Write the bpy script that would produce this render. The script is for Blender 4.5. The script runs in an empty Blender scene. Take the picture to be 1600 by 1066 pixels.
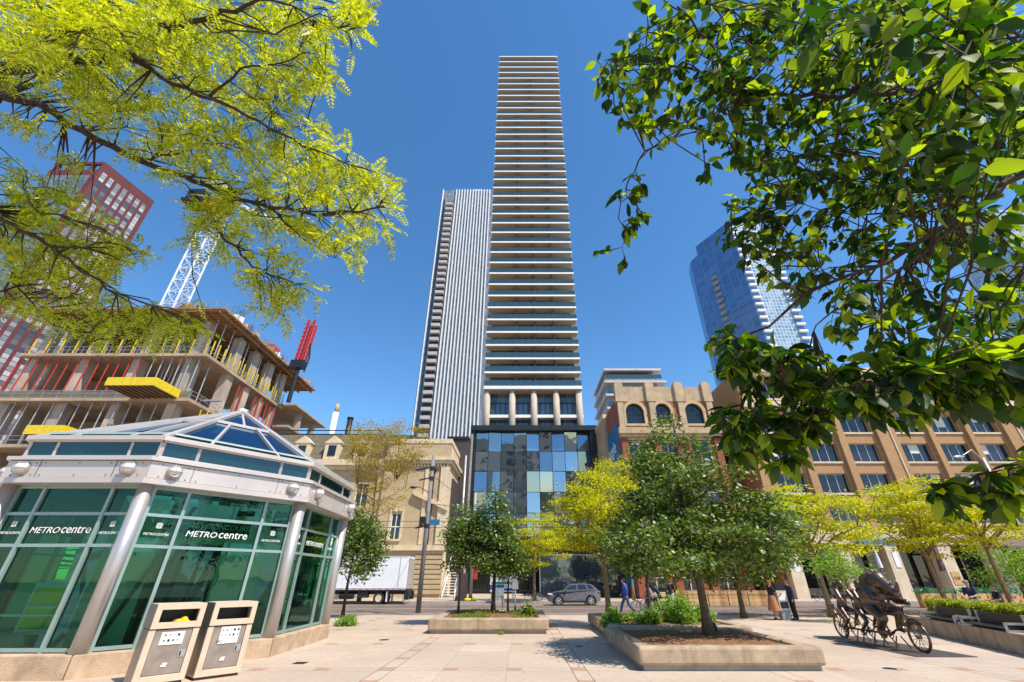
import bpy, bmesh, math, random
import numpy as np
from mathutils import Vector, Matrix
R = math.radians
SC = bpy.context.scene
COL = SC.collection
# ---------------------------------------------------------------- camera model
F = 666.0; PITCH = R(29.2); CP = math.cos(PITCH); SP = math.sin(PITCH); CZ = 1.8; PX = 815.0
def ray(u, v):
    dx = u-PX; dy = 533.0-v
    return Vector((dx, F*CP-dy*SP, F*SP+dy*CP))
def at(u, v, Y):
    r = ray(u, v); p = r*(Y/r.y); return Vector((p.x, p.y, p.z+CZ))
def gnd(u, v, z=0.0):
    r = ray(u, v); t = (z-CZ)/r.z; return Vector((r.x*t, r.y*t, z))
def deep(u, v, d):
    r = ray(u, v)*(d/F); return Vector((r.x, r.y, r.z+CZ))
# ---------------------------------------------------------------- mesh builder
class MB:
    def __init__(s): s.v=[]; s.f=[]; s.m=[]; s.mi=0
    def add(s, vs, fs):
        n=len(s.v); s.v+=[(float(a[0]),float(a[1]),float(a[2])) for a in vs]
        s.f+=[tuple(i+n for i in f) for f in fs]; s.m+=[s.mi]*len(fs); return s
    def box(s,x0,x1,y0,y1,z0,z1):
        if x0>x1:x0,x1=x1,x0
        if y0>y1:y0,y1=y1,y0
        if z0>z1:z0,z1=z1,z0
        return s.add([(x0,y0,z0),(x1,y0,z0),(x1,y1,z0),(x0,y1,z0),(x0,y0,z1),(x1,y0,z1),(x1,y1,z1),(x0,y1,z1)],
            [(0,3,2,1),(4,5,6,7),(0,1,5,4),(1,2,6,5),(2,3,7,6),(3,0,4,7)])
    def obox(s,c,a,b,d):
        c=Vector(c);a=Vector(a);b=Vector(b);d=Vector(d)
        if a.cross(b).dot(d)<0: a=-a
        vs=[c-a-b-d,c+a-b-d,c+a+b-d,c-a+b-d,c-a-b+d,c+a-b+d,c+a+b+d,c-a+b+d]
        return s.add(vs,[(0,3,2,1),(4,5,6,7),(0,1,5,4),(1,2,6,5),(2,3,7,6),(3,0,4,7)])
    def bar(s,p,q,w,h=None,up=(0,0,1)):
        p=Vector(p);q=Vector(q);h=h or w; d=q-p
        if d.length<1e-6: return s
        u=Vector(up)
        if abs(d.normalized().dot(u))>.98: u=Vector((0,1,0))
        a=d.cross(u).normalized(); b=a.cross(d).normalized()
        return s.obox((p+q)/2,d/2,a*w/2,b*h/2)
    def tube(s,pts,rs,n=6,cap=True):
        pts=[Vector(p) for p in pts]
        if not hasattr(rs,'__len__'): rs=[rs]*len(pts)
        vs=[];fs=[]; prev=None
        for i,p in enumerate(pts):
            d=(pts[min(i+1,len(pts)-1)]-pts[max(i-1,0)])
            if d.length<1e-9: d=Vector((0,0,1))
            d.normalize()
            if prev is None:
                u=Vector((0,0,1)) if abs(d.z)<.9 else Vector((1,0,0)); a=d.cross(u).normalized()
            else:
                a=(prev-d*prev.dot(d))
                if a.length<1e-6: a=d.cross(Vector((.3,.5,.8)))
                a.normalize()
            prev=a; b=d.cross(a)
            for k in range(n):
                t=2*math.pi*k/n; vs.append(p+(a*math.cos(t)+b*math.sin(t))*rs[i])
        for i in range(len(pts)-1):
            for k in range(n):
                k2=(k+1)%n; fs.append((i*n+k,i*n+k2,(i+1)*n+k2,(i+1)*n+k))
        if cap: fs.append(tuple(reversed(range(n)))); fs.append(tuple(range((len(pts)-1)*n,len(pts)*n)))
        return s.add(vs,fs)
    def prism(s,poly,z0,z1):
        a=sum(poly[i][0]*poly[(i+1)%len(poly)][1]-poly[(i+1)%len(poly)][0]*poly[i][1] for i in range(len(poly)))
        if a<0: poly=list(reversed(poly))
        n=len(poly); vs=[(p[0],p[1],z0) for p in poly]+[(p[0],p[1],z1) for p in poly]
        return s.add(vs,[tuple(reversed(range(n))),tuple(range(n,2*n))]+[(i,(i+1)%n,(i+1)%n+n,i+n) for i in range(n)])
    def extr(s,poly,o,U,V,d):
        """polygon in plane o+U,V extruded by vector d"""
        o=Vector(o);U=Vector(U);V=Vector(V);d=Vector(d)
        a=sum(poly[i][0]*poly[(i+1)%len(poly)][1]-poly[(i+1)%len(poly)][0]*poly[i][1] for i in range(len(poly)))
        if (a<0)!=(U.cross(V).dot(d)<0): poly=list(reversed(poly))
        n=len(poly); b=[o+U*p[0]+V*p[1] for p in poly]
        return s.add(b+[p+d for p in b],[tuple(reversed(range(n))),tuple(range(n,2*n))]+[(i,(i+1)%n,(i+1)%n+n,i+n) for i in range(n)])
    def ell(s,c,rx,ry,rz,n=10,m=7,M=None):
        vs=[];fs=[];c=Vector(c)
        for j in range(1,m):
            t=math.pi*j/m
            for k in range(n):
                p=2*math.pi*k/n; q=Vector((rx*math.sin(t)*math.cos(p),ry*math.sin(t)*math.sin(p),rz*math.cos(t)))
                vs.append(c+(M@q if M else q))
        q=Vector((0,0,rz)); vs.append(c+(M@q if M else q)); vs.append(c-(M@q if M else q))
        T=len(vs)-2
        for j in range(m-2):
            for k in range(n):
                k2=(k+1)%n; fs.append((j*n+k,(j+1)*n+k,(j+1)*n+k2,j*n+k2))
        for k in range(n):
            fs.append((T,k,(k+1)%n)); fs.append((T+1,(m-2)*n+(k+1)%n,(m-2)*n+k))
        return s.add(vs,fs)
    def torus(s,c,ax,R_,r,n=20,m=6):
        ax=Vector(ax).normalized(); u=ax.cross(Vector((0,0,1)) if abs(ax.z)<.9 else Vector((1,0,0))).normalized(); w=ax.cross(u)
        c=Vector(c);vs=[];fs=[]
        for i in range(n):
            t=2*math.pi*i/n; e=u*math.cos(t)+w*math.sin(t)
            for k in range(m):
                q=2*math.pi*k/m; vs.append(c+e*(R_+r*math.cos(q))+ax*r*math.sin(q))
        for i in range(n):
            for k in range(m):
                i2=(i+1)%n;k2=(k+1)%m; fs.append((i*m+k,i2*m+k,i2*m+k2,i*m+k2))
        return s.add(vs,fs)
    def disc(s,c,ax,r,th,n=16):
        ax=Vector(ax).normalized(); c=Vector(c); return s.tube([c-ax*th/2,c+ax*th/2],[r,r],n)
    def wall(s,x0,x1,z0,z1,y0,y1,ops,f=None):
        """wall slab with rectangular openings; f maps (u,w,z)->xyz"""
        f=f or (lambda u,w,z:(u,w,z))
        xs=sorted({x0,x1,*[max(x0,min(x1,o[i])) for o in ops for i in (0,1)]})
        zs=sorted({z0,z1,*[max(z0,min(z1,o[i])) for o in ops for i in (2,3)]})
        nx=len(xs)-1;nz=len(zs)-1
        def solid(i,j):
            if i<0 or j<0 or i>=nx or j>=nz: return False
            cx=(xs[i]+xs[i+1])/2;cz=(zs[j]+zs[j+1])/2
            return not any(o[0]<cx<o[1] and o[2]<cz<o[3] for o in ops)
        for i in range(nx):
            for j in range(nz):
                if not solid(i,j): continue
                a,b,c,d=xs[i],xs[i+1],zs[j],zs[j+1]
                q=[f(a,y0,c),f(b,y0,c),f(b,y0,d),f(a,y0,d),f(a,y1,c),f(b,y1,c),f(b,y1,d),f(a,y1,d)]
                fs=[(0,1,2,3),(5,4,7,6)]
                if not solid(i-1,j): fs.append((4,0,3,7))
                if not solid(i+1,j): fs.append((1,5,6,2))
                if not solid(i,j-1): fs.append((4,5,1,0))
                if not solid(i,j+1): fs.append((3,2,6,7))
                s.add(q,fs)
        return s
    def text(s,txt,size,o,U,V,shear=0,depth=.004,align='CENTER',sx=1.0):
        cu=bpy.data.curves.new('t','FONT'); cu.body=txt; cu.size=size; cu.align_x=align; cu.shear=shear; cu.extrude=depth; cu.resolution_u=3
        ob=bpy.data.objects.new('t',cu); COL.objects.link(ob)
        dg=bpy.context.evaluated_depsgraph_get(); me=bpy.data.meshes.new_from_object(ob.evaluated_get(dg))
        o=Vector(o);U=Vector(U).normalized();V=Vector(V).normalized();N=U.cross(V)
        s.add([o+U*v.co.x*sx+V*v.co.y+N*v.co.z for v in me.vertices],[tuple(p.vertices) for p in me.polygons])
        bpy.data.objects.remove(ob); bpy.data.curves.remove(cu); bpy.data.meshes.remove(me)
        return s
ORG={}
def setp(o,label=None,cat=None,group=None,kind=None):
    if label: o['label']=label
    if cat: o['category']=cat
    if group: o['group']=group
    if kind: o['kind']=kind
    return o
def thing(name,label,cat,loc,rot=0.0,group=None,kind=None,local=False):
    o=bpy.data.objects.new(name,None); COL.objects.link(o); o.empty_display_size=.3
    o.location=loc; o.rotation_euler=(0,0,rot); setp(o,label,cat,group,kind)
    ORG[o.name]=Vector((0,0,0)) if (local or rot) else Vector(loc); return o
def mesh_from(name,mb,org,mats,smooth=False):
    me=bpy.data.meshes.new(name); a=[(x-org.x,y-org.y,z-org.z) for x,y,z in mb.v]
    me.from_pydata(a,[],mb.f)
    if not isinstance(mats,(list,tuple)): mats=[mats]
    for m in mats: me.materials.append(m)
    if len(mats)>1: me.polygons.foreach_set('material_index',mb.m)
    if smooth: me.polygons.foreach_set('use_smooth',[True]*len(me.polygons))
    me.update(); return me
def part(name,mb,mats,parent=None,smooth=False,label=None,org=None,bevel=0):
    og=ORG[parent.name] if parent else (Vector(org) if org is not None else Vector((0,0,0)))
    o=bpy.data.objects.new(name,mesh_from(name,mb,og,mats,smooth)); COL.objects.link(o)
    if parent: o.parent=parent
    elif org is not None: o.location=org
    if label: o['label']=label
    if bevel:
        md=o.modifiers.new('b','BEVEL'); md.width=bevel; md.segments=2; md.limit_method='ANGLE'; md.angle_limit=R(40)
    if smooth=='auto' or (smooth and bevel==0 and False): pass
    ORG[o.name]=og; return o
def solo(name,mb,mats,label,cat,group=None,org=None,smooth=False,bevel=0,kind=None):
    if org is None:
        xs=[v[0] for v in mb.v];ys=[v[1] for v in mb.v];zs=[v[2] for v in mb.v]
        org=((min(xs)+max(xs))/2,(min(ys)+max(ys))/2,min(zs))
    return setp(part(name,mb,mats,None,smooth,None,org,bevel),label,cat,group,kind)
def struct(name,mb,mats,smooth=False):
    return setp(part(name,mb,mats,None,smooth),kind='structure')
def copy_tree(o,loc,rot=None,label=None,parent=None,scale=None):
    c=o.copy(); COL.objects.link(c); ORG[c.name]=ORG.get(o.name,Vector((0,0,0)))
    if parent: c.parent=parent
    else:
        c.location=loc
        if rot is not None: c.rotation_euler=(0,0,rot)
        if scale: c.scale=(scale,)*3
        if label: c['label']=label
    for ch in list(o.children): copy_tree(ch,None,parent=c)
    return c
def fast(name,V,per,mats,parent=None,org=(0,0,0),faces=None):
    """V: (n*per,3) array. faces: list of index tuples in one unit (all quads)"""
    V=np.asarray(V,dtype=np.float32)-np.asarray(org,dtype=np.float32)
    n=len(V)//per; faces=faces or [tuple(range(per))]; k=len(faces[0])
    idx=(np.arange(n)[:,None,None]*per+np.array(faces)[None]).reshape(-1).astype(np.int32)
    npoly=n*len(faces); me=bpy.data.meshes.new(name)
    me.vertices.add(len(V)); me.vertices.foreach_set('co',V.ravel())
    me.loops.add(len(idx)); me.loops.foreach_set('vertex_index',idx)
    me.polygons.add(npoly); me.polygons.foreach_set('loop_start',np.arange(npoly,dtype=np.int32)*k)
    me.materials.append(mats); me.update(calc_edges=True); me.validate()
    o=bpy.data.objects.new(name,me); COL.objects.link(o)
    if parent: o.parent=parent; ORG[o.name]=ORG[parent.name]
    return o
def blob(caps,ells=(),voxel=.02,smooth=4):
    """one continuous skin grown over tapered limbs and ellipsoids; returns MB"""
    mb=MB()
    for p,q,r0,r1 in caps:
        p=Vector(p);q=Vector(q); mb.tube([p,q],[r0,r1],10); mb.ell(p,r0,r0,r0,10,6); mb.ell(q,r1,r1,r1,10,6)
    for e in ells: mb.ell(e[0],*e[1],14,10,e[2] if len(e)>2 else None)
    me=mesh_from('blob',mb,Vector((0,0,0)),[]) if False else bpy.data.meshes.new('blob')
    me.from_pydata(mb.v,[],mb.f); ob=bpy.data.objects.new('blob',me); COL.objects.link(ob)
    md=ob.modifiers.new('r','REMESH'); md.mode='VOXEL'; md.voxel_size=voxel
    ms=ob.modifiers.new('s','SMOOTH'); ms.factor=.5; ms.iterations=smooth
    dg=bpy.context.evaluated_depsgraph_get(); m2=bpy.data.meshes.new_from_object(ob.evaluated_get(dg))
    r=MB(); r.add([v.co for v in m2.vertices],[tuple(p.vertices) for p in m2.polygons])
    bpy.data.objects.remove(ob); bpy.data.meshes.remove(me); bpy.data.meshes.remove(m2); return r
# ---------------------------------------------------------------- materials
class G:
    def __init__(s,name):
        s.m=bpy.data.materials.new(name); s.m.use_nodes=True; s.t=s.m.node_tree; s.t.nodes.clear()
        s.out=s.t.nodes.new('ShaderNodeOutputMaterial')
    def n(s,t,ins={},**pr):
        nd=s.t.nodes.new('ShaderNode'+t)
        for k,v in pr.items(): setattr(nd,k,v)
        for k,v in ins.items():
            sk=nd.inputs[k]
            if isinstance(v,tuple) and len(v)==2 and hasattr(v[0],'outputs'): s.t.links.new(v[0].outputs[v[1]],sk)
            elif hasattr(v,'outputs'): s.t.links.new(v.outputs[0],sk)
            elif isinstance(v,(tuple,list)) and len(v)==3 and sk.type=='RGBA': sk.default_value=(*v,1)
            else: sk.default_value=v
        return nd
    def mix(s,f,a,b,bl='MIX'): 
        nd=s.n('Mix',{0:f,6:a,7:b},data_type='RGBA',blend_type=bl); return (nd,2)
    def ramp(s,f,a=.35,b=.65,lo=0.,hi=1.): return s.n('MapRange',{'Value':f,'From Min':a,'From Max':b,'To Min':lo,'To Max':hi})
    def noise(s,sc,vec=None,det=5,rough=.6):
        i={'Scale':sc,'Detail':det,'Roughness':rough}
        if vec is not None: i['Vector']=vec
        return s.n('TexNoise',i)
    def done(s,sh): s.t.links.new((sh[0].outputs[sh[1]] if isinstance(sh,tuple) else sh.outputs[0]),s.out.inputs[0]); return s.m
def mul(c,k): return tuple(min(1,x*k) for x in c)
def M(name,col,rough=.6,metal=0.,var=.12,scale=2.,bump=0.,bs=40.,spec=.5,streak=0.,hue=None,world=False):
    g=G(name); tc=g.n('TexCoord'); v=(tc,3)
    if world: v=(g.n('NewGeometry'),0)
    n1=g.noise(scale,v,6); f=g.ramp(n1,.3,.7)
    c=g.mix(f,mul(col,1-var),mul(hue or col,1+var))
    if streak:
        mp=g.n('Mapping',{'Vector':v,'Scale':(2.5,2.5,.18)}); n3=g.noise(1.3,mp,5)
        c=g.mix(g.ramp(n3,.5,.75,0,streak),c,mul(col,.35))
    n2=g.noise(bs,v,4)
    ins={'Base Color':c,'Roughness':g.ramp(n1,.2,.8,max(0,rough-.08),min(1,rough+.08)),'Metallic':metal,'Specular IOR Level':spec}
    if bump: ins['Normal']=g.n('Bump',{'Height':n2,'Strength':bump,'Distance':.02})
    return g.done(g.n('BsdfPrincipled',ins))
def brick(name,c1,c2,mort,scale=1.,bw=.22,rh=.075,ms=.012,rough=.85,bump=.4,streak=.25):
    g=G(name); tc=g.n('TexCoord'); sp=g.n('SeparateXYZ',{0:(tc,3)})
    u=g.n('Math',{0:(sp,0),1:(sp,1)},operation='ADD'); cv=g.n('CombineXYZ',{0:u,1:(sp,2)})
    b=g.n('TexBrick',{'Vector':cv,'Color1':c1,'Color2':c2,'Mortar':mort,'Scale':scale,'Mortar Size':ms,'Brick Width':bw,'Row Height':rh,'Bias':0.})
    n=g.noise(.35,(tc,3),6); c=g.mix(g.ramp(n,.35,.7,0,.45),(b,0),mul(c1,.6))
    mp=g.n('Mapping',{'Vector':(tc,3),'Scale':(2.,2.,.12)}); n3=g.noise(1.1,mp,5); c=g.mix(g.ramp(n3,.55,.8,0,streak),c,mul(c1,.4))
    bm=g.n('Bump',{'Height':(b,1),'Strength':bump,'Distance':.01},invert=True)
    return g.done(g.n('BsdfPrincipled',{'Base Color':c,'Roughness':rough,'Normal':bm}))
def panel(name,c1,c2,fr,w,h,ms=.06,rough=.12,spec=.6,metal=0.,off=0.):
    """curtain wall: a grid of glass lights with frames"""
    g=G(name); tc=g.n('TexCoord'); sp=g.n('SeparateXYZ',{0:(tc,3)})
    u=g.n('Math',{0:(sp,0),1:(sp,1)},operation='ADD'); cv=g.n('CombineXYZ',{0:u,1:(sp,2)})
    b=g.n('TexBrick',{'Vector':cv,'Color1':c1,'Color2':c2,'Mortar':fr,'Scale':1.,'Mortar Size':ms,'Brick Width':w,'Row Height':h,'Bias':0.,'Mortar Smooth':0.},offset=off)
    wv=g.noise(.5,(tc,3),2)
    bm=g.n('Bump',{'Height':wv,'Strength':.08,'Distance':.3})
    return g.done(g.n('BsdfPrincipled',{'Base Color':(b,0),'Roughness':g.ramp((b,1),0,1,rough,.6),'Metallic':metal,'Specular IOR Level':spec,'Normal':bm}))
def glass(name,tint=(.3,.55,.45),refl=(.9,1,.95),ior=1.55,rough=.01,wave=.0,body=None,bodyf=0.):
    g=G(name); tc=g.n('TexCoord')
    nrm={}
    if wave:
        nz=g.noise(.7,(tc,3),2); nrm={'Normal':g.n('Bump',{'Height':nz,'Strength':wave,'Distance':.2})}
    tr=g.n('BsdfTransparent',{'Color':tint}); gl=g.n('BsdfGlossy',{'Color':refl,'Roughness':rough,**nrm})
    fr=g.n('Fresnel',{'IOR':ior,**nrm}); sh=tr
    if body: sh=g.n('MixShader',{0:bodyf,1:tr,2:g.n('BsdfDiffuse',{'Color':body})})
    return g.done(g.n('MixShader',{0:fr,1:sh,2:gl}))
def dglass(name,col=(.02,.03,.035),ior=1.7,rough=.02,wave=.15,rnd=.5):
    """opaque dark window glass with a reflection"""
    g=G(name); tc=g.n('TexCoord'); ge=g.n('NewGeometry')
    nz=g.noise(.6,(tc,3),2); bm=g.n('Bump',{'Height':nz,'Strength':wave,'Distance':.2})
    oi=g.n('ObjectInfo'); c=g.mix((oi,5),mul(col,1-rnd),mul(col,1+rnd*2))
    return g.done(g.n('BsdfPrincipled',{'Base Color':c,'Roughness':rough,'IOR':ior,'Normal':bm}))
def leaf(name,c1,c2,c3,trans=.5,rough=.4,tcol=None,gloss=.06):
    g=G(name); ge=g.n('NewGeometry'); rd=(ge,'Random Per Island')
    cr=g.n('ValToRGB',{0:rd}); e=cr.color_ramp; e.elements[0].color=(*c1,1); e.elements[1].color=(*c3,1)
    x=e.elements.new(.5); x.color=(*c2,1)
    c=(cr,0); d=g.n('BsdfDiffuse',{'Color':c}); tcx=g.mix(1.,c,tcol or (1.6,1.7,.6),'MULTIPLY')
    t=g.n('BsdfTranslucent',{'Color':tcx}); m=g.n('MixShader',{0:trans,1:d,2:t})
    gl=g.n('BsdfGlossy',{'Color':(1,1,1),'Roughness':rough})
    return g.done(g.n('MixShader',{0:gloss,1:m,2:gl}))
def bark(name,c=(.09,.07,.05)):
    g=G(name); tc=g.n('TexCoord'); mp=g.n('Mapping',{'Vector':(tc,3),'Scale':(9,9,2.2)})
    n=g.noise(3,mp,6); col=g.mix(g.ramp(n,.3,.7),mul(c,.5),mul(c,1.6))
    return g.done(g.n('BsdfPrincipled',{'Base Color':col,'Roughness':.9,'Normal':g.n('Bump',{'Height':n,'Strength':.7,'Distance':.02})}))
mt={}
mt['conc']=M('concrete',(.36,.33,.29),.85,0,.2,1.5,.3,60,streak=.35)
mt['planter']=M('planter_concrete',(.42,.31,.21),.85,0,.3,2.5,.6,45,streak=.7)
mt['conc_site']=M('site_concrete',(.40,.30,.21),.9,0,.28,.35,.2,8,streak=.5)
mt['conc_wall']=M('site_wall_concrete',(.44,.36,.28),.9,0,.3,.25,.2,8,streak=.5)
mt['ply']=M('formwork_ply',(.30,.17,.08),.8,0,.4,.8)
mt['white']=M('white_paint',(.78,.78,.76),.45,0,.05,1)
mt['slab']=M('white_balcony_slab',(.80,.78,.75),.6,0,.05,.5)
def soff():
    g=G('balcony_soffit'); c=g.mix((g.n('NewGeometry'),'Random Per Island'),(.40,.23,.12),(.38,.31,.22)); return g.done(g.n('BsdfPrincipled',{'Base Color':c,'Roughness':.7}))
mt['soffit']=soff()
mt['alu']=M('aluminium',(.52,.50,.49),.38,.55,.08,1.2,.03,80)
mt['alu_panel']=M('fascia_panel',(.60,.53,.48),.38,.3,.06,.8)
mt['frame_green']=M('kiosk_mullion',(.30,.40,.38),.4,.3,.08,2)
mt['steel']=M('brushed_steel',(.36,.30,.26),.42,.6,.22,3,.05,120,streak=.3)
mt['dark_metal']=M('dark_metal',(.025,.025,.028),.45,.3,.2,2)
mt['black']=M('black_cladding',(.012,.012,.014),.4,0,.2,1)
mt['galv']=M('galvanised',(.42,.42,.42),.5,.6,.15,4)
mt['pole']=M('weathered_pole',(.20,.19,.18),.75,.1,.3,2,.2,20)
mt['rubber']=M('rubber',(.018,.018,.018),.85,0,.2,5)
mt['red']=M('red_steel',(.48,.025,.012),.5,0,.2,3)
mt['yellow']=M('yellow_paint',(.72,.52,.01),.5,0,.12,3)
mt['beige_bin']=M('bin_concrete',(.60,.47,.35),.7,0,.1,3,.25,70,streak=.15)
mt['kcurb']=M('kiosk_plinth',(.50,.36,.24),.9,0,.3,2.5,.7,55,streak=.2)
mt['brick_red']=brick('red_brick',(.36,.07,.03),(.28,.05,.022),(.22,.12,.08))
mt['brick_tan']=brick('tan_brick',(.52,.285,.115),(.40,.205,.08),(.40,.27,.15))
mt['stone_tan']=M('tan_stone',(.52,.36,.20),.8,0,.15,1,.2,30,streak=.3)
mt['stone_pale']=M('pale_stone',(.62,.50,.36),.8,0,.15,1.2,.2,30,streak=.35)
mt['stone_thea']=brick('theatre_brick',(.56,.42,.25),(.48,.35,.20),(.44,.34,.22),1,.45,.14,.008,.85,.2,.3)
mt['stone_trim']=M('theatre_trim',(.66,.52,.34),.8,0,.12,1.2,.2,25,streak=.35)
mt['parapet']=M('parapet_render',(.46,.34,.21),.85,0,.25,.8,.2,20,streak=.5)
mt['slate']=M('mansard_slate',(.13,.11,.07),.8,0,.35,3,.3,20)
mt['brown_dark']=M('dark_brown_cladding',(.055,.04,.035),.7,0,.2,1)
def pickets():
    g=G('picket_wood'); c=g.mix((g.n('NewGeometry'),'Random Per Island'),(.36,.17,.06),(.66,.42,.18)); return g.done(g.n('BsdfPrincipled',{'Base Color':c,'Roughness':.75}))
mt['wood']=pickets()
mt['soil']=M('mulch',(.20,.085,.035),.95,0,.5,14,.9,60,hue=(.24,.12,.05))
mt['bronze']=M('bronze',(.15,.105,.08),.34,.75,.5,3,.2,14)
mt['col_stone']=M('column_stone',(.44,.36,.28),.7,0,.1,1)
mt['plate']=M('steel_base_plate',(.09,.075,.065),.6,.3,.2,3)
mt['w_win']=dglass('window_glass',(.012,.014,.017),1.6,.03,.1,.5)
mt['w_blue']=dglass('balcony_window_glass',(.03,.05,.07),1.9,.03,.1,.4)
mt['carpaint']=M('grey_car_paint',(.20,.19,.21),.2,.5,.05,2)
mt['carglass']=dglass('car_glass',(.02,.024,.03),1.6,.02,.02,.1)
mt['alloy']=M('alloy_wheel',(.62,.62,.62),.3,.6,.1,5)
mt['lampw']=M('lamp_glass',(.72,.66,.60),.3,0,.08,4)
mt['cream']=M('cream_wall',(.66,.66,.55),.8,0,.15,1)
mt['bluepaint']=M('mural_blue',(.01,.14,.30),.7,0,.25,.4)
mt['letter']=M('white_lettering',(.85,.86,.84),.5,0,.02,1)
mt['terra']=M('paver_brown',(.45,.22,.11),.85,0,.25,4,.3,50)
mt['purple']=M('awning_purple',(.16,.07,.12),.7,0,.1,2)
mt['skin']=M('skin',(.50,.27,.18),.6,0,.08,6)
mt['hair']=M('hair_dark',(.03,.018,.012),.7,0,.3,20)
mt['rail_glass']=glass('railing_glass',(.34,.46,.47),(.60,.76,.80),2.0,.03,.1,(.07,.13,.14),.50)
mt['kglass']=glass('kiosk_glass',(.34,.74,.52),(.48,.84,.68),1.62,.0,.03,(.01,.08,.05),.02)
mt['rglass']=glass('kiosk_roof_glass',(.10,.24,.46),(.55,.8,1),1.9,.0,.04,(.01,.03,.08),.25)
mt['cglass']=glass('clerestory_glass',(.16,.34,.32),(.7,.95,.95),1.8,.0,.05,(.03,.08,.08),.3)
mt['shopglass']=dglass('shop_glass',(.02,.022,.022),1.55,.02,.05,.3)
mt['leaf_loc_fg']=leaf('locust_leaf_near',(.15,.22,.006),(.36,.43,.010),(.62,.63,.020),.50,.4,(1.6,1.5,.4),.03)
mt['leaf_loc']=leaf('locust_leaf',(.27,.30,.007),(.54,.56,.012),(.80,.74,.02),.42,.5,(1.2,1.2,.5),.02)
mt['leaf_loc_br']=leaf('locust_leaf_tan',(.26,.22,.03),(.40,.30,.04),(.52,.40,.06),.35,.5,(1.2,1.2,.5),.02)
mt['leaf_dark']=leaf('linden_leaf',(.028,.075,.008),(.085,.15,.014),(.27,.32,.03),.30,.5,(1.5,1.7,.5),.06)
mt['leaf_fg']=leaf('elm_leaf_near',(.006,.024,.002),(.018,.055,.004),(.20,.28,.012),.54,.5,(3.0,2.8,.4),.025)
mt['leaf_bush']=leaf('shrub_leaf',(.10,.20,.02),(.20,.34,.03),(.34,.46,.05),.35,.5,None,.04)
mt['leaf_hedge']=leaf('hedge_leaf',(.10,.17,.012),(.34,.36,.015),(.55,.50,.02),.35,.5,None,.03)
mt['leaf_grass']=leaf('grass_blade',(.10,.16,.02),(.20,.26,.03),(.34,.34,.08),.3,.5,None,.02)
mt['bark']=bark('bark',(.13,.09,.055)); mt['bark_dk']=bark('bark_dark',(.045,.028,.018)); mt['bark_yel']=bark('bark_tan',(.24,.16,.08))
def paving():
    g=G('plaza_paving'); ge=g.n('NewGeometry'); sp=g.n('SeparateXYZ',{0:(ge,0)})
    def fr(sock,per,off=0.):
        a=g.n('Math',{0:sock,1:off},operation='ADD'); b=g.n('Math',{0:a,1:per},operation='DIVIDE'); c=g.n('Math',{0:b},operation='FRACT')
        return g.n('Math',{0:c,1:per},operation='MULTIPLY')
    def band(x,a,b):
        p=g.n('Math',{0:x,1:a},operation='GREATER_THAN'); q=g.n('Math',{0:x,1:b},operation='LESS_THAN'); return g.n('Math',{0:p,1:q},operation='MULTIPLY')
    def mx(*a):
        r=a[0]
        for b in a[1:]: r=g.n('Math',{0:r,1:b},operation='MAXIMUM')
        return r
    X=(sp,0);Y=(sp,1)
    fx=fr(X,4.40,3.27); fy=fr(Y,4.40,1.2); gx=fr(X,1.4667,3.27); gy=fr(Y,1.4667,1.2)
    jn=.011
    strip=band(fx,0,.34); stripy=band(fy,0,.34)
    jx=mx(band(fx,0,jn*1.5),band(fx,.34,.34+jn*1.5)); jy=mx(band(fy,0,jn*1.5),band(fy,.34,.34+jn*1.5))
    fine=g.n('Math',{0:mx(band(gx,0,jn),band(gy,0,jn)),1:.45},operation='MULTIPLY')
    sq=g.n('Math',{0:strip,1:band(gy,.1,.44)},operation='MULTIPLY')
    sq2=g.n('Math',{0:stripy,1:band(gx,0.,.34)},operation='MULTIPLY'); sqq=mx(sq,sq2)
    n1=g.noise(.45,(ge,0),7,.65); n2=g.noise(7,(ge,0),6,.7); n3=g.noise(60,(ge,0),3)
    c=g.mix(g.ramp(n1,.3,.7),(.49,.38,.285),(.61,.49,.38)); c=g.mix(g.ramp(n2,.42,.75,0,.55),c,(.36,.26,.18))
    bid=g.n('Math',{0:X,1:1.4667},operation='DIVIDE')
    wn=g.n('TexWhiteNoise',{'Vector':g.n('CombineXYZ',{0:g.n('Math',{0:g.n('Math',{0:g.n('Math',{0:X,1:3.27},operation='ADD'),1:1.4667},operation='DIVIDE')},operation='FLOOR'),1:g.n('Math',{0:g.n('Math',{0:g.n('Math',{0:Y,1:1.2},operation='ADD'),1:1.4667},operation='DIVIDE')},operation='FLOOR')})})
    c=g.mix(g.n('Math',{0:(wn,0),1:.32},operation='MULTIPLY'),c,(.34,.25,.19))
    c=g.mix(g.n('Math',{0:sqq,1:.62},operation='MULTIPLY'),c,(.36,.18,.09))
    c=g.mix(mx(jx,jy,fine),c,(.10,.065,.045))
    n4=g.noise(11,(ge,0),2); c=g.mix(g.ramp(n4,.71,.73,0,.8),c,(.09,.06,.045))
    h=g.n('Math',{0:g.n('Math',{0:n3,1:.25},operation='MULTIPLY'),1:mx(jx,jy,fine)},operation='SUBTRACT')
    return g.done(g.n('BsdfPrincipled',{'Base Color':c,'Roughness':.82,'Normal':g.n('Bump',{'Height':h,'Strength':.4,'Distance':.01})}))
mt['paving']=paving()
mt['asphalt']=M('asphalt',(.20,.145,.11),.9,0,.25,.6,.5,90,world=True,hue=(.23,.17,.135))
mt['walk']=M('pavement_concrete',(.46,.37,.28),.9,0,.2,.8,.3,70,world=True)
mt['earth']=M('far_ground',(.16,.15,.13),.95,0,.2,.05,world=True)

mt['stone_brown']=M('brown_stone',(.30,.135,.07),.85,0,.25,1,.2,25,streak=.4)
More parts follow.
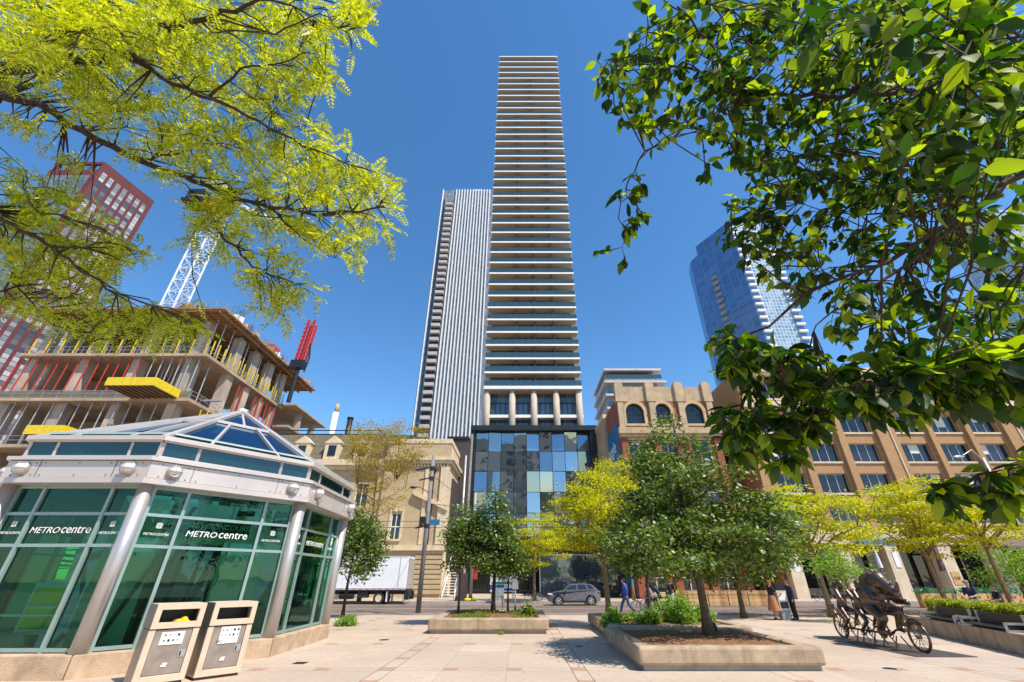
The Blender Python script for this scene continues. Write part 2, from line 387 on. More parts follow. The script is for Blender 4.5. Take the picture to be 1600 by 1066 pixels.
# ---------------------------------------------------------------- ground
struct('ground',MB().box(-900,900,-900,1500,-.9,-.13),mt['earth'])
struct('plaza',MB().box(-160,160,-60,28.9,-.5,0),mt['paving'])
struct('kerb',MB().box(-160,160,28.903,29.2,-.5,.004).box(-160,160,46.5,46.8,-.5,.004),mt['conc'])
struct('road',MB().add([(-160,29.2,-.12),(160,29.2,-.12),(160,46.5,-.12),(-160,46.5,-.12)],[(0,1,2,3)]),mt['asphalt'])
struct('sidewalk',MB().box(-160,160,46.803,160,-.5,0),mt['walk'])
b=MB()
for y in (34.2,35.7,39.2,40.7): b.box(-160,160,y,y+.07,-.118,-.108)
for y in (33.4,36.5,38.4,41.5): b.box(-160,160,y,y+.03,-.119,-.1155)
struct('streetcar_track',b,mt['dark_metal'])
b=MB()
for x in np.arange(-150,150,6.): b.box(x,x+2.4,44.2,44.32,-.1195,-.1160)
struct('road_marking',b,mt['white'])
# ---------------------------------------------------------------- slim balcony tower
TY=73.; TX0=-7.0; TX1=11.2; ZB=33.1; FH=2.94; NF=38
t=thing('balcony_tower','very tall slim apartment tower stacked with white balcony slabs, centre of the photo','apartment tower',(2,TY,0))
cx0=TX0+.9; cx1=TX1-.9; ztop=ZB+NF*FH
wallm=panel('tower_window_wall',(.03,.045,.055),(.10,.13,.15),(.10,.08,.06),1.45,FH,.07,.08,.8)
part('core',MB().box(cx0,cx1,TY+2.1,TY+19,21,ztop-.5),wallm,t)
sl=MB().box(TX0,TX1,TY,TY+20,-.34,0).v; rng=random.Random(3)
for k in range(NF+1):
    z=ZB+k*FH; m=MB(); th=.62 if k==0 else .36
    m.box(TX0,TX1,TY,TY+20.,z-th,z)
    part('balcony_slab',m,mt['slab'],t)
    m=MB(); qs=[0]+([.33,.53,.74] if k<16 else ([.33,.74] if k<29 else [.53]))+[1]
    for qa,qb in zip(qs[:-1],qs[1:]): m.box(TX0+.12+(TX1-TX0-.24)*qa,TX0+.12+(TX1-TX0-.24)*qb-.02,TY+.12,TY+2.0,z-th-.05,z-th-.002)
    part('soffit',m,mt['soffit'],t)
    if k<NF:
        m=MB()
        n=14
        for i in range(n):
            a=TX0+.1+(TX1-TX0-.2)*i/n; bb=TX0+.1+(TX1-TX0-.2)*(i+1)/n-.05
            m.box(a,bb,TY+.05,TY+.08,z+.08,z+1.12)
        m.box(TX0+.05,TX0+.08,TY+.1,TY+1.9,z+.08,z+1.12).box(TX1-.08,TX1-.05,TY+.1,TY+1.9,z+.08,z+1.12)
        part('glass_railing',m,mt['rail_glass'],t)
        m=MB(); xs=[.33,.53,.74] if k<15 else ([.33,.74] if k<28 else ([.53] if k<34 else []))
        for q in xs: m.box(TX0+(TX1-TX0)*q-.06,TX0+(TX1-TX0)*q+.06,TY+.35,TY+2.1,z+.002,z+FH-th-.06)
        if xs: part('divider',m,mt['brown_dark'],t)
zc=24.2
for q in (.035,.29,.51,.735,.965):
    x=TX0+(TX1-TX0)*q; part('column',MB().tube([(x,TY+.9,21),(x,TY+.9,ZB-.63)],.60,18),mt['col_stone'],t,smooth=True)
part('transfer_slab',MB().box(TX0,TX1,TY+.7,TY+20,27.2,27.75),mt['slab'],t)
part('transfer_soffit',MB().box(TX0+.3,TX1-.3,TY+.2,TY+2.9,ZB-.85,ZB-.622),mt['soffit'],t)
# door frames on the two amenity levels
for zz,h in ((23.4,3.7),(27.8,2.9)):
    for q in (.17,.40,.625,.85):
        x=TX0+(TX1-TX0)*q
        f=MB()
        for dx in (-1.9,-.9,0,.9,1.9): f.box(x+dx-.07,x+dx+.07,TY+1.95,TY+2.08,zz,zz+h)
        f.box(x-1.9,x+1.9,TY+1.96,TY+2.07,zz+h-.4,zz+h-.25)
        fr=part('window',f,mt['dark_metal'],t)
        part('pane',MB().box(x-.83,x+.83,TY+2.0,TY+2.03,zz+.1,zz+h-.45),mt['w_blue'],fr)
part('amenity_wall',MB().box(cx0+.02,cx1-.02,TY+2.9,TY+3.4,ZB-3.4,ZB-.7),mt['slab'],t)
# ---------------------------------------------------------------- glass podium
PY=68.; px0,px1=-7.65,11.7; pz=23.3
t=thing('glass_podium','black framed podium of tilted mirror glass panes under the slim tower','building',(2,PY,0))
m=MB().box(px0-.5,px1+.4,PY-1.2,PY+.4,pz-.55,pz+.25).box(px0-.5,px0+.25,PY-.8,PY+3.9,0,pz-.552).box(px1-.7,px1+.2,PY-.8,PY+3.9,0,pz-.552)
part('frame',m,mt['black'],t)
part('roof',MB().box(px0-.5,px1+.2,PY+.402,TY+1,pz-.55,pz),mt['black'],t)
part('backing_wall',MB().box(px0+.3,px1-.72,PY+1.6,PY+2.2,6.8,pz-.56),mt['black'],t)
ax0=px0+.3; ax1=px1-.75; nc=9; cw=(ax1-ax0)/nc; ztp=pz-.6; rh=3.1
g0=G('mirror_pane'); nb=g0.noise(.35,(g0.n('TexCoord'),3),2)
mt['mirror']=g0.done(g0.n('BsdfPrincipled',{'Base Color':g0.mix((g0.n('ObjectInfo'),5),(.16,.22,.27),(.34,.42,.48)),'Metallic':.85,'Roughness':.03,'Normal':g0.n('Bump',{'Height':nb,'Strength':.06,'Distance':.3})}))
rng=random.Random(11)
for r in range(5):
    for c in range(nc):
        cx=ax0+cw*(c+.5); cz=ztp-rh*(r+.5); tx=rng.uniform(-.10,.10); tz=rng.uniform(-.16,.05)
        p=MB().obox((cx,PY,cz),(cw/2-.04,tx*cw*.5,0),(0,0.02,0),(0,tz*rh*.5,rh/2-.05)); part('window_pane',p,mt['mirror'],t)
m=MB()
for r in range(6): m.box(ax0,ax1,PY+.1,PY+.3,ztp-rh*r-.05,ztp-rh*r+.05)
for c in range(nc+1): m.box(ax0+cw*c-.04,ax0+cw*c+.04,PY+.3,PY+.42,ztp-rh*5,ztp)
part('mullion',m,mt['dark_metal'],t)
m=MB().box(px0,px1,PY+2.4,PY+3,0,6.8); part('lobby_wall',m,mt['black'],t)
m=MB()
for i in range(8): m.box(ax0+.3+i*2.15,ax0+2.2+i*2.15,PY+2.3,PY+2.36,.3,3.6)
part('lobby_glass',m,mt['shopglass'],t)
m=MB().box(.5,13,57.0,57.25,0,4.4); 
g_=thing('glass_screen','low grey green glass screen behind the parked grey car','screen',(7,57,0))
part('screen_panel',MB().box(2.2,12.2,57.0,57.06,.5,4.3),mt['w_blue'],g_)
part('screen_base',MB().box(2.1,12.3,56.9,57.2,0,.5),mt['dark_metal'],g_)
part('screen_frame',MB().box(2.1,12.3,56.95,57.1,4.302,4.42).box(2.1,2.19,56.95,57.1,.502,4.3).box(12.21,12.3,56.95,57.1,.502,4.3),mt['galv'],g_)
# ---------------------------------------------------------------- striped tower
SY=137.; kS=137/115; sx0,sx1,sz=-30.2*kS,-11.2*kS,157.4
t=thing('striped_tower','tall grey tower with thin white vertical fins and a column of corner balconies','apartment tower',((sx0+sx1)/2,SY,0))
sm=panel('striped_tower_glass',(.13,.15,.18),(.30,.33,.38),(.16,.16,.17),.62,1.47,.05,.10,.7)
part('body',MB().box(sx0,sx1,SY,SY+24,0,sz),sm,t)
part('side_glass',MB().box(sx0-.35,sx0-.01,SY+.3,SY+23,0,sz-.5),mt['w_blue'],t)
x=sx0+.2; xs=[sx0+.25]
x=sx0+5.3*kS
while x<sx1-.1: xs.append(x); x+=1.06*kS
for x in xs: part('fin',MB().box(x-.2,x+.2,SY-.55,SY-.003,0,sz+.3),mt['white'],t)
for k in range(48):
    z=6+k*3.0
    bl=part('balcony',MB().box(sx0+2.3,sx0+5.5,SY-1.6,SY-.003,z,z+1.2),mt['alu_panel'],t)
    part('recess',MB().box(sx0+2.3,sx0+5.4,SY-.35,SY-.002,z+1.21,z+2.93),mt['dark_metal'],bl)
part('blue_strip',MB().box(sx0+.9,sx0+1.5,SY-.25,SY-.003,0,sz-6),mt['w_blue'],t)
part('parapet',MB().box(sx1-9,sx1-.2,SY+1,SY+1.4,sz+.9,sz+1.3).box(sx1-8.8,sx1-5.5,SY+1.5,SY+6,sz,sz+2.6).box(sx1-.6,sx1-.2,SY+1,SY+1.4,sz,sz+.9),mt['alu_panel'],t)
t=thing('blue_tower','dark blue glass tower edge between the striped tower and the balcony tower','tower',(-12,165,0))
part('curtain_wall',MB().box(-20,-7,165,180,0,184),panel('blue_tower_glass',(.05,.10,.22),(.12,.20,.38),(.16,.18,.24),1.2,1.5,.08,.15),t)
part('roof_slab',MB().box(-20.1,-6.9,164.9,180.1,184.002,184.6),mt['alu_panel'],t)
# ---------------------------------------------------------------- red tower (left)
A=Vector((at(164,253,100).x,100)); zR=at(164,253,100).z; Bp=Vector((at(242,314,118).x,118)); Cp=Vector((at(88,253,100).x,100))
t=thing('red_tower','tall brick red tower with window strips leaning over the building site','apartment tower',(A.x,A.y,0))
D_=Vector((Cp.x+1,Bp.y+1))
rw=panel('red_tower_panel',(.15,.040,.040),(.12,.034,.034),(.10,.03,.03),6,2.95,.04,.6,.3)
fg=panel('red_tower_glass',(.05,.09,.10),(.16,.22,.22),(.20,.20,.20),1.0,1.47,.10,.12,.8)
part('body',MB().prism([(Cp.x,Cp.y),(A.x,A.y),(Bp.x,Bp.y),(D_.x,D_.y)],0,zR-4),rw,t)
part('front_glass',MB().box(Cp.x+.3,A.x-1.6,A.y-.15,A.y-.01,0,zR-7),fg,t)
cm=MB()
for fx in (0,.28,.52,.8): 
    xx=Cp.x+.5+(A.x-Cp.x-1.4)*fx; cm.box(xx,xx+1.2,A.y+.05,A.y+.8,zR-4,zR-1.2)
cm.box(Cp.x,A.x,A.y,A.y+.8,zR-1.198,zR); part('crown_frame',cm,rw,t)
e=(Bp-A); L=e.length; e/=L; nn=Vector((e.y,-e.x)); 
part('crown_wall',MB().obox((*( (A+Bp)/2-nn*.4),zR-2),(e.x*L/2,e.y*L/2,0),(nn.x*.4,nn.y*.4,0),(0,0,1.998)),rw,t)
ws=panel('red_tower_window',(.50,.50,.50),(.03,.04,.06),(.10,.05,.06),6,1.47,.10,.25,.6)
for i in range(7):
    s0=1.3+i*(L-1.8)/7; c=A+e*(s0+.6)+nn*.04
    part('window_strip',MB().obox((c.x,c.y,(zR-2)/2),(e.x*.70,e.y*.70,0),(nn.x*.05,nn.y*.05,0),(0,0,(zR-6)/2)),ws,t)
# ---------------------------------------------------------------- blue glass tower (right)
z1=141.; t=thing('glass_tower','tall blue glass tower with balcony edges behind the tan office block','apartment tower',(98,140,0))
bg_=panel('glass_tower_skin',(.05,.14,.34),(.09,.22,.48),(.12,.25,.45),1.6,1.5,.05,.06,1.)
poly=[(92,140),(108.3,140),(108.3,160),(86,160),(83.4,156.5)]
part('body',MB().prism(poly,0,z1),bg_,t)
part('low_wing',MB().prism([(83.3,156.6),(85.8,160.2),(84,170),(81.8,162)],0,136),bg_,t)
fw=panel('glass_tower_front',(.12,.25,.40),(.35,.48,.58),(.50,.52,.52),1.3,1.5,.12,.08,.9)
part('front_glass',MB().box(95.2,105.2,139.85,139.99,0,z1-1),fw,t)
for k in range(44):
    z=3+k*3.1; part('balcony',MB().box(92.05,95.1,138.9,139.99,z,z+.9),mt['white'],t); part('balcony',MB().box(105.3,108.6,138.9,139.99,z,z+.9),mt['white'],t)
e=Vector((83.4-92,156.5-140,0)).normalized(); nn=Vector((-e.y,e.x,0))
if nn.x>0: nn=-nn
p=Vector((92,140,0))+e*13.2
m=MB()
for k in range(38): part('side_balcony',MB().obox(p+nn*.3+Vector((0,0,4+k*3.1)),e*1.3,nn*.45,(0,0,.7)),mt['conc'],t)
# far glass tower at right edge
t=thing('distant_tower','far pale blue glass tower glimpsed through leaves at the right edge','tower',(239,150,0))
part('curtain_wall',MB().box(228,250,150,174,0,157),fw,t); part('roof',MB().box(227.8,250.2,149.8,174.2,157.002,158.5),mt['alu_panel'],t)
# white curved roof element
q=at(1392,556,110); t=thing('rooftop_vent','pale rounded rooftop cone peeping over the tan office block','roof vent',(q.x,110,0))
part('shaft',MB().tube([(q.x,110,0),(q.x,110,q.z-3)],3.2,18),mt['white'],t,smooth=True)
part('cone',MB().tube([(q.x,110,q.z-2.99),(q.x,110,q.z),(q.x,110,q.z+2.2)],[4.2,2.6,.6],18),mt['white'],t,smooth=True)
# ---------------------------------------------------------------- condo behind the red brick house
t=thing('slab_condo','pale condominium with stepped balcony slabs above the red brick warehouse','apartment block',(25,90,0))
part('body',MB().box(19.4,31.,90,105,0,43.2),panel('condo_glass',(.10,.14,.17),(.30,.36,.40),(.35,.35,.35),1.1,1.5,.09,.1,.8),t)
for k,z in enumerate((44.4,41.2,38.,34.9,31.8)):
    part('slab',MB().box(19.-(.0 if k==0 else .2),32.2+(.6 if k else 0),89.2-(.4 if k else 0),105.5,z-.5,z),mt['alu_panel'],t)
    part('railing',MB().box(19.2,32.,89.1,89.14,z-2.6,z-1.6),mt['rail_glass'],t)
# ---------------------------------------------------------------- beige infill + mural house
t=thing('beige_annex','narrow beige stone building squeezed beside the blue mural wall','building',(12.6,66,0))
part('wall',MB().box(12.0,14.4,60,74,0,22.3),mt['parapet'],t); part('cornice',MB().box(11.85,14.5,59.8,74.1,22.302,22.9),mt['stone_trim'],t)
BX0,BX1,BY=12.35,24.4,52.; bz=at(1000,601,52).z
t=thing('brick_warehouse','old red brick warehouse with arched top windows and a blue mural on its side','building',((BX0+BX1)/2,BY,0))
bays=[(13.6,16.5),(17.6,20.4),(21.4,24.1)]
bays=[(at(977,640,BY).x,at(1005,640,BY).x),(at(1023,640,BY).x,at(1047,640,BY).x),(at(1069,640,BY).x,at(1097,640,BY).x)]
ops=[]
for a,b_ in bays:
    ops.append((a,b_,18.9,21.6)); ops.append((a-.15,b_+.15,13.9,16.8)); ops.append((a-.15,b_+.15,9.2,12.2)); ops.append((a-.15,b_+.15,4.8,7.6)); ops.append((a-.1,b_+.1,.5,3.4))
part('wall',MB().wall(BX0,BX1,0,17.1,BY,BY+.5,[o for o in ops if o[3]<17.1]),mt['brick_red'],t)
part('upper_wall',MB().wall(BX0,BX1,17.102,21.9,BY,BY+.5,[o for o in ops if o[2]>17.2]),mt['stone_brown'],t)
part('side_wall',MB().box(BX0,BX0+.4,BY+.502,BY+13,0,22.6),mt['brick_red'],t); part('side_wall',MB().box(BX1-.4,BX1,BY+.502,BY+13,0,22.6),mt['brick_red'],t)
part('parapet_wall',MB().box(BX0,BX1,BY-.04,BY+.5,21.902,bz-.35),mt['parapet'],t)
for x in (BX0+.35,at(1012,620,BY).x+.3,at(1057,620,BY).x+.3,BX1-.3):
    part('pier_cap',MB().box(x-.55,x+.55,BY-.35,BY+.55,21.8,bz+.05).box(x-.42,x+.42,BY-.3,BY+.5,bz+.052,bz+.25),mt['parapet'],t)
    part('upper_pier',MB().box(x-.38,x+.38,BY-.28,BY-.003,18.3,21.8),mt['parapet'],t); part('pier',MB().box(x-.38,x+.38,BY-.28,BY-.003,0,17.4),mt['brick_red'],t)
part('cornice',MB().box(BX0-.3,BX1+.3,BY-.75,BY-.003,17.5,18.25).box(BX0-.2,BX1+.2,BY-.5,BY-.004,17.1,17.498),mt['parapet'],t)
for i,(a,b_) in enumerate(bays):
    c=(a+b_)/2; r=(b_-a)/2
    # arch surround (voussoirs) with straight jambs
    pts=[(a-.35,18.9),(a,18.9),(a,21.6-r)]+[(c-r*math.cos(th),21.6-r+r*math.sin(th)) for th in np.linspace(0,math.pi,13)][1:]+[(b_,18.9),(b_+.35,18.9),(b_+.35,21.6-r)]+[(c+(r+.35)*math.cos(th),21.6-r+(r+.35)*math.sin(th)) for th in np.linspace(0,math.pi,13)][1:]
    m=MB()
    for k in range(12):
        t0,t1=math.pi*k/12,math.pi*(k+1)/12
        q=[(c-r*math.cos(t0),21.6-r+r*math.sin(t0)),(c-(r+.4)*math.cos(t0),21.6-r+(r+.4)*math.sin(t0)),(c-(r+.4)*math.cos(t1),21.6-r+(r+.4)*math.sin(t1)),(c-r*math.cos(t1),21.6-r+r*math.sin(t1))]
        m.extr(q,(0,BY-.12,0),(1,0,0),(0,0,1),(0,.5,0))
    m.box(a-.38,a,BY-.1,BY-.003,18.6,21.6-r).box(b_,b_+.38,BY-.1,BY-.003,18.6,21.6-r)
    # spandrel corners closing the square opening above the arch
    for sgn in (-1,1):
        ar=[(c+sgn*r,21.6-r),(c+sgn*r,21.62),(c,21.62)]+[(c+sgn*r*math.cos(th),21.6-r+r*math.sin(th)) for th in np.linspace(math.pi/2,0,7)][:-1]
        m.extr(ar,(0,BY+.05,0),(1,0,0),(0,0,1),(0,.3,0))
    part('arch',m,mt['stone_tan'],t)
    for (za,zb,ww) in ((18.9,21.6,0),(13.9,16.8,.15),(9.2,12.2,.15),(4.8,7.6,.15),(.5,3.4,.1)):
        A0,B0=a-ww,b_+ww
        f=MB().box(A0,A0+.12,BY+.3,BY+.4,za,zb).box(B0-.12,B0,BY+.3,BY+.4,za,zb).box(A0+.12,B0-.12,BY+.3,BY+.4,zb-.12,zb).box(A0+.12,B0-.12,BY+.3,BY+.4,za,za+.12).box(c-.05,c+.05,BY+.31,BY+.39,za+.12,zb-.12).box(A0+.12,B0-.12,BY+.31,BY+.39,(za+zb)/2-.04,(za+zb)/2+.04)
        w_=part('window',f,mt['dark_metal'] if za>18 else mt['stone_trim'],t)
        part('pane',MB().box(A0+.1,B0-.1,BY+.36,BY+.38,za+.1,zb-.1),mt['w_win'],w_)
        part('sill',MB().box(A0-.2,B0+.2,BY-.2,BY-.003,za-.3,za-.02),mt['stone_tan'],w_)
    part('lintel',MB().box(a-.3,b_+.3,BY-.1,BY-.003,16.82,17.1).box(a-.2,b_+.2,BY-.08,BY-.003,12.9,13.6),mt['stone_tan'],t)
part('roof',MB().box(BX0+.4,BX1-.4,BY+.5,BY+13,21.5,21.9),mt['slate'],t)
part('back_wall',MB().box(BX0,BX1,BY+13.002,BY+13.4,0,22.6),mt['brick_red'],t)
mu=MB().box(BX0-.06,BX0-.003,BY+1.2,BY+12.6,1,19.6); part('mural',mu,mt['bluepaint'],t)
part('mural_lettering',MB().text('Google',1.9,(BX0-.07,BY+7.4,15.2),(0,0,1),(0,1,0) ,0,.01).text('',1,(0,0,0),(1,0,0),(0,0,1)),mt['letter'],t) if False else part('mural_lettering',MB().text('Google',2.3,(BX0-.08,BY+6.5,16.2),(0,-1,0),(0,0,1),0,.01),mt['letter'],t)
m=MB().extr([(math.cos(a)*1.3,math.sin(a)*2.6) for a in np.linspace(0,2*math.pi,20)[:-1]],(BX0-.10,BY+4.6,9.5),(0,-1,0),(0,0,1),(-.02,0,0)); part('mural_shape',m,mt['brown_dark'],t)
part('mural_phone',MB().extr([(-.45,-2.2),(.45,-2.2),(.55,1.9),(.3,2.3),(-.3,2.3),(-.5,1.9)],(BX0-.13,BY+4.4,9.8),(0,-1,0),(0,0,1),(-.02,0,0)),mt['white'],t)
# ---------------------------------------------------------------- link building between warehouse and office
t=thing('link_building','recessed brown brick building between the red warehouse and tan office','building',(26.5,57,0))
part('wall',MB().wall(24.5,28.4,0,19.6,57,57.5,[(25.2,27.6,15,17.4),(25.2,27.6,11,13.4),(25.2,27.6,6.8,9.4)]),mt['brick_red'],t)
for z in (15,11,6.8):
    w_=part('window',MB().box(25.2,27.6,57.2,57.3,z,z+.1).box(26.35,26.45,57.2,57.3,z+.1,z+2.4).box(25.2,27.6,57.2,57.3,z+1.2,z+1.28),mt['stone_trim'],t)
    part('pane',MB().box(25.2,27.6,57.32,57.36,z,z+2.6),mt['w_win'],w_)
part('ledge',MB().box(24.5,28.4,56.6,56.99,10.0,10.3),mt['stone_trim'],t); part('ledge',MB().box(24.5,28.4,56.6,56.99,5.6,6.0),mt['stone_trim'],t)
part('shopfront',MB().box(24.6,28.3,56.8,56.99,.3,4.6),mt['shopglass'],t)
# ---------------------------------------------------------------- tan brick office
OX0,OX1,OY=28.4,88.,52.; oz=26.2
t=thing('office_block','long tan brick office block with rows of dark windows over a concrete arcade','office building',((OX0+OX1)/2,OY,0))
cols=[30.2,35.2,40.2,46.6,51.4,56.2,62.6,67.4,72.2,78.6,83.2]; wwid=3.45
rows=[(22.3,24.5),(17.8,20.0),(14.2,16.4),(10.6,12.8),(7.3,9.3)]
ops=[(c,c+wwid,a,b_) for c in cols for a,b_ in rows]
part('wall',MB().wall(OX0,OX1,6.6,oz,OY,OY+.7,ops),mt['brick_tan'],t)
part('side_wall',MB().box(OX0,OX0+.6,OY+.702,OY+24,0,oz),mt['brick_tan'],t); part('side_wall',MB().box(OX1-.6,OX1,OY+.702,OY+24,0,oz),mt['brick_tan'],t)
part('back_wall',MB().box(OX0,OX1,OY+24.002,OY+24.6,0,oz),mt['brick_tan'],t)
part('roof',MB().box(OX0+.6,OX1-.6,OY+.7,OY+24,oz-1.2,oz-.8),mt['slate'],t)
for i in range(len(cols)-1):
    a=cols[i]+wwid+.35; b_=cols[i+1]-.35; big=b_-a>1.6
    part('pilaster',MB().box(a,b_,OY-.45,OY-.003,6.6,20.2),mt['brick_tan'],t)
    if big: part('drainpipe',MB().box((a+b_)/2+.35,(a+b_)/2+.5,OY-.56,OY-.452,6.6,20.1),mt['stone_pale'],t)
    part('pilaster_cap',MB().box(a-.1,b_+.1,OY-.6,OY-.003,20.202,20.9),mt['stone_pale'],t)
part('cornice',MB().box(OX0-.2,OX1,OY-.8,OY-.004,20.902,21.25).box(OX0-.1,OX1,OY-.55,OY-.004,21.252,21.8),mt['stone_pale'],t)
part('top_cornice',MB().box(OX0-.3,OX1,OY-.7,OY-.003,25.3,25.75).box(OX0-.4,OX1,OY-.95,OY-.003,25.752,26.3),mt['stone_pale'],t)
part('belt_course',MB().box(OX0,OX1,OY-.5,OY-.003,6.1,6.598),mt['stone_pale'],t)
rng=random.Random(8)
for c in cols:
    for a,b_ in rows:
        f=MB(); yy=OY+.35
        for q in (0,.33,.66,1): f.box(c+(wwid-.07)*q,c+(wwid-.07)*q+.07,yy,yy+.1,a,b_)
        f.box(c+.07,c+wwid-.07,yy+.001,yy+.099,b_-.08,b_).box(c+.07,c+wwid-.07,yy+.001,yy+.099,a,a+.08)
        w_=part('window',f,mt['alu'],t)
        part('pane',MB().box(c+.03,c+wwid-.03,yy+.05,yy+.07,a+.03,b_-.03),mt['w_win'],w_)
        part('sill',MB().box(c-.12,c+wwid+.12,OY-.14,OY-.003,a-.24,a-.02),mt['stone_pale'],w_)
        if rng.random()<.4:
            h=rng.uniform(.4,1.5); q=rng.choice((0.02,.35,.68)); part('blind',MB().box(c+wwid*q,c+wwid*(q+.3),yy+.02,yy+.03,b_-h,b_-.06),mt['cream'],w_)
# arcade
for x in (28.4,34.2,39.2,44.9,50.4,55.4,61.2,66.6,71.6,77.3,82.6):
    part('arcade_pier',MB().box(x,x+1.35,OY-.9,OY+.5,0,6.1),mt['stone_pale'],t)
part('arcade_band',MB().box(OX0-.1,OX1,OY-1.0,OY+.6,5.1,6.098),mt['stone_pale'],t)
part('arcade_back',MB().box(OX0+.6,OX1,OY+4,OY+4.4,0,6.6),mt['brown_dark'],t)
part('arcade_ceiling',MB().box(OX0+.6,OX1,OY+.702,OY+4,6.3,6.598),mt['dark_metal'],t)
for x in np.arange(OX0+1,OX1-5,5.4): 
    s_=part('shopfront',MB().box(x,x+4.8,OY+3.6,OY+3.7,.2,.9),mt['stone_trim'],t); part('shop_pane',MB().box(x,x+4.8,OY+3.65,OY+3.69,.9,4.8),mt['shopglass'],s_)
part('awning',MB().extr([(0,0),(0,1.1),(-1.8,.25),(-1.8,-.15)],(50.6,OY-1.05,4.6),(0,1,0),(0,0,1),(14,0,0)),mt['purple'],t)
part('awning_lettering',MB().text('RESTAURANT',.65,(56.2,OY-2.86,4.52),(1,0,0),(0,0,1),0,.01),mt['letter'],t) if False else None
part('blue_canopy',MB().extr([(0,0),(0,.7),(-1.4,.1),(-1.4,-.1)],(36.2,OY-1.05,5.0),(0,1,0),(0,0,1),(3.0,0,0)),mt['bluepaint'],t)
part('pier_sign',MB().box(45.15,46.05,OY-.96,OY-.902,1.3,2.5),mt['wood'],t)
part('pier_sign_lettering',MB().text('OSF',.42,(45.6,OY-.975,1.75),(1,0,0),(0,0,1),0,.006),mt['brown_dark'],t)
part('pier_numeral',MB().box(39.75,40.25,OY-.96,OY-.902,2.9,4.4),mt['white'],t)
# ---------------------------------------------------------------- theatre
HX0,HX1,HY=-17.6,-9.3,56.; hz=at(660,686,56).z
t=thing('theatre','sandy brick theatre side with heavy cornice behind the white truck','theatre',((HX0+HX1)/2,HY,0))
part('wall',MB().wall(HX0,HX1,0,hz-.6,HY,HY+.6,[(-15.9,-14.7,6.0,8.8),(-14.2,-12.9,.4,4.2)]),mt['stone_thea'],t)
part('side_wall',MB().box(HX1-.5,HX1,HY+.602,HY+22,0,hz-.6),mt['stone_trim'],t); part('side_wall',MB().box(HX0,HX0+.5,HY+.602,HY+22,0,hz-.6),mt['stone_trim'],t)
part('roof',MB().box(HX0+.5,HX1-.5,HY+.6,HY+22,hz-2,hz-1.6),mt['slate'],t)
part('parapet',MB().box(HX0,HX1+.1,HY-.08,HY+.6,hz-.598,hz).box(HX1-.5,HX1+.1,HY+.602,HY+22,hz-.598,hz),mt['stone_trim'],t)
m=MB().box(HX0-.1,HX1+.6,HY-.6,HY-.003,hz-2.9,hz-2.5).box(HX0-.1,HX1+.4,HY-.4,HY-.004,hz-3.3,hz-2.902).box(HX1+.003,HX1+.6,HY,HY+22,hz-2.9,hz-2.5).box(HX1+.003,HX1+.4,HY,HY+22,hz-3.3,hz-2.902)
part('cornice',m,mt['stone_trim'],t)
m=MB()
for x in np.arange(HX0,HX1,.42): m.box(x,x+.2,HY-.3,HY-.003,hz-3.62,hz-3.302)
part('dentils',m,mt['stone_trim'],t)
part('pilaster',MB().box(HX1-1.0,HX1+.12,HY-.25,HY-.004,5.4,hz-3.64).box(HX1-3.0,HX1-2.6,HY-.15,HY-.004,5.4,hz-3.64),mt['stone_trim'],t)
part('belt_course',MB().box(HX0,HX1+.25,HY-.45,HY-.005,4.75,5.3),mt['stone_trim'],t)
m=MB()
for k in range(9): m.box(-12.4,HX1+.1,HY-.22,HY-.006,.35+k*.5,.75+k*.5)
part('rustication',m,mt['stone_thea'],t)
part('raking_cornice',MB().extr([(0,0),(4.4,-1.9),(4.4,-1.4),(0,.5)],(HX1-4.2,HY-.5,11.0),(1,0,0),(0,0,1),(0,.495,0)),mt['stone_trim'],t)
w_=part('window',MB().box(-15.9,-15.8,HY+.1,HY+.2,6,8.8).box(-14.8,-14.7,HY+.1,HY+.2,6,8.8).box(-15.35,-15.25,HY+.1,HY+.2,6,8.8).box(-15.8,-14.8,HY+.101,HY+.199,7.3,7.42),mt['white'],t)
part('pane',MB().box(-15.9,-14.7,HY+.15,HY+.18,6,8.8),mt['w_win'],w_); part('sill',MB().box(-16.1,-14.5,HY-.2,HY-.003,5.75,5.98),mt['stone_trim'],w_)
part('surround',MB().box(-16.2,-15.92,HY-.1,HY-.003,6,9.1).box(-14.68,-14.4,HY-.1,HY-.003,6,9.1).box(-16.2,-14.4,HY-.12,HY-.004,9.102,9.5),mt['stone_trim'],w_)
c_=part('poster_case',MB().box(-14.2,-12.9,HY-.05,HY+.1,.6,4.1),mt['brown_dark'],t)
part('poster',MB().box(-14.0,-13.1,HY-.07,HY-.052,2.5,3.8),mt['red'],c_); part('poster',MB().box(-14.0,-13.1,HY-.07,HY-.052,.9,2.2),mt['parapet'],c_)
part('drainpipe',MB().tube([(-11.2,HY-.12,5.4),(-11.2,HY-.12,hz-4.2)],.11,8).box(-11.5,-10.9,HY-.3,HY-.02,hz-4.3,hz-3.9),mt['dark_metal'],t)
part('side_bay',MB().box(HX1+.003,HX1+.3,HY+2.5,HY+9,4,13.5),mt['brown_dark'],t)
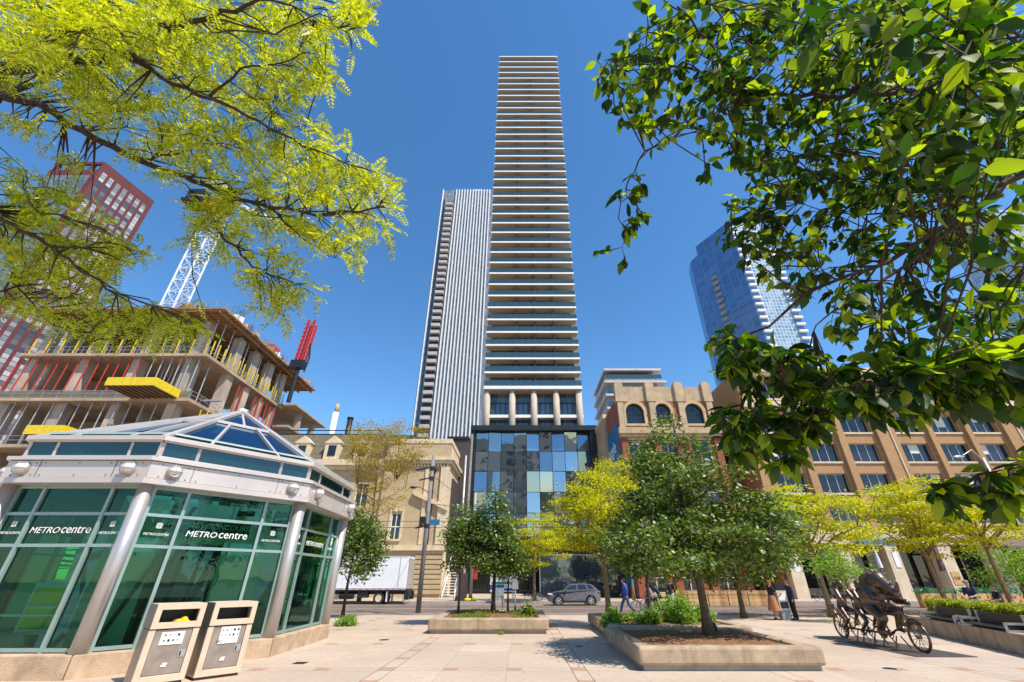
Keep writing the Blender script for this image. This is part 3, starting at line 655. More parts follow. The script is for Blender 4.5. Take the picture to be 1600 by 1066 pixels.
# theatre main house with mansard
t=thing('mansard_house','ornate theatre front with slate mansard roof partly hidden by the tan tree','theatre',(-26,HY,0))
mx0,mx1=-36.5,-17.62
part('wall',MB().wall(mx0,mx1,0,14.6,HY+.3,HY+.9,[(x,x+1.6,z,z+2.6) for x in (-34.6,-31.2,-27.8,-24.4,-21.0) for z in (5.6,9.8)]),mt['stone_thea'],t)
for x in (-34.6,-31.2,-27.8,-24.4,-21.0):
    for z in (5.6,9.8):
        w_=part('window',MB().box(x,x+.1,HY+.5,HY+.6,z,z+2.6).box(x+1.5,x+1.6,HY+.5,HY+.6,z,z+2.6).box(x+.75,x+.85,HY+.5,HY+.6,z,z+2.6),mt['white'],t); part('pane',MB().box(x,x+1.6,HY+.56,HY+.58,z,z+2.6),mt['w_win'],w_)
part('cornice',MB().box(mx0-.3,mx1-.05,HY-.6,HY+.29,14.602,15.3).box(mx0-.1,mx1-.05,HY-.2,HY+.29,14.1,14.6),mt['stone_trim'],t)
part('mansard',MB().extr([(0,0),(1.6,3.9),(12,3.9),(12,0)],(mx0,HY+.2,15.302),(0,1,0),(0,0,1),(mx1-mx0-.05,0,0)),mt['slate'],t)
for x in (-34,-30,-26,-22):
    d_=part('dormer',MB().box(x,x+2,HY+.1,HY+1.6,15.5,17.6).extr([(0,0),(2.4,0),(1.2,1.0)],(x-.2,HY,17.602),(1,0,0),(0,0,1),(0,1.8,0)),mt['stone_trim'],t)
    part('dormer_pane',MB().box(x+.5,x+1.5,HY+.04,HY+.09,15.9,17.3),mt['w_win'],d_)
part('body',MB().box(mx0,mx1-.05,HY+.902,HY+20,0,15.3),mt['stone_thea'],t)
part('scaffold_rail',MB().box(mx0,mx1-2,HY+2,HY+2.4,19.21,19.45).box(mx0,mx1-2,HY+2,HY+2.2,19.9,20.0),mt['dark_metal'],t)
# dark stair block + alley
t=thing('dark_block','dark brown windowless block between the theatre and glass podium','building',(-8.7,64,0))
part('wall',MB().box(-11.2,-8.0,64,78,0,20.4),mt['brown_dark'],t); part('coping',MB().box(-11.3,-7.95,63.8,78.1,20.402,20.8),mt['black'],t)
part('stucco_panel',MB().box(-7.99,-7.75,66.5,67.9,0,22),mt['conc'],t)
# white exterior stair
t=thing('exterior_stair','white steel stair climbing beside the theatre wall','stair',(-8.9,57,0))
m=MB()
for k in range(14): m.box(-9.0-.0+.03*k,-7.7+.03*k,56.3+.27*k,56.6+.27*k,.2+.28*k,.26+.28*k)
part('tread',m,mt['white'],t)
m=MB()
for x in (-9.05,-7.65):
    m.bar((x,56.2,0),(x+.4,60.1,4.1),.08,.3); m.bar((x,56.2,1.0),(x+.4,60.1,5.1),.05)
    for k in range(5): m.bar((x+.1*k,56.2+.97*k,1.02*k),(x+.1*k,56.2+.97*k,1.02*k+1),.04)
part('stringer',m,mt['white'],t)
# building behind the viewer, seen mirrored in the podium
t=thing('mirrored_office','pale office building mirrored in the glass podium panes','office building',(-14,-40,0))
m=MB()
part('wall',MB().wall(-22,4,0,44,-46,-45,[(x,x+3.,z,z+2.6) for x in np.arange(-20,0,5.) for z in np.arange(4,40,4.6)]),mt['stone_pale'],t)
part('glazing',MB().box(-22,4,-46.5,-46.02,0,44),mt['w_win'],t)
# ---------------------------------------------------------------- octagonal glass kiosk
def rotv(a): return Vector((math.cos(R(a)),math.sin(R(a)),0))
KC=Vector((-11.25,16.4,0)); V_=[Vector((-12.75,11.2,0)),Vector((-9.42,11.2,0)),Vector((-6.95,14.05,0)),Vector((-7.1,18.0,0))]; V_+=[KC*2-v for v in V_]
t=thing('glass_kiosk','octagonal green glass entrance pavilion with pale metal band and pyramid roof','pavilion',(KC.x,KC.y,0))
def off(i,d): return V_[i]+(V_[i]-KC).normalized()*d
ZC=.42; ZF=3.86; ZG=4.5; ZE=5.02; ZA=7.7
UP=Vector((0,0,1))
# plinth segments
for i in range(8):
    a,b_=V_[i],V_[(i+1)%8]; n=((a+b_)/2-KC).normalized()
    A0,A1=off(i,.34),off((i+1)%8,.34); B0,B1=off(i,-.25),off((i+1)%8,-.25)
    g=.012*(A1-A0).normalized()
    half=(A0+A1)/2; hb=(B0+B1)/2
    for (p,q,r,s) in ((A0+g,half-g,hb-g,B0+g),(half+g,A1-g,B1-g,hb+g)):
        part('plinth',MB().prism([(p.x,p.y),(q.x,q.y),(r.x,r.y),(s.x,s.y)],-.02,ZC),mt['kcurb'],t,bevel=.02)
part('floor',MB().prism([(off(i,-.2).x,off(i,-.2).y) for i in range(8)],.0,.05),M('kiosk_floor',(.16,.15,.13),.5,0,.2,2),t)
FR=[0,.215,.775,1.]; HZ=[ZC+.02,2.50,3.20,ZF]
for i in range(8):
    c=off(i,.12); part('column',MB().tube([(c.x,c.y,ZC),(c.x,c.y,ZF)],.165,22),mt['alu'],t,smooth=True)
    a=V_[i];b_=V_[(i+1)%8]; e=(b_-a).normalized(); n=Vector((e.y,-e.x,0)); L=(b_-a).length
    m=MB()
    for k,f in enumerate(FR):
        u=.14+(L-.28)*f; m.bar(a+e*u+UP*(ZC+.002),a+e*u+UP*ZF,.075,.13,up=tuple(n))
    for k,h in enumerate(HZ):
        for j in range(3):
            u0=.14+(L-.28)*FR[j]+.038; u1=.14+(L-.28)*FR[j+1]-.038
            hh=h+(.035 if k==0 else (-.035 if k==3 else 0)); m.bar(a+e*u0+UP*hh,a+e*u1+UP*hh,.11,.07)
    w_=part('window',m,mt['frame_green'],t)
    for j in range(3):
        for k in range(3):
            u0=.14+(L-.28)*FR[j]+.03; u1=.14+(L-.28)*FR[j+1]-.03
            c=a+e*(u0+u1)/2+UP*(HZ[k]+HZ[k+1])/2
            part('pane',MB().add([c-e*(u1-u0)/2-UP*(HZ[k+1]-HZ[k])/2,c+e*(u1-u0)/2-UP*(HZ[k+1]-HZ[k])/2,c+e*(u1-u0)/2+UP*(HZ[k+1]-HZ[k])/2,c-e*(u1-u0)/2+UP*(HZ[k+1]-HZ[k])/2],[(0,1,2,3)]),mt['kglass'],w_)
    # fascia
    def ring(z0,z1,d,mat,nm,gap=0,back=.25):
        p,q=off(i,d),off((i+1)%8,d); r,s=off((i+1)%8,d-back),off(i,d-back); ee=(q-p).normalized()*gap
        return part(nm,MB().prism([((p+ee).x,(p+ee).y),((q-ee).x,(q-ee).y),((r-ee).x,(r-ee).y),((s+ee).x,(s+ee).y)],z0,z1),mat,t)
    ring(ZF+.002,ZF+.13,.46,mt['alu_panel'],'lower_trim',0,.6)
    ring(ZF+.145,ZG-.10,.40,mt['alu_panel'],'fascia',.004)
    ring(ZG-.085,ZG,.48,mt['alu_panel'],'upper_trim',0,.6)
    ring(ZF+.14,ZG-.09,.36,mt['dark_metal'],'gap_backing',0,.05) if False else None
    # bolts + joints
    p,q=off(i,.40),off((i+1)%8,.40); e2=(q-p).normalized(); L2=(q-p).length; n2=Vector((e2.y,-e2.x,0))
    m=MB()
    for f in (.06,.2,.26,.5,.72,.79,.94):
        for z in (ZF+.19,ZG-.15): c=p+e2*L2*f+UP*z+n2*.006; m.disc(c,n2,.013,.016,8)
    part('bolt',m,mt['dark_metal'],t)
    m=MB()
    for f in (.23,.76): c=p+e2*L2*f+UP*(ZF+ZG)/2+n2*.003; m.obox(c,e2*.005,n2*.004,UP*(ZG-ZF)/2*.72)
    part('joint',m,mt['brown_dark'],t)
    # bulkhead lamps
    for f in (.13,.87):
        c=p+e2*L2*f+UP*(ZF+.34)+n2*.0
        l=part('bulkhead_lamp',MB().disc(c+n2*.045,n2,.165,.09,22),mt['galv'],t)
        Mx=Matrix((e2,UP,n2)).transposed()
        part('globe',MB().ell(c+n2*.09,.15,.13,.13,18,10,Mx),mt['lampw'],l,smooth=True)
        m=MB()
        for ang in (0,math.pi/2): 
            m.tube([c+n2*.085+(e2*math.cos(ang)+UP*math.sin(ang))*.158*math.cos(s)+n2*.15*math.sin(s) for s in np.linspace(0,math.pi,11)],.008,5)
        m.torus(c+n2*.16,n2,.128,.008,20,5); m.torus(c+n2*.09,n2,.158,.012,20,5)
        part('cage',m,mt['alu'],l)
    # clerestory
    p,q=off(i,.18),off((i+1)%8,.18); e3=(q-p).normalized(); L3=(q-p).length
    m=MB(); m.bar(p+UP*(ZE-.05),q+UP*(ZE-.05),.12,.08); m.bar(p+UP*(ZG+.04),q+UP*(ZG+.04),.12,.07)
    for f in (0.006,.215,.775,.994): m.bar(p+e3*L3*f+UP*(ZG+.075),p+e3*L3*f+UP*(ZE-.1),.06,.06)
    w_=part('clerestory',m,mt['alu_panel'],t)
    part('pane',MB().add([p+UP*ZG,q+UP*ZG,q+UP*ZE,p+UP*ZE],[(0,1,2,3)]),mt['cglass'],w_)
    # roof: hip bar, eave bar, glazing bars, glass
    E0,E1=off(i,.26)+UP*(ZE+.02),off((i+1)%8,.26)+UP*(ZE+.02); AP=Vector((KC.x,KC.y,ZA))
    part('hip_bar',MB().bar(E0,AP,.15,.10),mt['alu_panel'],t)
    part('eave_bar',MB().bar(E0-UP*.02,E1-UP*.02,.14,.11),mt['alu_panel'],t)
    m=MB(); 
    for f in (.27,.73):
        s=E0.lerp(E1,f); e_=E0.lerp(AP,.62) if f<.5 else E1.lerp(AP,.62); top=(E0.lerp(AP,.62)).lerp(E1.lerp(AP,.62),.5)
        m.bar(s,E0.lerp(AP,.55).lerp(E1.lerp(AP,.55),f),.07,.09)
    m.bar(E0.lerp(AP,.55),E1.lerp(AP,.55),.07,.09); m.bar(E0.lerp(AP,.55).lerp(E1.lerp(AP,.55),.5),AP-UP*.1,.07,.09)
    part('glazing_bar',m,mt['alu_panel'],t)
    dn=UP*.05
    r_=part('roof_glass',MB().add([E0-dn,E1-dn,AP-dn],[(0,1,2)]),mt['rglass'],t)
    part('roof_gutter',MB().bar(E0.lerp(AP,.08)-UP*.02,E1.lerp(AP,.08)-UP*.02,.34,.05),M('gutter_glass',(.45,.55,.48),.25,.1),t) if i==0 else part('roof_gutter',MB().bar(E0.lerp(AP,.08)-UP*.02,E1.lerp(AP,.08)-UP*.02,.34,.05),bpy.data.materials['gutter_glass'],t)
part('finial',MB().ell((KC.x,KC.y,ZA+.03),.17,.17,.09,12,6),mt['white'],t)
# lettering and knot emblems on each middle row
def emblem(mb,c,e,n,s):
    for k in range(3): mb.torus(c+n*.012,n,s*(.25+.24*k),s*.06,20,5)
    for k in range(4):
        a=math.pi/4+k*math.pi/2; d_=e*math.cos(a)+UP*math.sin(a); mb.bar(c+d_*s*.2+n*.012,c+d_*s*.95+n*.012,s*.13,.01)
for i in (7,0,1,2,3):
    a=V_[i];b_=V_[(i+1)%8]; e=(b_-a).normalized(); n=Vector((e.y,-e.x,0)); L=(b_-a).length
    def U(f): return .14+(L-.28)*f
    c=a+e*U(.495)+UP*2.77+n*.012
    m=MB(); m.text('METRO',.19,c-e*.03,e,UP,.16,.003,'RIGHT',1.15); m.text('centre',.275,c,e,UP,.06,.003,'LEFT',1.0)
    part('lettering',m,mt['letter'],t)
    for f in (.107,.888):
        c=a+e*U(f)+n*.01; m=MB(); emblem(m,c+UP*2.97,e,n,.085); m.text('METROCENTRE',.075,c+UP*2.75,e,UP,.1,.002)
        part('emblem',m,mt['letter'],t)
# interior
o=t
part('inner_wall',MB().box(KC.x-2.2,KC.x+2.6,KC.y+1.6,KC.y+1.8,.05,3.9),mt['cream'],o)
part('inner_wall',MB().box(KC.x-2.6,KC.x-2.4,KC.y-1.6,KC.y+1.6,.05,3.2),mt['cream'],o)
m=MB()
for x in (-1.8,-.4,1.0,2.4): m.bar((KC.x+x,KC.y-1.5,.05),(KC.x+x-.8,KC.y+1.4,3.9),.16,.1)
for k in range(4): m.bar((KC.x-2.5,KC.y-2+k*1.2,3.6),(KC.x+2.8,KC.y-2+k*1.2,3.6),.12,.14)
part('inner_brace',m,mt['dark_metal'],o)
part('escalator_hood',MB().extr([(-2.2,.05),(2.2,.05),(2.2,1.0),(.3,1.1),(-2.2,2.6)],(KC.x+.8,KC.y-1.2,0),(1,0,0),(0,0,1),(0,1.4,0)),M('escalator_side',(.10,.12,.11),.3,.5),o)
a=V_[1];b_=V_[2]; e=(b_-a).normalized(); n=Vector((e.y,-e.x,0)); c=(a+b_)/2-n*1.0+UP*3.12
q0=c-n*.75-e*1.9-UP*3.07; part('inner_panel',MB().obox(q0+e*.45+UP*1.9,e*.55,n*.06,UP*1.85).obox(q0+e*3.2+UP*1.9,e*.6,n*.06,UP*1.85).obox(q0+e*1.9+UP*3.2-n*.1,e*.75,n*.06,UP*.55),mt['cream'],o)
m=MB(); 
for k in range(4): m.bar(q0+e*(1.15+.45*k)-n*.2,q0+e*(1.35+.45*k)-n*.2+UP*3.6,.09,.06)
m.bar(q0+e*.3+n*.3,q0+e*1.5+n*.2+UP*3.6,.12,.08); part('inner_brace',m,mt['dark_metal'],o)
s_=part('concourse_sign',MB().obox(c,e*1.05,n*.05,UP*.19),mt['dark_metal'],o)
part('concourse_lettering',MB().text('SHOPPING CONCOURSE',.2,c+n*.06-UP*.07,e,UP,0,.004),M('sign_green',(.35,.65,.50),.5),s_)
for k,(x,y) in enumerate(((KC.x-1.9,KC.y-2.6),(KC.x-.7,KC.y-2.4))):
    p_=part('poster_stand',MB().box(x-.5,x+.5,y,y+.06,.5,1.75),mt['cream'],o)
    part('poster_art',MB().box(x-.42,x+.42,y-.02,y-.002,1.2,1.6).box(x-.42,x+.42,y-.02,y-.002,.65,1.1),mt['yellow' if k==0 else 'wood'],p_)
part('inner_rail',MB().bar((KC.x-3,KC.y-2.8,.95),(KC.x+2.6,KC.y-2.8,.95),.05).bar((KC.x-3,KC.y-2.8,.05),(KC.x-3,KC.y-2.8,.95),.05).bar((KC.x+2.6,KC.y-2.8,.05),(KC.x+2.6,KC.y-2.8,.95),.05),mt['alu'],o)
# ---------------------------------------------------------------- litter bins (local coords: x right, y = back, front at y=0)
def make_bin(label,loc,rot,sheet):
    o=thing('litter_bin',label,'litter bin',loc,rot,'litter bins in front of the kiosk')
    W=.43;Dp=.62;H=1.36;hz=.92
    part('base',MB().box(-W+.03,W-.03,.03,Dp-.03,0,.05),mt['brown_dark'],o)
    part('frame',MB().box(-W,-W+.11,0,.10,.05,hz).box(W-.11,W,0,.10,.05,hz).box(-W+.11,W-.11,0,.10,.05,.17).box(-W,W,.102,Dp,.05,.08),mt['beige_bin'],o,bevel=.006)
    part('side_panel',MB().box(-W,-W+.03,.102,Dp,.082,hz).box(W-.03,W,.102,Dp,.082,hz).box(-W+.03,W-.03,Dp-.03,Dp,.082,hz),mt['steel'],o)
    part('liner',MB().box(-W+.05,W-.05,.12,Dp-.05,.09,.86),mt['dark_metal'],o)
    d_=part('door',MB().box(-W+.118,W-.118,.015,.05,.18,hz-.01),mt['steel'],o)
    part('lock_plate',MB().box(W-.25,W-.13,-.002,.0148,.44,.56),mt['galv'],d_); part('keyhole',MB().box(W-.23,W-.205,-.008,-.0025,.46,.54),mt['black'],d_)
    lb=MB()
    if sheet: lb.box(-.17,.20,-.002,.0145,.60,.90)
    else: lb.box(-.20,.19,-.002,.0145,.66,.87)
    s_=part('label_sheet',lb,mt['white'],d_)
    ic=MB(); rg=random.Random(4 if sheet else 9)
    for k in range(5 if sheet else 4):
        for j in range(2): 
            x=-.13+k*.075; z=(.84 if sheet else .82)-j*.09; s=rg.uniform(.008,.022); ic.box(x-s,x+s,-.006,-.0025,z-s,z+s)
    if sheet: ic.text('NO',.07,(-.14,-.004,.62),(1,0,0),(0,0,1),0,.002)
    part('icons',ic,mt['dark_metal'],s_)
    m=MB(); m.box(-.05,.04,-.001,.0146,.30,.33).box(-.03,.05,-.001,.0146,.335,.36); part('sticker_remnant',m,mt['white'],d_)
    hd=MB().wall(-W,W,hz+.015,H,-.02,.06,[(-W+.10,W-.10,hz+.12,H-.10)])
    hd.box(-W,-W+.04,.062,Dp+.02,hz+.015,H-.04).box(W-.04,W,.062,Dp+.02,hz+.015,H-.04).box(-W+.04,W-.04,Dp-.02,Dp+.02,hz+.015,H-.04).box(-W,W,.062,Dp+.02,H-.038,H)
    part('hood',hd,mt['beige_bin'],o)
    part('hood_side',MB().box(-W-.004,-W-.001,.0,Dp+.02,hz+.02,H-.01),mt['steel'],o)
    part('chute',MB().box(-W+.05,W-.05,.35,.38,hz+.02,H-.05).box(-W+.05,W-.05,.07,.35,hz+.02,hz+.06),mt['dark_metal'],o)
    return o
br=math.atan2(.74,.67); e=Vector((.67,.74,0)).normalized()
c2=(gnd(302,1064)+gnd(373,1056))/2; c1=c2-e*1.02
b1=make_bin('overflowing litter bin with a crumpled yellow bag in its slot',tuple(c1),br,False)
b2=make_bin('litter bin with a taller white notice sheet, nearer the kiosk column',tuple(c2),br,True)
nrm=Vector((-e.y,e.x,0))
tb=thing('rubbish','crumpled yellow bag and scraps filling the litter bin slot','rubbish',tuple(c1+UP*.98),0)
rg=random.Random(2)
m=blob([],[(c1+nrm*.12+e*.12+UP*1.06,(.085,.06,.075)),(c1+nrm*.16+e*.02+UP*1.04,(.10,.07,.055)),(c1+nrm*.10+e*.18+UP*1.02,(.06,.05,.05))],.012,1)
part('yellow_bag',m,mt['yellow'],tb,smooth=True)
m=MB()
for k in range(16):
    p=c1+nrm*rg.uniform(.04,.2)+e*rg.uniform(-.28,.25)+UP*rg.uniform(.985,1.03); m.obox(p,Vector((rg.uniform(.02,.06),rg.uniform(-.03,.03),rg.uniform(-.02,.02))),Vector((rg.uniform(-.02,.02),rg.uniform(.02,.04),0)),(0,0,.008))
part('scrap',m,M('scrap',(.35,.20,.08),.8,0,.5,20),tb)
# ---------------------------------------------------------------- planters
def planter(name,label,x0,x1,y0,y1,h,w=.38,soilz=None):
    o=thing(name,label,'planter',((x0+x1)/2,(y0+y1)/2,0),0)
    def r(poly,z0,z1): return MB().prism(poly,z0,z1)
    m=MB()
    b=.10 # undercut base
    g=.0
    m.wall(x0,x1,y0,y1,.10,h,[(x0+w,x1-w,y0+w,y1-w)],lambda u,ww,z:(u,z,ww))
    part('rim',m,mt['planter'],o,bevel=.06)
    m=MB().wall(x0+b,x1-b,y0+b,y1-b,0,.10,[(x0+w+b,x1-w-b,y0+w+b,y1-w-b)],lambda u,ww,z:(u,z,ww)); part('base',m,mt['conc'],o)
    sz=soilz or h-.06
    # lumpy mulch
    n=40; vs=[];fs=[]; rg=random.Random(int(x0*10)); 
    for j in range(n+1):
        for i in range(n+1):
            a=i/n;c=j/n; ed=min(a,1-a,c,1-c); vs.append((x0+w-.02+(x1-x0-2*w+.04)*a,y0+w-.02+(y1-y0-2*w+.04)*c,sz+rg.uniform(-.018,.018)+min(ed*6,1)*.05))
    for j in range(n):
        for i in range(n): fs.append((j*(n+1)+i,j*(n+1)+i+1,(j+1)*(n+1)+i+1,(j+1)*(n+1)+i))
    part('mulch',MB().add(vs,fs),mt['soil'],o,smooth=True); return o
PL=(gnd(667,991).x,gnd(858,991).x,gnd(760,991).y,gnd(760,991).y+5.2)
planter('concrete_planter','weathered concrete planter with grass and a multi stemmed tree, left of centre',*PL,.50)
pr0=gnd(998,1047); pr1=gnd(1307,1053)
PR=(pr0.x,pr1.x,(pr0.y+pr1.y)/2,(pr0.y+pr1.y)/2+4.6)
planter('concrete_planter','large low concrete planter of mulch around the big central tree',*PR,.46)
P3=(3.0,7.6,PR[3]+.35,PR[3]+.35+6.2)
planter('concrete_planter','rear concrete planter full of bright green shrubs',*P3,.46)
rg=random.Random(77); m=MB()
m.ell((PR[0]+3.0,PR[2]+3.2,.56),.10,.08,.13,10,7); solo('ground_spotlight',m,mt['dark_metal'],'small round black spotlight in the mulch by the big tree','spotlight')
# ---------------------------------------------------------------- trees
def leafcloud(rs,C,spread,n,size,up=.6,droop=.15,asp=.5):
    """diamond leaves round clump centres C (k,3); spread (3,) per clump; n leaves per clump"""
    k=len(C); cc=np.repeat(C,n,0); p=cc+rs.normal(0,1,(k*n,3))*np.asarray(spread)
    d=rs.normal(0,1,(k*n,3)); d[:,2]=d[:,2]*.5-droop; d/=np.linalg.norm(d,axis=1)[:,None]+1e-9
    nn=rs.normal(0,1,(k*n,3))*(1-up); nn[:,2]+=up; s=np.cross(d,nn); s/=np.linalg.norm(s,axis=1)[:,None]+1e-9
    L=size*rs.uniform(.6,1.25,(k*n,1)); W=L*asp*.5
    bend=np.cross(s,d)*L*.12
    V=np.stack([p,p+d*L*.45+s*W,p+d*L-bend,p+d*L*.45-s*W],1).reshape(-1,3); return V
def tree(name,label,base,top,crown,mat,seed=0,nclump=90,nleaf=110,lsize=.16,clump=(.28,.28,.16),shape='oval',trunk_r=.11,bmat='bark',group='street trees',lean=(0,0),stems=1,fork=None,nlimb=9,cat='tree',up=.6,bare=0):
    """base: foot; top: z of the tip; crown: (z0, radius_x, radius_y)"""
    rs=np.random.RandomState(seed); rg=random.Random(seed); base=Vector(base); z0,rx,ry=crown
    t=thing(name,label,cat,tuple(base),0,group)
    H=top-base.z; axis=Vector((lean[0],lean[1],H))
    def ax(f): return base+axis*f+Vector((math.sin(f*5+seed)*.02*H*f,math.cos(f*4+seed)*.02*H*f,0))
    bm=MB(); segs=[]
    zf=(z0-base.z)/H
    for s in range(stems):
        if stems==1:
            pts=[ax(f) for f in np.linspace(0,.92,12)]; rr=[trunk_r*(1-.86*f)*(1.45 if f==0 else 1) for f in np.linspace(0,.95,12)]
        else:
            o=Vector((rg.uniform(-.5,.5),rg.uniform(-.3,.3),0))+Vector(((s-(stems-1)/2)*.5,0,0)); pts=[base+o+(axis*f)+Vector((o.x*f*1.2+math.sin(f*4+s)*.06,0,0)) for f in np.linspace(0,.8,9)]; rr=[trunk_r*(1-.85*f) for f in np.linspace(0,1,9)]
        bm.tube(pts,rr,9); segs.append((pts,rr))
    def inside(q):
        h=(q.z-z0)/(top-z0)
        if h<0 or h>1: return False
        if shape=='cone': w=(1-h)**.88*min(1,.70+h*3.2)
        elif shape=='flat': w=(math.sin(math.pi*min(1,h*.82+.14))**.6)
        elif shape=='vase': w=(.42+.75*h)*(1-h**3.2)**.5
        else: w=math.sqrt(max(0,1-(2*h-1)**2))*(1.0 if h>.5 else 1.06)
        c=base+axis*((q.z-base.z)/H); a=math.atan2(q.y-c.y,q.x-c.x)
        wob=1+.13*math.sin(3*a+seed)+.10*math.sin(5*a+seed*2+h*7)+.10*math.sin(9*h+2*a)
        return ((q.x-c.x)/rx)**2+((q.y-c.y)/ry)**2<(w*wob)**2
    limbs=[]
    for i in range(nlimb):
        f0=zf*(.92 if shape!='cone' else 1)+(.9-zf)*(i/nlimb)**1.15*(.35 if shape in('flat','vase') else .85); st=ax(f0) if stems==1 else segs[i%stems][0][min(8,2+int(i/nlimb*5))]
        a=i*2.399+seed; 
        reach=1.; z=st.z
        for _ in range(40):
            q=st+Vector((math.cos(a)*rx*reach,math.sin(a)*ry*reach,reach*(.55 if shape in('flat','vase') else .25)*rx+rg.uniform(-.1,.3)))
            if inside(q): break
            reach*=.93
        mid=st.lerp(q,.5)+Vector((0,0,rx*.10 if shape!='vase' else -rx*.05)); P=[st,st.lerp(mid,.55)+Vector((rg.uniform(-.05,.05),rg.uniform(-.05,.05),0)),mid,mid.lerp(q,.5)+Vector((rg.uniform(-.1,.1),rg.uniform(-.1,.1),0)),q]
        r0=trunk_r*(.5 if shape in('flat','vase') else .34)*(1-.4*i/nlimb); bm.tube(P,[r0,r0*.8,r0*.6,r0*.4,r0*.2],6); limbs+= [P[j].lerp(P[j+1],x) for j in range(1,4) for x in (0,.33,.66)]
    if not limbs: limbs=[ax(.9)]
    C=[]; tries=0
    lo=base+Vector((lean[0],lean[1],0))
    cells=[]
    while len(C)<nclump and tries<nclump*60:
        tries+=1; q=Vector((lo.x*.5+base.x*.5+rg.uniform(-1.3,1.3)*rx,lo.y*.5+base.y*.5+rg.uniform(-1.3,1.3)*ry,rg.uniform(z0,top)))
        if not inside(q): continue
        if any((q-c).length<clump[0]*1.05 for c in C[-40:]) and rg.random()<.7: continue
        c0=base+axis*((q.z-base.z)/H); 
        if ((q.x-c0.x)/rx)**2+((q.y-c0.y)/ry)**2<.10 and rg.random()<.5: continue
        C.append(q)
    tw=MB()
    for q in C:
        p=min(limbs,key=lambda l:(l-q).length+max(0,l.z-q.z)*.8); m=p.lerp(q,.5)+Vector((rg.uniform(-.1,.1),rg.uniform(-.1,.1),.08)); tw.tube([p,m,q],[trunk_r*.16,trunk_r*.11,trunk_r*.05],4,False)
    bm.add(tw.v,tw.f); part('trunk',bm,mt[bmat],t,smooth=True)
    if C:
        Ca=np.array([list(c) for c in C]); V=leafcloud(rs,Ca,clump,nleaf,lsize,up)
        fast('crown',V,4,mt[mat],t,tuple(base))
    if bare:
        m=MB()
        for k in range(bare):
            st=ax(.85); a=rg.uniform(0,6.3); L=rg.uniform(1.,2.2); m.tube([st,st+Vector((math.cos(a)*.4,math.sin(a)*.4,L*.6)),st+Vector((math.cos(a)*.9,math.sin(a)*.9,L))],[.03,.02,.008],4)
        part('bare_twigs',m,mt[bmat],t)
    return t
g_=gnd
# big central tree in the low planter
b0=Vector((PR[0]+2.55,PR[2]+2.45,.42))
tree('broadleaf_tree','big dark green tree with cone crown standing in the large low planter',b0,at(1062,628,b0.y).z,(1.95,3.0,2.7),'leaf_dark',3,165,200,.15,(.27,.27,.12),'cone',.13,'bark',nlimb=18,up=.55)
# left planter multi-stem
b0=Vector(((PL[0]+PL[1])/2-.35,PL[2]+2.9,.44))
tree('broadleaf_tree','dark green tree with slim upright top and several stems in the grassy planter',b0+Vector((.35,0,0)),at(768,742,b0.y).z,(2.2,1.25,1.2),'leaf_dark',12,66,130,.18,(.26,.26,.17),'cone',.10,'bark_dk',nlimb=9)
tree('broadleaf_tree','lower dark green tree on thin pale stem at left of the grassy planter',b0+Vector((-1.25,.5,0)),at(715,790,b0.y).z,(2.1,.95,.9),'leaf_dark',15,40,130,.18,(.25,.25,.17),'oval',.06,'bark',nlimb=6)
tree('broadleaf_tree','small dark green tree at right end of the grassy planter clump',b0+Vector((1.0,.3,0)),at(800,840,b0.y).z,(1.7,.95,.8),'leaf_dark',17,26,130,.14,(.24,.24,.17),'oval',.05,'bark_dk',nlimb=5)
# tree right of kiosk
b0=gnd(535,965); tree('broadleaf_tree','round dark green tree on a leaning thin trunk beside the glass kiosk',b0,at(578,795,b0.y).z,(at(560,905,b0.y).z,1.75,1.5),'leaf_dark',23,66,140,.21,(.32,.32,.22),'oval',.09,'bark_dk',lean=(-.05,0),nlimb=7)
# behind central: tree at 1160
b0=gnd(1163,966); tree('broadleaf_tree','dark green tree on the kerb behind the big central tree crown',b0,at(1170,800,b0.y).z,(at(1160,915,b0.y).z,3.0,2.),'leaf_dark',31,90,130,.22,(.38,.38,.24),'oval',.15,'bark',nlimb=8)
b0=Vector((5.3,P3[3]-2.3,.4)); tree('broadleaf_tree','dark trunked tree rising from the rear shrub planter',b0,b0.z+4.9,(2.6,1.6,1.4),'leaf_dark',37,40,120,.15,(.3,.3,.2),'oval',.08,'bark_dk',nlimb=6)
# yellow locusts
def loc(u,vb,vt,Y,vl,rpx,seed,label,nc=70,shape='flat',base=None,mat='leaf_loc',tr=.16,lean=(0,0),**k):
    b_=base or Vector((at(u,vb,Y).x,Y,0)); uu=k.pop('ut',u)
    zt=at(uu,vt,Y).z; z0=at(uu,vl,Y).z; rx=rpx/ray(uu,(vt+vl)/2).y*Y
    return tree('honey_locust',label,b_,zt,(z0,rx,rx*.85),mat,seed,nc,k.pop('nleaf',150),k.pop('ls',.21),k.pop('cl',(.46,.46,.09)),shape,tr,'bark_yel',group='yellow honey locust trees',lean=lean,nlimb=9,up=.75,**k)
b0=Vector((3.75,P3[3]-1.4,.4))
tree('honey_locust','bright yellow tree rising from the left corner of the rear planter',b0,at(925,742,b0.y).z,(at(925,868,b0.y).z,2.25,1.9),'leaf_loc',41,80,170,.15,(.34,.34,.10),'flat',.13,'bark_yel',group='yellow honey locust trees',nlimb=9,up=.75)
loc(835,925,798,47.6,893,54,43,'yellow green tree on the far pavement behind the two bicycles',75,'oval')
loc(990,930,712,49.,790,46,44,'tall thin yellow tree in front of the brick warehouse',50,'vase',tr=.13,cl=(.6,.6,.2))
loc(1302,968,755,27.6,868,80,47,'yellow tree on the kerb just left of the bronze sculpture',62,'flat',ut=1262)
loc(1480,945,752,30.,870,96,48,'widest yellow tree, directly above the bronze sculpture',78,'flat',ut=1395)
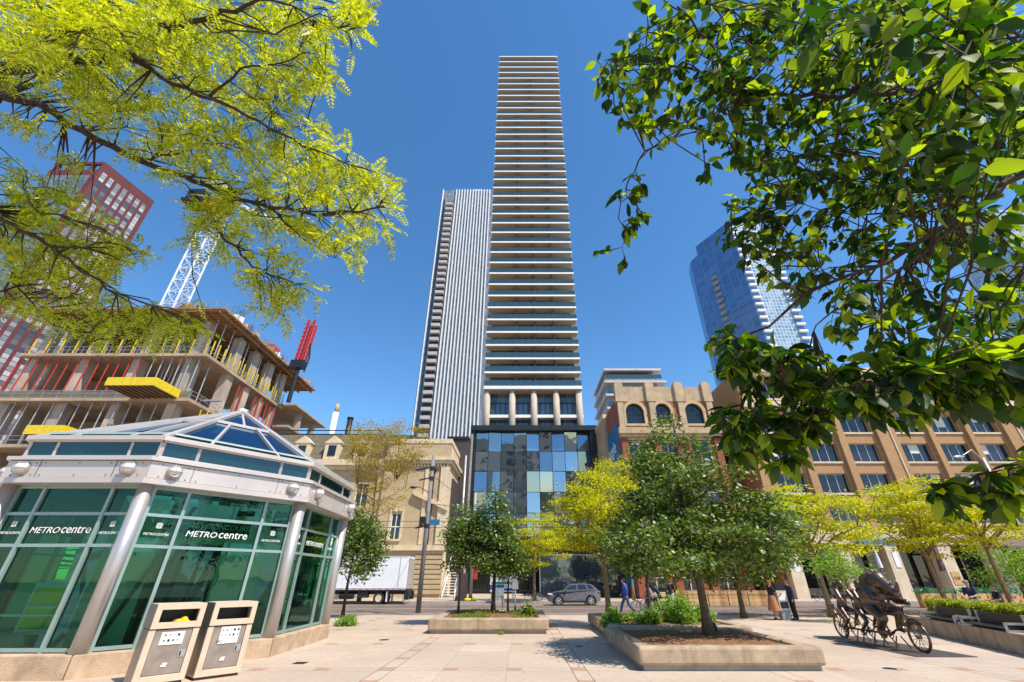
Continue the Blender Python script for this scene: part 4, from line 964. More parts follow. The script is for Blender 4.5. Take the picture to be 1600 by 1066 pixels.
loc(1583,945,770,29.,850,100,49,'yellow tree with dark forked trunk at the right edge of the plaza',60,'flat',ut=1540,mat='leaf_loc')
loc(562,930,655,47.,800,74,51,'sparse tan yellow tree spreading in front of the theatre',120,'vase',mat='leaf_loc_br',cl=(.6,.6,.16),nleaf=120,ls=.22,bare=14)
# small green trees near sculpture and far right
b0=Vector((at(1328,930,24).x,24,0)); tree('sapling','small fresh green sapling behind the sculpture riders',b0,at(1325,862,24).z,(at(1325,912,24).z,1.1,1.),'leaf_bush',55,22,90,.16,(.26,.26,.18),'oval',.05,'bark')
b0=Vector((at(1600,930,33).x,33,0)); tree('sapling','light green bushy sapling at the far right edge',b0,at(1590,850,33).z,(at(1590,925,33).z,1.9,1.6),'leaf_bush',57,40,110,.17,(.36,.36,.26),'oval',.07,'bark')
b0=Vector((at(1192,905,43).x,43,0)); tree('sapling','little green street tree by the red and yellow shop sign',b0,at(1190,835,43).z,(at(1190,900,43).z,1.5,1.3),'leaf_dark',59,30,90,.2,(.34,.34,.24),'oval',.07,'bark')
# shrubs
def shrub(label,c,rx,rz,seed,mat='leaf_bush',n=26,nl=110,ls=.09,name='shrub'):
    rs=np.random.RandomState(seed); t=thing(name,label,'shrub',tuple(c),0,'low shrubs and plants')
    q=rs.normal(0,1,(n,3)); q/=np.linalg.norm(q,axis=1)[:,None]; q*=rs.uniform(.3,.95,(n,1))**.5; q[:,2]=abs(q[:,2]); C=np.array(c)+q*np.array((rx,rx,rz))
    m=MB()
    for p in C: m.tube([Vector(c),Vector(c).lerp(Vector(p),.5)+Vector((0,0,.05)),Vector(p)],[.014,.01,.005],4,False)
    part('stem',m,mt['bark_yel'],t); fast('foliage',leafcloud(rs,C,(rx*.2,rx*.2,rz*.2),nl,ls,.5),4,mt[mat],t,tuple(c))
sp=[(955,.35,.42,'small shrub at the left end of the rear planter'),(985,.3,.25,'low shrub behind the planter rim, second from left'),(1010,.42,.42,'leafy shrub just left of the tallest planter shrub'),(1040,.55,.72,'tall bright shrub left of the big tree trunk'),(1066,.5,.8,'tallest bright green shrub behind the big tree trunk'),(1092,.45,.5,'shrub emerging right of the big tree trunk')]
for i,(u,rx,rz,l) in enumerate(sp): yy=P3[2]+1.3+(i%2)*.7; shrub(l,(at(u,950,yy).x,yy,.42),rx,rz,60+i)
shrub('small leafy clump at the foot of the leaning tree by the kiosk',tuple(gnd(540,978)),.42,.35,71)
shrub('tufts of green weeds at the right end of the grassy planter',(PL[1]-.75,PL[2]+1.6,.46),.3,.35,72,'leaf_grass',14,60,.16)
shrub('tiny weed growing at the base of the grassy planter',(at(783,990,PL[2]-.1).x,PL[2]-.1,0),.16,.14,73,'leaf_bush',8,30,.05)
def grass(name,x0,x1,y0,y1,z,n,h,seed,mask=None):
    rs=np.random.RandomState(seed); c=np.stack([rs.uniform(x0,x1,n),rs.uniform(y0,y1,n),np.full(n,z)],1)
    k=np.sin(c[:,0]*3+1)+np.cos(c[:,1]*2.3+c[:,0]); c=c[k>.1]; n=len(c)
    a=rs.uniform(0,6.28,n); s=np.stack([np.cos(a),np.sin(a),np.zeros(n)],1)*.012; hh=h*rs.uniform(.4,1.2,(n,1)); tip=c+np.concatenate([rs.normal(0,.35,(n,2))*hh,hh],1)
    V=np.stack([c-s,c+s,tip+s*.2,tip-s*.2],1).reshape(-1,3); o=fast(name,V,4,mt['leaf_grass'],None,(0,0,0)); setp(o,'thin patchy grass growing in the concrete planter left of centre','grass',kind='stuff')
grass('planter_grass',PL[0]+.45,PL[1]-.45,PL[2]+.45,PL[3]-.5,.47,9000,.13,5)
# ---------------------------------------------------------------- overhanging foreground branches
def inpoly(P,x,y):
    r=False; n=len(P)
    for i in range(n):
        x1,y1=P[i];x2,y2=P[(i+1)%n]
        if (y1>y)!=(y2>y) and x<(x2-x1)*(y-y1)/(y2-y1)+x1: r=not r
    return r
def wobble(pts,k,rg,amp):
    out=[]
    for i in range(len(pts)-1):
        for j in range(k): 
            q=pts[i].lerp(pts[i+1],j/k); out.append(q+Vector((rg.uniform(-amp,amp),rg.uniform(-amp,amp),rg.uniform(-amp,amp))) if (i or j) else q)
    out.append(pts[-1]); return out
def canopy(name,label,cat,foot,join,branches,regions,mat,bmat,seed,compound,trunk_r):
    rg=random.Random(seed); rs=np.random.RandomState(seed); t=thing(name,label,cat,tuple(foot),0)
    allp=[]
    part('trunk',MB().tube(wobble([Vector(foot),Vector(foot).lerp(Vector(join),.5),Vector(join)],4,rg,.02),[trunk_r*(1.3-.07*i) for i in range(9)],12),mt[bmat],t,smooth=True)
    for br in branches:
        pts=[deep(u,v,d) for u,v,d in br[0]]
        if br[2]: pts=[Vector(join)]+pts
        w=wobble(pts,4,rg,.018); n=len(w); rr=[br[1]*(1-.82*i/(n-1)) for i in range(n)]
        part('branch',MB().tube(w,rr,8),mt[bmat],t,smooth=True)
        for i in range(n-1):
            if br[2] and i<2: continue
            for f in (0,.5): allp.append((w[i].lerp(w[i+1],f),rr[i]))
    tw=MB(); LV=[]
    for poly,n,d0,d1,size in regions:
        xs=[p[0] for p in poly];ys=[p[1] for p in poly]; c=0
        while c<n:
            u=rg.uniform(min(xs),max(xs));v=rg.uniform(min(ys),max(ys))
            if not inpoly(poly,u,v): continue
            c+=1; d=rg.uniform(d0,d1); q=deep(u,v,d)
            p,pr=min(allp,key=lambda a:(a[0]-q).length_squared)
            # keep twigs short: pull the cluster's depth to the branch
            if (p-q).length>.9: 
                best=min((deep(u,v,d0+(d1-d0)*k/6) for k in range(7)),key=lambda z:min((a[0]-z).length_squared for a in allp[::2])); q=q.lerp(best,.8); p,pr=min(allp,key=lambda a:(a[0]-q).length_squared)
            L=(q-p).length; mid=p.lerp(q,.5)+Vector((rg.uniform(-.08,.08),rg.uniform(-.08,.08),rg.uniform(.0,.10)))*L
            tw.tube([p,mid,q],[min(pr*.7,.006+.008*L),.0045,.002],4,False)
            if rg.random()<.06: allp.append((mid,.005)); allp.append((q,.004))
            LV.append((q,(q-mid).normalized(),size,p,mid))
    part('twigs',tw,mt[bmat],t)
    V=[]
    for q,dr,size,p,mid in LV:
        if compound:
            nl=rg.randint(3,5)
            for k in range(nl):
                st=mid.lerp(q,rg.uniform(.3,1)) if k else q
                d=(dr*.6+Vector((rg.gauss(0,.6),rg.gauss(0,.6),rg.gauss(-.25,.4)))).normalized(); Lr=size*rg.uniform(.7,1.25)
                s=d.cross(Vector((rg.gauss(0,.35),rg.gauss(0,.35),1))).normalized(); nrm=s.cross(d)
                m=9; i=np.arange(m); f=(i+1.2)/(m+.7); D=np.array(d);S=np.array(s);N=np.array(nrm)
                cen=np.array(st)+np.outer(f*Lr,D)-np.outer(f*f*Lr*.22,[0,0,1])
                ll=(Lr*.22)*np.sin(math.pi*(.22+.66*f)); wd=Lr*.046
                for sg in (-1,1):
                    dd=S*sg*.88+D*.42; dd=dd/np.linalg.norm(dd)-N*rg.uniform(.0,.35); pp=D*1.0
                    a=cen; b_=cen+dd*ll[:,None]*.5+pp*wd; c_=cen+dd*ll[:,None]; e_=cen+dd*ll[:,None]*.5-pp*wd
                    V.append(np.stack([a,b_,c_,e_],1).reshape(-1,3))
        else:
            nl=rg.randint(5,8)
            for k in range(nl):
                f=rg.uniform(.05,1); st=mid.lerp(q,f) if k else q
                d=(dr*.55+Vector((rg.gauss(0,.65),rg.gauss(0,.65),rg.gauss(-.55,.4)))).normalized(); L=size*rg.uniform(.4,1.25)
                s=d.cross(Vector((rg.gauss(0,.5),rg.gauss(0,.5),1))).normalized(); nrm=s.cross(d); w=L*rg.uniform(.24,.34); fold=w*rg.uniform(.1,.5); cu=L*rg.uniform(-.08,.34)
                a0=st+d*L*.08
                def P(f,g): return a0+d*L*f+s*w*g+nrm*(fold*abs(g))-nrm*cu*f*f
                V.append(np.array([P(0,0),P(.22,.8),P(.5,1),P(.78,.62),P(1.04,0),P(.5,0),P(.78,-.62),P(.5,-1),P(.22,-.8)]))
    V=np.concatenate(V)
    if compound: fast('foliage',V,4,mt[mat],t,tuple(foot))
    else: fast('foliage',V,9,mt[mat],t,tuple(foot),faces=[(0,1,2,5),(5,2,3,4),(0,5,7,8),(5,4,6,7)])
    return t
lb=[([(0,113,3.4),(61,101,3.3),(150,94,3.2),(202,56,3.1),(253,0,3.0),(300,-60,3.0)],.055,1),
([(202,58,3.1),(263,49,3.0),(328,28,2.9),(400,5,2.8),(470,-20,2.7)],.026,0),
([(0,150,3.6),(61,164,3.5),(150,220,3.45),(235,256,3.4),(328,293,3.35),(422,324,3.3),(516,338,3.25),(600,322,3.2)],.036,1),
([(188,75,3.1),(253,122,3.1),(328,155,3.05),(408,192,3.0),(469,225,3.0),(560,262,3.0)],.018,0),
([(300,300,3.35),(357,375,3.3),(399,422,3.25),(460,441,3.2)],.014,0),
([(235,250,3.4),(280,238,3.3),(320,219,3.2),(372,226,3.15)],.010,0),
([(-60,300,3.0),(0,335,3.0),(47,366,3.0),(94,394,3.0),(170,452,3.0),(300,506,3.0)],.022,1),
([(328,150,3.05),(380,110,3.0),(450,95,2.9),(500,80,2.8)],.010,0),
([(165,360,3.0),(60,330,3.0),(30,290,3.0)],.008,0),([(94,394,3.0),(170,380,3.0),(235,400,3.0)],.009,0),
([(-20,480,3.2),(20,440,3.1),(80,505,3.1),(150,540,3.1)],.009,0),
([(422,324,3.3),(470,370,3.25),(530,405,3.2)],.008,0),([(120,95,3.2),(90,40,3.1),(40,-20,3.0)],.012,0),([(330,30,2.9),(430,50,2.7),(500,25,2.2),(550,55,2.0)],.007,0)]
lr=[([(0,0),(575,0),(560,20),(530,40),(500,55),(470,52),(510,80),(512,135),(478,145),(462,185),(500,190),(560,235),(612,290),(630,322),(618,360),(585,362),(548,415),(515,388),(490,400),(455,365),(400,350),(330,340),(290,290),(200,240),(150,200),(60,155),(0,145)],640,3.0,4.2,.17),
([(320,330),(390,350),(430,400),(505,440),(500,470),(470,462),(440,500),(405,485),(392,440),(360,400),(300,375),(280,340)],60,3.2,3.6,.165),
([(0,262),(60,265),(90,290),(140,310),(165,355),(195,365),(235,388),(215,412),(165,430),(200,470),(245,478),(320,490),(325,520),(285,522),(225,540),(170,535),(100,505),(40,490),(0,470)],215,3.0,3.7,.16),
([(10,170),(60,180),(75,215),(40,225),(5,200)],12,3.3,3.6,.12),([(60,225),(125,235),(140,260),(95,262)],8,3.3,3.5,.12),([(545,10),(572,12),(566,60),(548,85)],7,1.9,2.1,.12),
([(0,0),(330,0),(300,80),(0,90)],85,2.4,3.1,.15)]
canopy('honey_locust','overhanging yellow green honey locust boughs filling the upper left','tree',(-6.6,2.2,0),(-4.9,2.4,3.6),lb,lr,'leaf_loc_fg','bark_dk',7,True,.2)
rb=[([(1680,228,2.2),(1600,273,2.2),(1504,336,2.2),(1415,389,2.2),(1289,447,2.15),(1163,525,2.1)],.026,1),
([(1504,341,2.2),(1425,410,2.15),(1331,468,2.1),(1268,525,2.0)],.012,0),
([(1700,150,3.0),(1600,142,3.0),(1520,131,3.0),(1457,134,2.95),(1362,147,2.9),(1268,150,2.85),(1178,150,2.8),(1126,95,2.7),(1058,10,2.6)],.030,1),
([(1163,145,2.8),(1084,113,2.7),(1005,89,2.6),(945,95,2.5)],.012,0),
([(1504,320,2.4),(1425,334,2.5),(1320,334,2.5),(1236,318,2.5)],.009,0),
([(1178,150,2.8),(1100,184,2.6),(1005,236,2.5),(979,294,2.45),(968,342,2.45),(977,405,2.4)],.007,0),
([(1163,525,2.1),(1160,600,1.9),(1157,700,1.8)],.007,0),([(1163,525,2.1),(1220,590,1.8),(1250,650,1.7),(1230,720,1.65)],.007,0),
([(1720,560,1.5),(1600,570,1.5),(1480,590,1.45),(1380,600,1.4),(1290,610,1.5)],.009,1),([(1720,680,1.6),(1600,735,1.6),(1520,750,1.55),(1440,770,1.5)],.007,1),
([(1700,60,1.9),(1600,60,1.9),(1500,40,1.9),(1400,50,1.9)],.010,1),([(1620,420,1.8),(1520,420,1.8),(1440,450,1.8)],.006,1)]
rr_=[([(1620,-10),(1015,-10),(1000,25),(962,45),(938,82),(918,110),(935,160),(965,195),(1000,205),(1010,245),(1030,250),(1062,205),(1085,240),(1075,262),(1095,285),(1125,270),(1150,295),(1170,300),(1250,310),(1330,330),(1460,330),(1620,280)],560,2.2,3.4,.082),
([(1180,0),(1620,-10),(1620,320),(1400,340),(1180,290),(1100,200),(1120,100)],260,3.0,4.2,.095),
([(1120,310),(1250,300),(1620,280),(1620,420),(1500,400),(1420,400),(1300,420),(1290,440),(1250,480),(1225,450),(1200,440),(1170,420),(1120,380),(1105,340)],160,2.2,2.9,.075),
([(1000,250),(1015,275),(1005,300),(1020,335),(990,345),(1000,405),(975,415),(945,398),(925,400),(930,385),(960,350),(958,285)],13,2.4,2.5,.075),
([(1105,520),(1150,510),(1190,540),(1250,545),(1310,580),(1335,610),(1310,650),(1255,700),(1235,745),(1200,725),(1170,735),(1120,690),(1112,640),(1130,600),(1105,545)],170,1.6,2.1,.074),
([(1300,560),(1400,545),(1500,540),(1620,540),(1620,650),(1540,645),(1450,620),(1440,650),(1400,660),(1330,640)],150,1.35,1.8,.074),
([(1440,755),(1490,735),(1550,720),(1620,690),(1620,810),(1560,800),(1500,810),(1470,790)],30,1.4,1.7,.08),
([(1290,440),(1400,400),(1620,380),(1620,560),(1500,540),(1380,560),(1300,540)],120,1.9,2.9,.072),
([(1180,-10),(1620,-10),(1620,330),(1400,280),(1300,140)],70,1.3,2.0,.095),([(1400,470),(1620,430),(1620,620),(1440,600)],22,1.4,1.9,.08)]
canopy('elm_tree','overhanging large leaved boughs with dark toothed leaves filling the upper right','tree',(5.2,1.2,0),(4.2,1.6,2.9),rb,rr_,'leaf_fg','bark_dk',9,False,.17)

# trees behind the viewer, mirrored in the kiosk and podium glass
for k,(x,y,h) in enumerate(((-15,-5,9.5),(-4,-11,10.5),(14,-5,9),(23,-1,9.5))):
    tree('broadleaf_tree',['tree mirrored in the left faces of the glass kiosk','tree mirrored in the middle faces of the glass kiosk','tree mirrored in the bright diagonal kiosk face','tree mirrored in the shaded right kiosk face'][k],(x,y,0),h,(2.6,3.2,3.),'leaf_dark',90+k,70,110,.3,(.5,.5,.3),'oval',.2,'bark',nlimb=7)
# ---------------------------------------------------------------- figures
def figure(pose,scale=1.0,vox=.016,build=1.0,fingers=True):
    """returns dict of MBs in local coords: x forward, y left, z up. pose: joints"""
    J={k:Vector(v) for k,v in pose.items()}; b=build; caps=[];ells=[]
    hd=J['head']; fw=J.get('look',Vector((1,0,0))).normalized()
    caps+= [(J['pelvis'],J['waist'],.125*b,.115*b),(J['waist'],J['chest'],.115*b,.135*b),(J['chest'],J['neck'],.12*b,.058),(J['neck'],hd-Vector((0,0,.06)),.052,.055)]
    side=Vector((0,1,0))
    ells.append((J['chest'],(.115*b,.17*b,.15))); ells.append((J['pelvis'],(.12*b,.16*b,.12)))
    Mx=Matrix((fw,Vector((0,0,1)).cross(fw).normalized(),Vector((0,0,1)))).transposed()
    ells.append((hd,(.098,.076,.118),Mx)); ells.append((hd+fw*.02-Vector((0,0,.075)),(.07,.055,.05),Mx))
    ells.append((hd+fw*.10-Vector((0,0,.012)),(.022,.014,.028),Mx))
    lat=Mx@Vector((0,1,0))
    for s in (1,-1): ells.append((hd+lat*.078*s-Vector((0,0,.01)),(.02,.012,.032),Mx))
    ells.append((hd+fw*.088-Vector((0,0,.058)),(.016,.028,.010),Mx))
    arms=[];legs=[];hands=[]
    for s,n in ((1,'l'),(-1,'r')):
        sh,el,wr=J['sh_'+n],J['el_'+n],J['wr_'+n]; hp,kn,an,to=J['hip_'+n],J['kn_'+n],J['an_'+n],J['toe_'+n]
        caps+=[(J['chest']+Vector((0,.06*s,.09)),sh,.06,.055*b),(sh,el,.052*b,.042*b),(el,wr,.042*b,.027)]
        caps+=[(J['pelvis']+Vector((0,.05*s,-.02)),hp,.10*b,.092*b),(hp,kn,.09*b,.058*b),(kn,an,.058*b,.038),(an,to,.042,.032)]
        arms+=[(sh,el,wr)]; legs.append((hp,kn,an,to))
        f=(wr-el).normalized(); g=Vector((0,s,0)); g=(g-f*g.dot(f)).normalized(); cur=f.cross(g)*-s
        caps.append((wr,wr+f*.075,.027,.036)); ells.append((wr+f*.055,(.045,.022,.045)))
        if fingers:
            for k,(o,l) in enumerate(((-.030,.075),(-.010,.085),(.011,.080),(.031,.062))):
                a=wr+f*.085+cur*o; m=a+f*l*.5+g*-.006; caps.append((a,m,.0105,.010)); caps.append((m,m+f*l*.4-g*.026,.010,.009))
            caps.append((wr+f*.03-cur*.03,wr+f*.065-cur*.062,.013,.011)); caps.append((wr+f*.065-cur*.062,wr+f*.095-cur*.068,.011,.010))
    body=blob(caps,ells,vox,3)
    return body,J,arms,legs,(hd,fw,lat,Mx)
def std(kind,b=1.0):
    P=dict(pelvis=(0,0,.95),waist=(0,0,1.08),chest=(.01,0,1.30),neck=(.01,0,1.47),head=(.035,0,1.63))
    for s,n in ((1,'l'),(-1,'r')):
        P['sh_'+n]=(.01,.185*s,1.42); P['hip_'+n]=(0,.09*s,.90)
        P['el_'+n]=(-.02,.23*s,1.14); P['wr_'+n]=(.05,.23*s,.90); P['kn_'+n]=(.02,.095*s,.50); P['an_'+n]=(-.01,.10*s,.09); P['toe_'+n]=(.16,.12*s,.035)
    if kind=='walk':
        P['kn_l']=(.22,.09,.52);P['an_l']=(.36,.09,.10);P['toe_l']=(.52,.10,.06);P['kn_r']=(-.08,-.09,.50);P['an_r']=(-.38,-.09,.16);P['toe_r']=(-.26,-.10,.04)
        P['el_l']=(-.16,.22,1.17);P['wr_l']=(-.12,.22,.92);P['el_r']=(.12,-.22,1.16);P['wr_r']=(.28,-.20,.98); P['chest']=(.03,0,1.30);P['neck']=(.04,0,1.47);P['head']=(.08,0,1.62)
    if kind=='reach':
        P['el_r']=(.18,-.22,1.20);P['wr_r']=(.42,-.16,1.18);P['el_l']=(.12,.24,1.16);P['wr_l']=(.34,.14,1.10)
    if kind=='sit':
        for k in ('pelvis','waist','chest','neck','head'): x,y,z=P[k]; P[k]=(x-.0,y,z-.45)
        for n,s in (('l',1),('r',-1)):
            x,y,z=P['sh_'+n]; P['sh_'+n]=(x,y,z-.45); P['hip_'+n]=(.02,.10*s,.50); P['kn_'+n]=(.45,.13*s,.50); P['an_'+n]=(.42,.13*s,.09); P['toe_'+n]=(.58,.15*s,.035); P['el_'+n]=(.08,.24*s,.72); P['wr_'+n]=(.30,.16*s,.66)
    if kind in('ride','ridefar'):
        dz=-.02
        P.update(pelvis=(-.05,0,.92),waist=(-.02,0,1.06),chest=(.10,0,1.27),neck=(.16,0,1.43),head=(.21,0,1.58))
        for n,s in (('l',1),('r',-1)):
            P['sh_'+n]=(.14,.18*s,1.38); P['el_'+n]=(.32,.22*s,1.16); P['wr_'+n]=(.52,.22*s,1.03); P['hip_'+n]=(-.02,.10*s,.86)
        P['kn_l']=(.36,.12,.70);P['an_l']=(.22,.12,.32);P['toe_l']=(.36,.12,.26);P['kn_r']=(.28,-.12,.52);P['an_r']=(.10,-.12,.14);P['toe_r']=(.25,-.12,.10)
    return P
def grow(limbs,dr,vox=.018,ell=()): return blob([(a,b_,r0+dr,r1+dr) for a,b_,r0,r1 in limbs],ell,vox,3)
def cmat(name,c,rough=.85): return M(name,c,rough,0,.2,6)
def person(label,kind,loc,rot,top,legsm,hair,scale=1.0,short=False,skirt=None,shoe='black',build=1.0,group='people around the plaza',hat=None,bare_arm=True,skin='skin',bag=None):
    P=std(kind); body,J,arms,legs,H=figure(P,build=build)
    o=thing('person',label,'person',tuple(loc),rot,group,local=True); o.scale=(scale,)*3
    part('body',body,mt[skin],o,smooth=True); hd,fw,lat,Mx=H; b=build
    l=[(J['pelvis'],J['waist'],.125*b,.12*b),(J['waist'],J['chest'],.12*b,.137*b),(J['chest'],J['neck']-Vector((0,0,.05)),.12*b,.07)]
    for k,(sh,el,wr) in enumerate(arms):
        s=1 if k==0 else -1; l+=[(J['chest']+Vector((0,.06*s,.09)),sh,.062,.06*b)]
        if bare_arm: l.append((sh,sh.lerp(el,.65),.06*b,.055*b))
        else: l+=[(sh,el,.056*b,.048*b),(el,el.lerp(wr,.9),.048*b,.036)]
    part('shirt',grow(l,.014,ell=[(J['chest'],(.128*b,.185*b,.165)),(J['pelvis']+Vector((0,0,.03)),(.135*b,.175*b,.11))]),top,o,smooth=True)
    if skirt:
        m=MB(); n=20
        rings=[(J['waist'].z,.135,.165),(J['pelvis'].z,.17,.20),(J['pelvis'].z-.3,.22,.25),(J['pelvis'].z-.55,.27,.29)]
        vs=[(J['pelvis'].x+rx*math.cos(a)*(1+.08*math.sin(a*6)*(i/3)),ry*math.sin(a)*(1+.08*math.sin(a*6)*(i/3)),z) for i,(z,rx,ry) in enumerate(rings) for a in np.linspace(0,2*math.pi,n,endpoint=False)]
        m.add(vs,[(i*n+k,i*n+(k+1)%n,(i+1)*n+(k+1)%n,(i+1)*n+k) for i in range(3) for k in range(n)]); part('skirt',m,skirt,o,smooth=True)
    else:
        l=[]
        for hp,kn,an,to in legs:
            l+=[(J['pelvis']-Vector((0,0,.01)),hp,.12*b,.10*b),(hp,kn,.096*b,.072*b)]
            if not short: l.append((kn,kn.lerp(an,.97),.07*b,.06))
        part('trousers',grow(l,.010,ell=[(J['pelvis'],(.128*b,.168*b,.105))]),legsm,o,smooth=True)
    for hp,kn,an,to in legs:
        part('shoe',blob([(an-Vector((.03,0,.03)),to,.045,.040)],[],.014,1),mt['rubber'] if shoe=='black' else mt['white'],o,smooth=True)
    if hair is not None: part('hair',blob([],[(hd+Vector((0,0,.035))-fw*.022,(.100,.086,.100),Mx),(hd-fw*.055-Vector((0,0,.03)),(.055,.074,.08 if not short else .07),Mx)],.014,2),hair,o,smooth=True)
    part('eyes',MB().ell(hd+fw*.092+lat*.030+Vector((0,0,.008)),.008,.010,.008,8,5,Mx).ell(hd+fw*.092-lat*.030+Vector((0,0,.008)),.008,.010,.008,8,5,Mx),mt['black'],o)
    if hat is not None: part('hat',MB().ell(hd+Vector((0,0,.06)),.115,.10,.085,14,8).obox(hd+fw*.12+Vector((0,0,.055)),fw*.06,lat*.07,(0,0,.008)),hat,o,smooth=True)
    return o
blue=cmat('blue_cloth',(.03,.08,.34)); denim=cmat('denim',(.04,.07,.15)); blk=cmat('black_cloth',(.015,.015,.02)); tan_=cmat('patterned_skirt',(.38,.15,.07)); grey=cmat('grey_cloth',(.22,.22,.24)); redc=cmat('red_cloth',(.35,.05,.03)); navy=cmat('navy_cloth',(.02,.03,.07)); hiv=cmat('hi_vis',(.75,.65,.05)); white_c=cmat('white_cloth',(.6,.6,.6)); greyh=cmat('grey_hair',(.35,.33,.30))
q=gnd(981,961); person('person in blue shirt and jeans striding past behind the planter shrubs','walk',q,R(180-28),blue,denim,mt['hair'],1.06,bare_arm=False)
q=Vector((at(1051,950,31.5).x,31.5,-.0)); person('person in black jacket and white shorts walking away beside the picket fence','walk',q,R(60),blk,white_c,mt['hair'],1.04,bare_arm=False)
q=gnd(1214,969); w1=person('person with auburn hair in black top and patterned skirt at the newspaper box','reach',q,R(5),blk,tan_,redc,1.0,skirt=tan_)
q=gnd(1245,969); w2=person('person in dark clothes facing the newspaper box from its right side','stand',q,R(178),navy,blk,mt['hair'],1.02,bare_arm=False)
q=at(1520,934,22.5); person('person in navy shirt and pale cap seated at the patio beyond the hedge','sit',(q.x,22.5,.45),R(200),navy,denim,greyh,1.0,hat=grey)
q=at(1563,940,22.3); person('person in black seated low with head bowed beyond the hedge','sit',(q.x,22.3,.3),R(160),blk,blk,mt['hair'],1.0)
q=at(141,615,CYy+2.0) if 'CYy' in globals() else None
# ---------------------------------------------------------------- bicycles
def bicycle(label,loc,rot,col,group='parked bicycles',lean=0.0,rider=False):
    o=thing('bicycle',label,'bicycle',tuple(loc),rot,group,local=True)
    r=.34; m=MB(); wb=1.04
    bb=Vector((.43,0,.28)); st=Vector((.30,0,.86)); hd=Vector((.86,0,.86)); hl=Vector((.90,0,.72)); rw=Vector((0,0,r)); fw=Vector((wb,0,r))
    m.tube([bb,st],.018,6); m.tube([bb,hl],.020,6); m.tube([st.lerp(bb,.08),hd],.016,6); m.tube([hd,hl],.022,6)
    for s in (-.05,.05): m.tube([bb+Vector((0,s*.6,0)),rw+Vector((0,s,0))],.009,5); m.tube([st.lerp(bb,.12)+Vector((0,s*.4,0)),rw+Vector((0,s,0))],.008,5); m.tube([hl+Vector((0,s*.8,-.03)),fw+Vector((0,s,0))],.011,5)
    part('frame',m,col,o)
    part('saddle',MB().ell(st+Vector((-.02,0,.08)),.14,.07,.035,12,6).tube([st,st+Vector((0,0,.07))],.013,6),mt['black'],o,smooth=True)
    part('handlebar',MB().tube([hd,hd+Vector((.0,0,.13))],.014,6).tube([hd+Vector((-.06,-.27,.17)),hd+Vector((.04,-.12,.14)),hd+Vector((.04,.12,.14)),hd+Vector((-.06,.27,.17))],.012,6),mt['dark_metal'],o)
    m=MB().disc(bb,(0,1,0),.09,.01,16); m.bar(bb+Vector((0,.05,0)),bb+Vector((.1,.05,-.14)),.02); m.bar(bb-Vector((0,.05,0)),bb+Vector((-.1,-.05,.14)),.02); m.box(bb.x+.06,bb.x+.15,.06,.15,bb.z-.16,bb.z-.14).box(bb.x-.15,bb.x-.06,-.15,-.06,bb.z+.14,bb.z+.16)
    part('crank',m,mt['galv'],o)
    for c in (rw,fw):
        w=part('wheel',MB().torus(c,(0,1,0),r-.03,.012,28,5),mt['galv'],o)
        part('tyre',MB().torus(c,(0,1,0),r-.008,.016,28,6),mt['rubber'],w)
        sp=MB()
        for k in range(14): a=k*math.pi/7; sp.bar(c+Vector((0,.02*(-1)**k,0)),c+Vector((math.cos(a),0,math.sin(a)))*(r-.04),.004)
        sp.disc(c,(0,1,0),.022,.08,8); part('spokes',sp,mt['galv'],w)
    return o
q=Vector((at(825,935,46.9).x,46.9,0)); B1=bicycle('dark bicycle leaning by the yellow green tree, left of the pair',q,R(12),mt['dark_metal'])
q=Vector((at(843,935,46.95).x,46.95,0)); copy_tree(B1,tuple(q+Vector((0,.5,0))),R(-8),'dark bicycle with its front wheel nearest the grey car bonnet')
for i,(u,Y,a,l) in enumerate(((712,48.5,60,'bicycle parked behind the thin stems of the grassy planter'),(948,47.2,80,'bicycle with upright wheel just behind the grey car tail'),(1275,46.95,15,'parked bicycle nearest the left arcade pier'),(1292,47.3,-10,'parked bicycle between the two patio bicycles'),(1310,47.0,20,'parked bicycle closest to the bronze sculpture riders'),(632,47.3,75,'bicycle standing behind the white truck tail'))):
    copy_tree(B1,(at(u,930,Y).x,Y,0),R(a),l)
# cyclists group beside fence
q=gnd(1020,962,-.1); q.z=-.1
o1=copy_tree(B1,(at(1018,945,33).x,33,-.12),R(150),'black bicycle ridden by the person in grey top'); del o1['group']
o1['group']='ridden bicycles'
person('person in pale grey top riding a black bicycle by the fence','ride',(at(1018,945,33).x+.05,33,-.12),R(150),grey,denim,mt['hair'],1.0)
bpy.data.objects[-1] if False else None
o2=copy_tree(B1,(at(1030,945,34.2).x,34.2,-.12),R(148),'dark bicycle ridden by the person in navy'); o2['group']='ridden bicycles'
person('person in navy with dark cap riding beside the grey topped cyclist','ride',(at(1030,945,34.2).x+.05,34.2,-.12),R(148),navy,blk,mt['hair'],1.0,hat=blk)
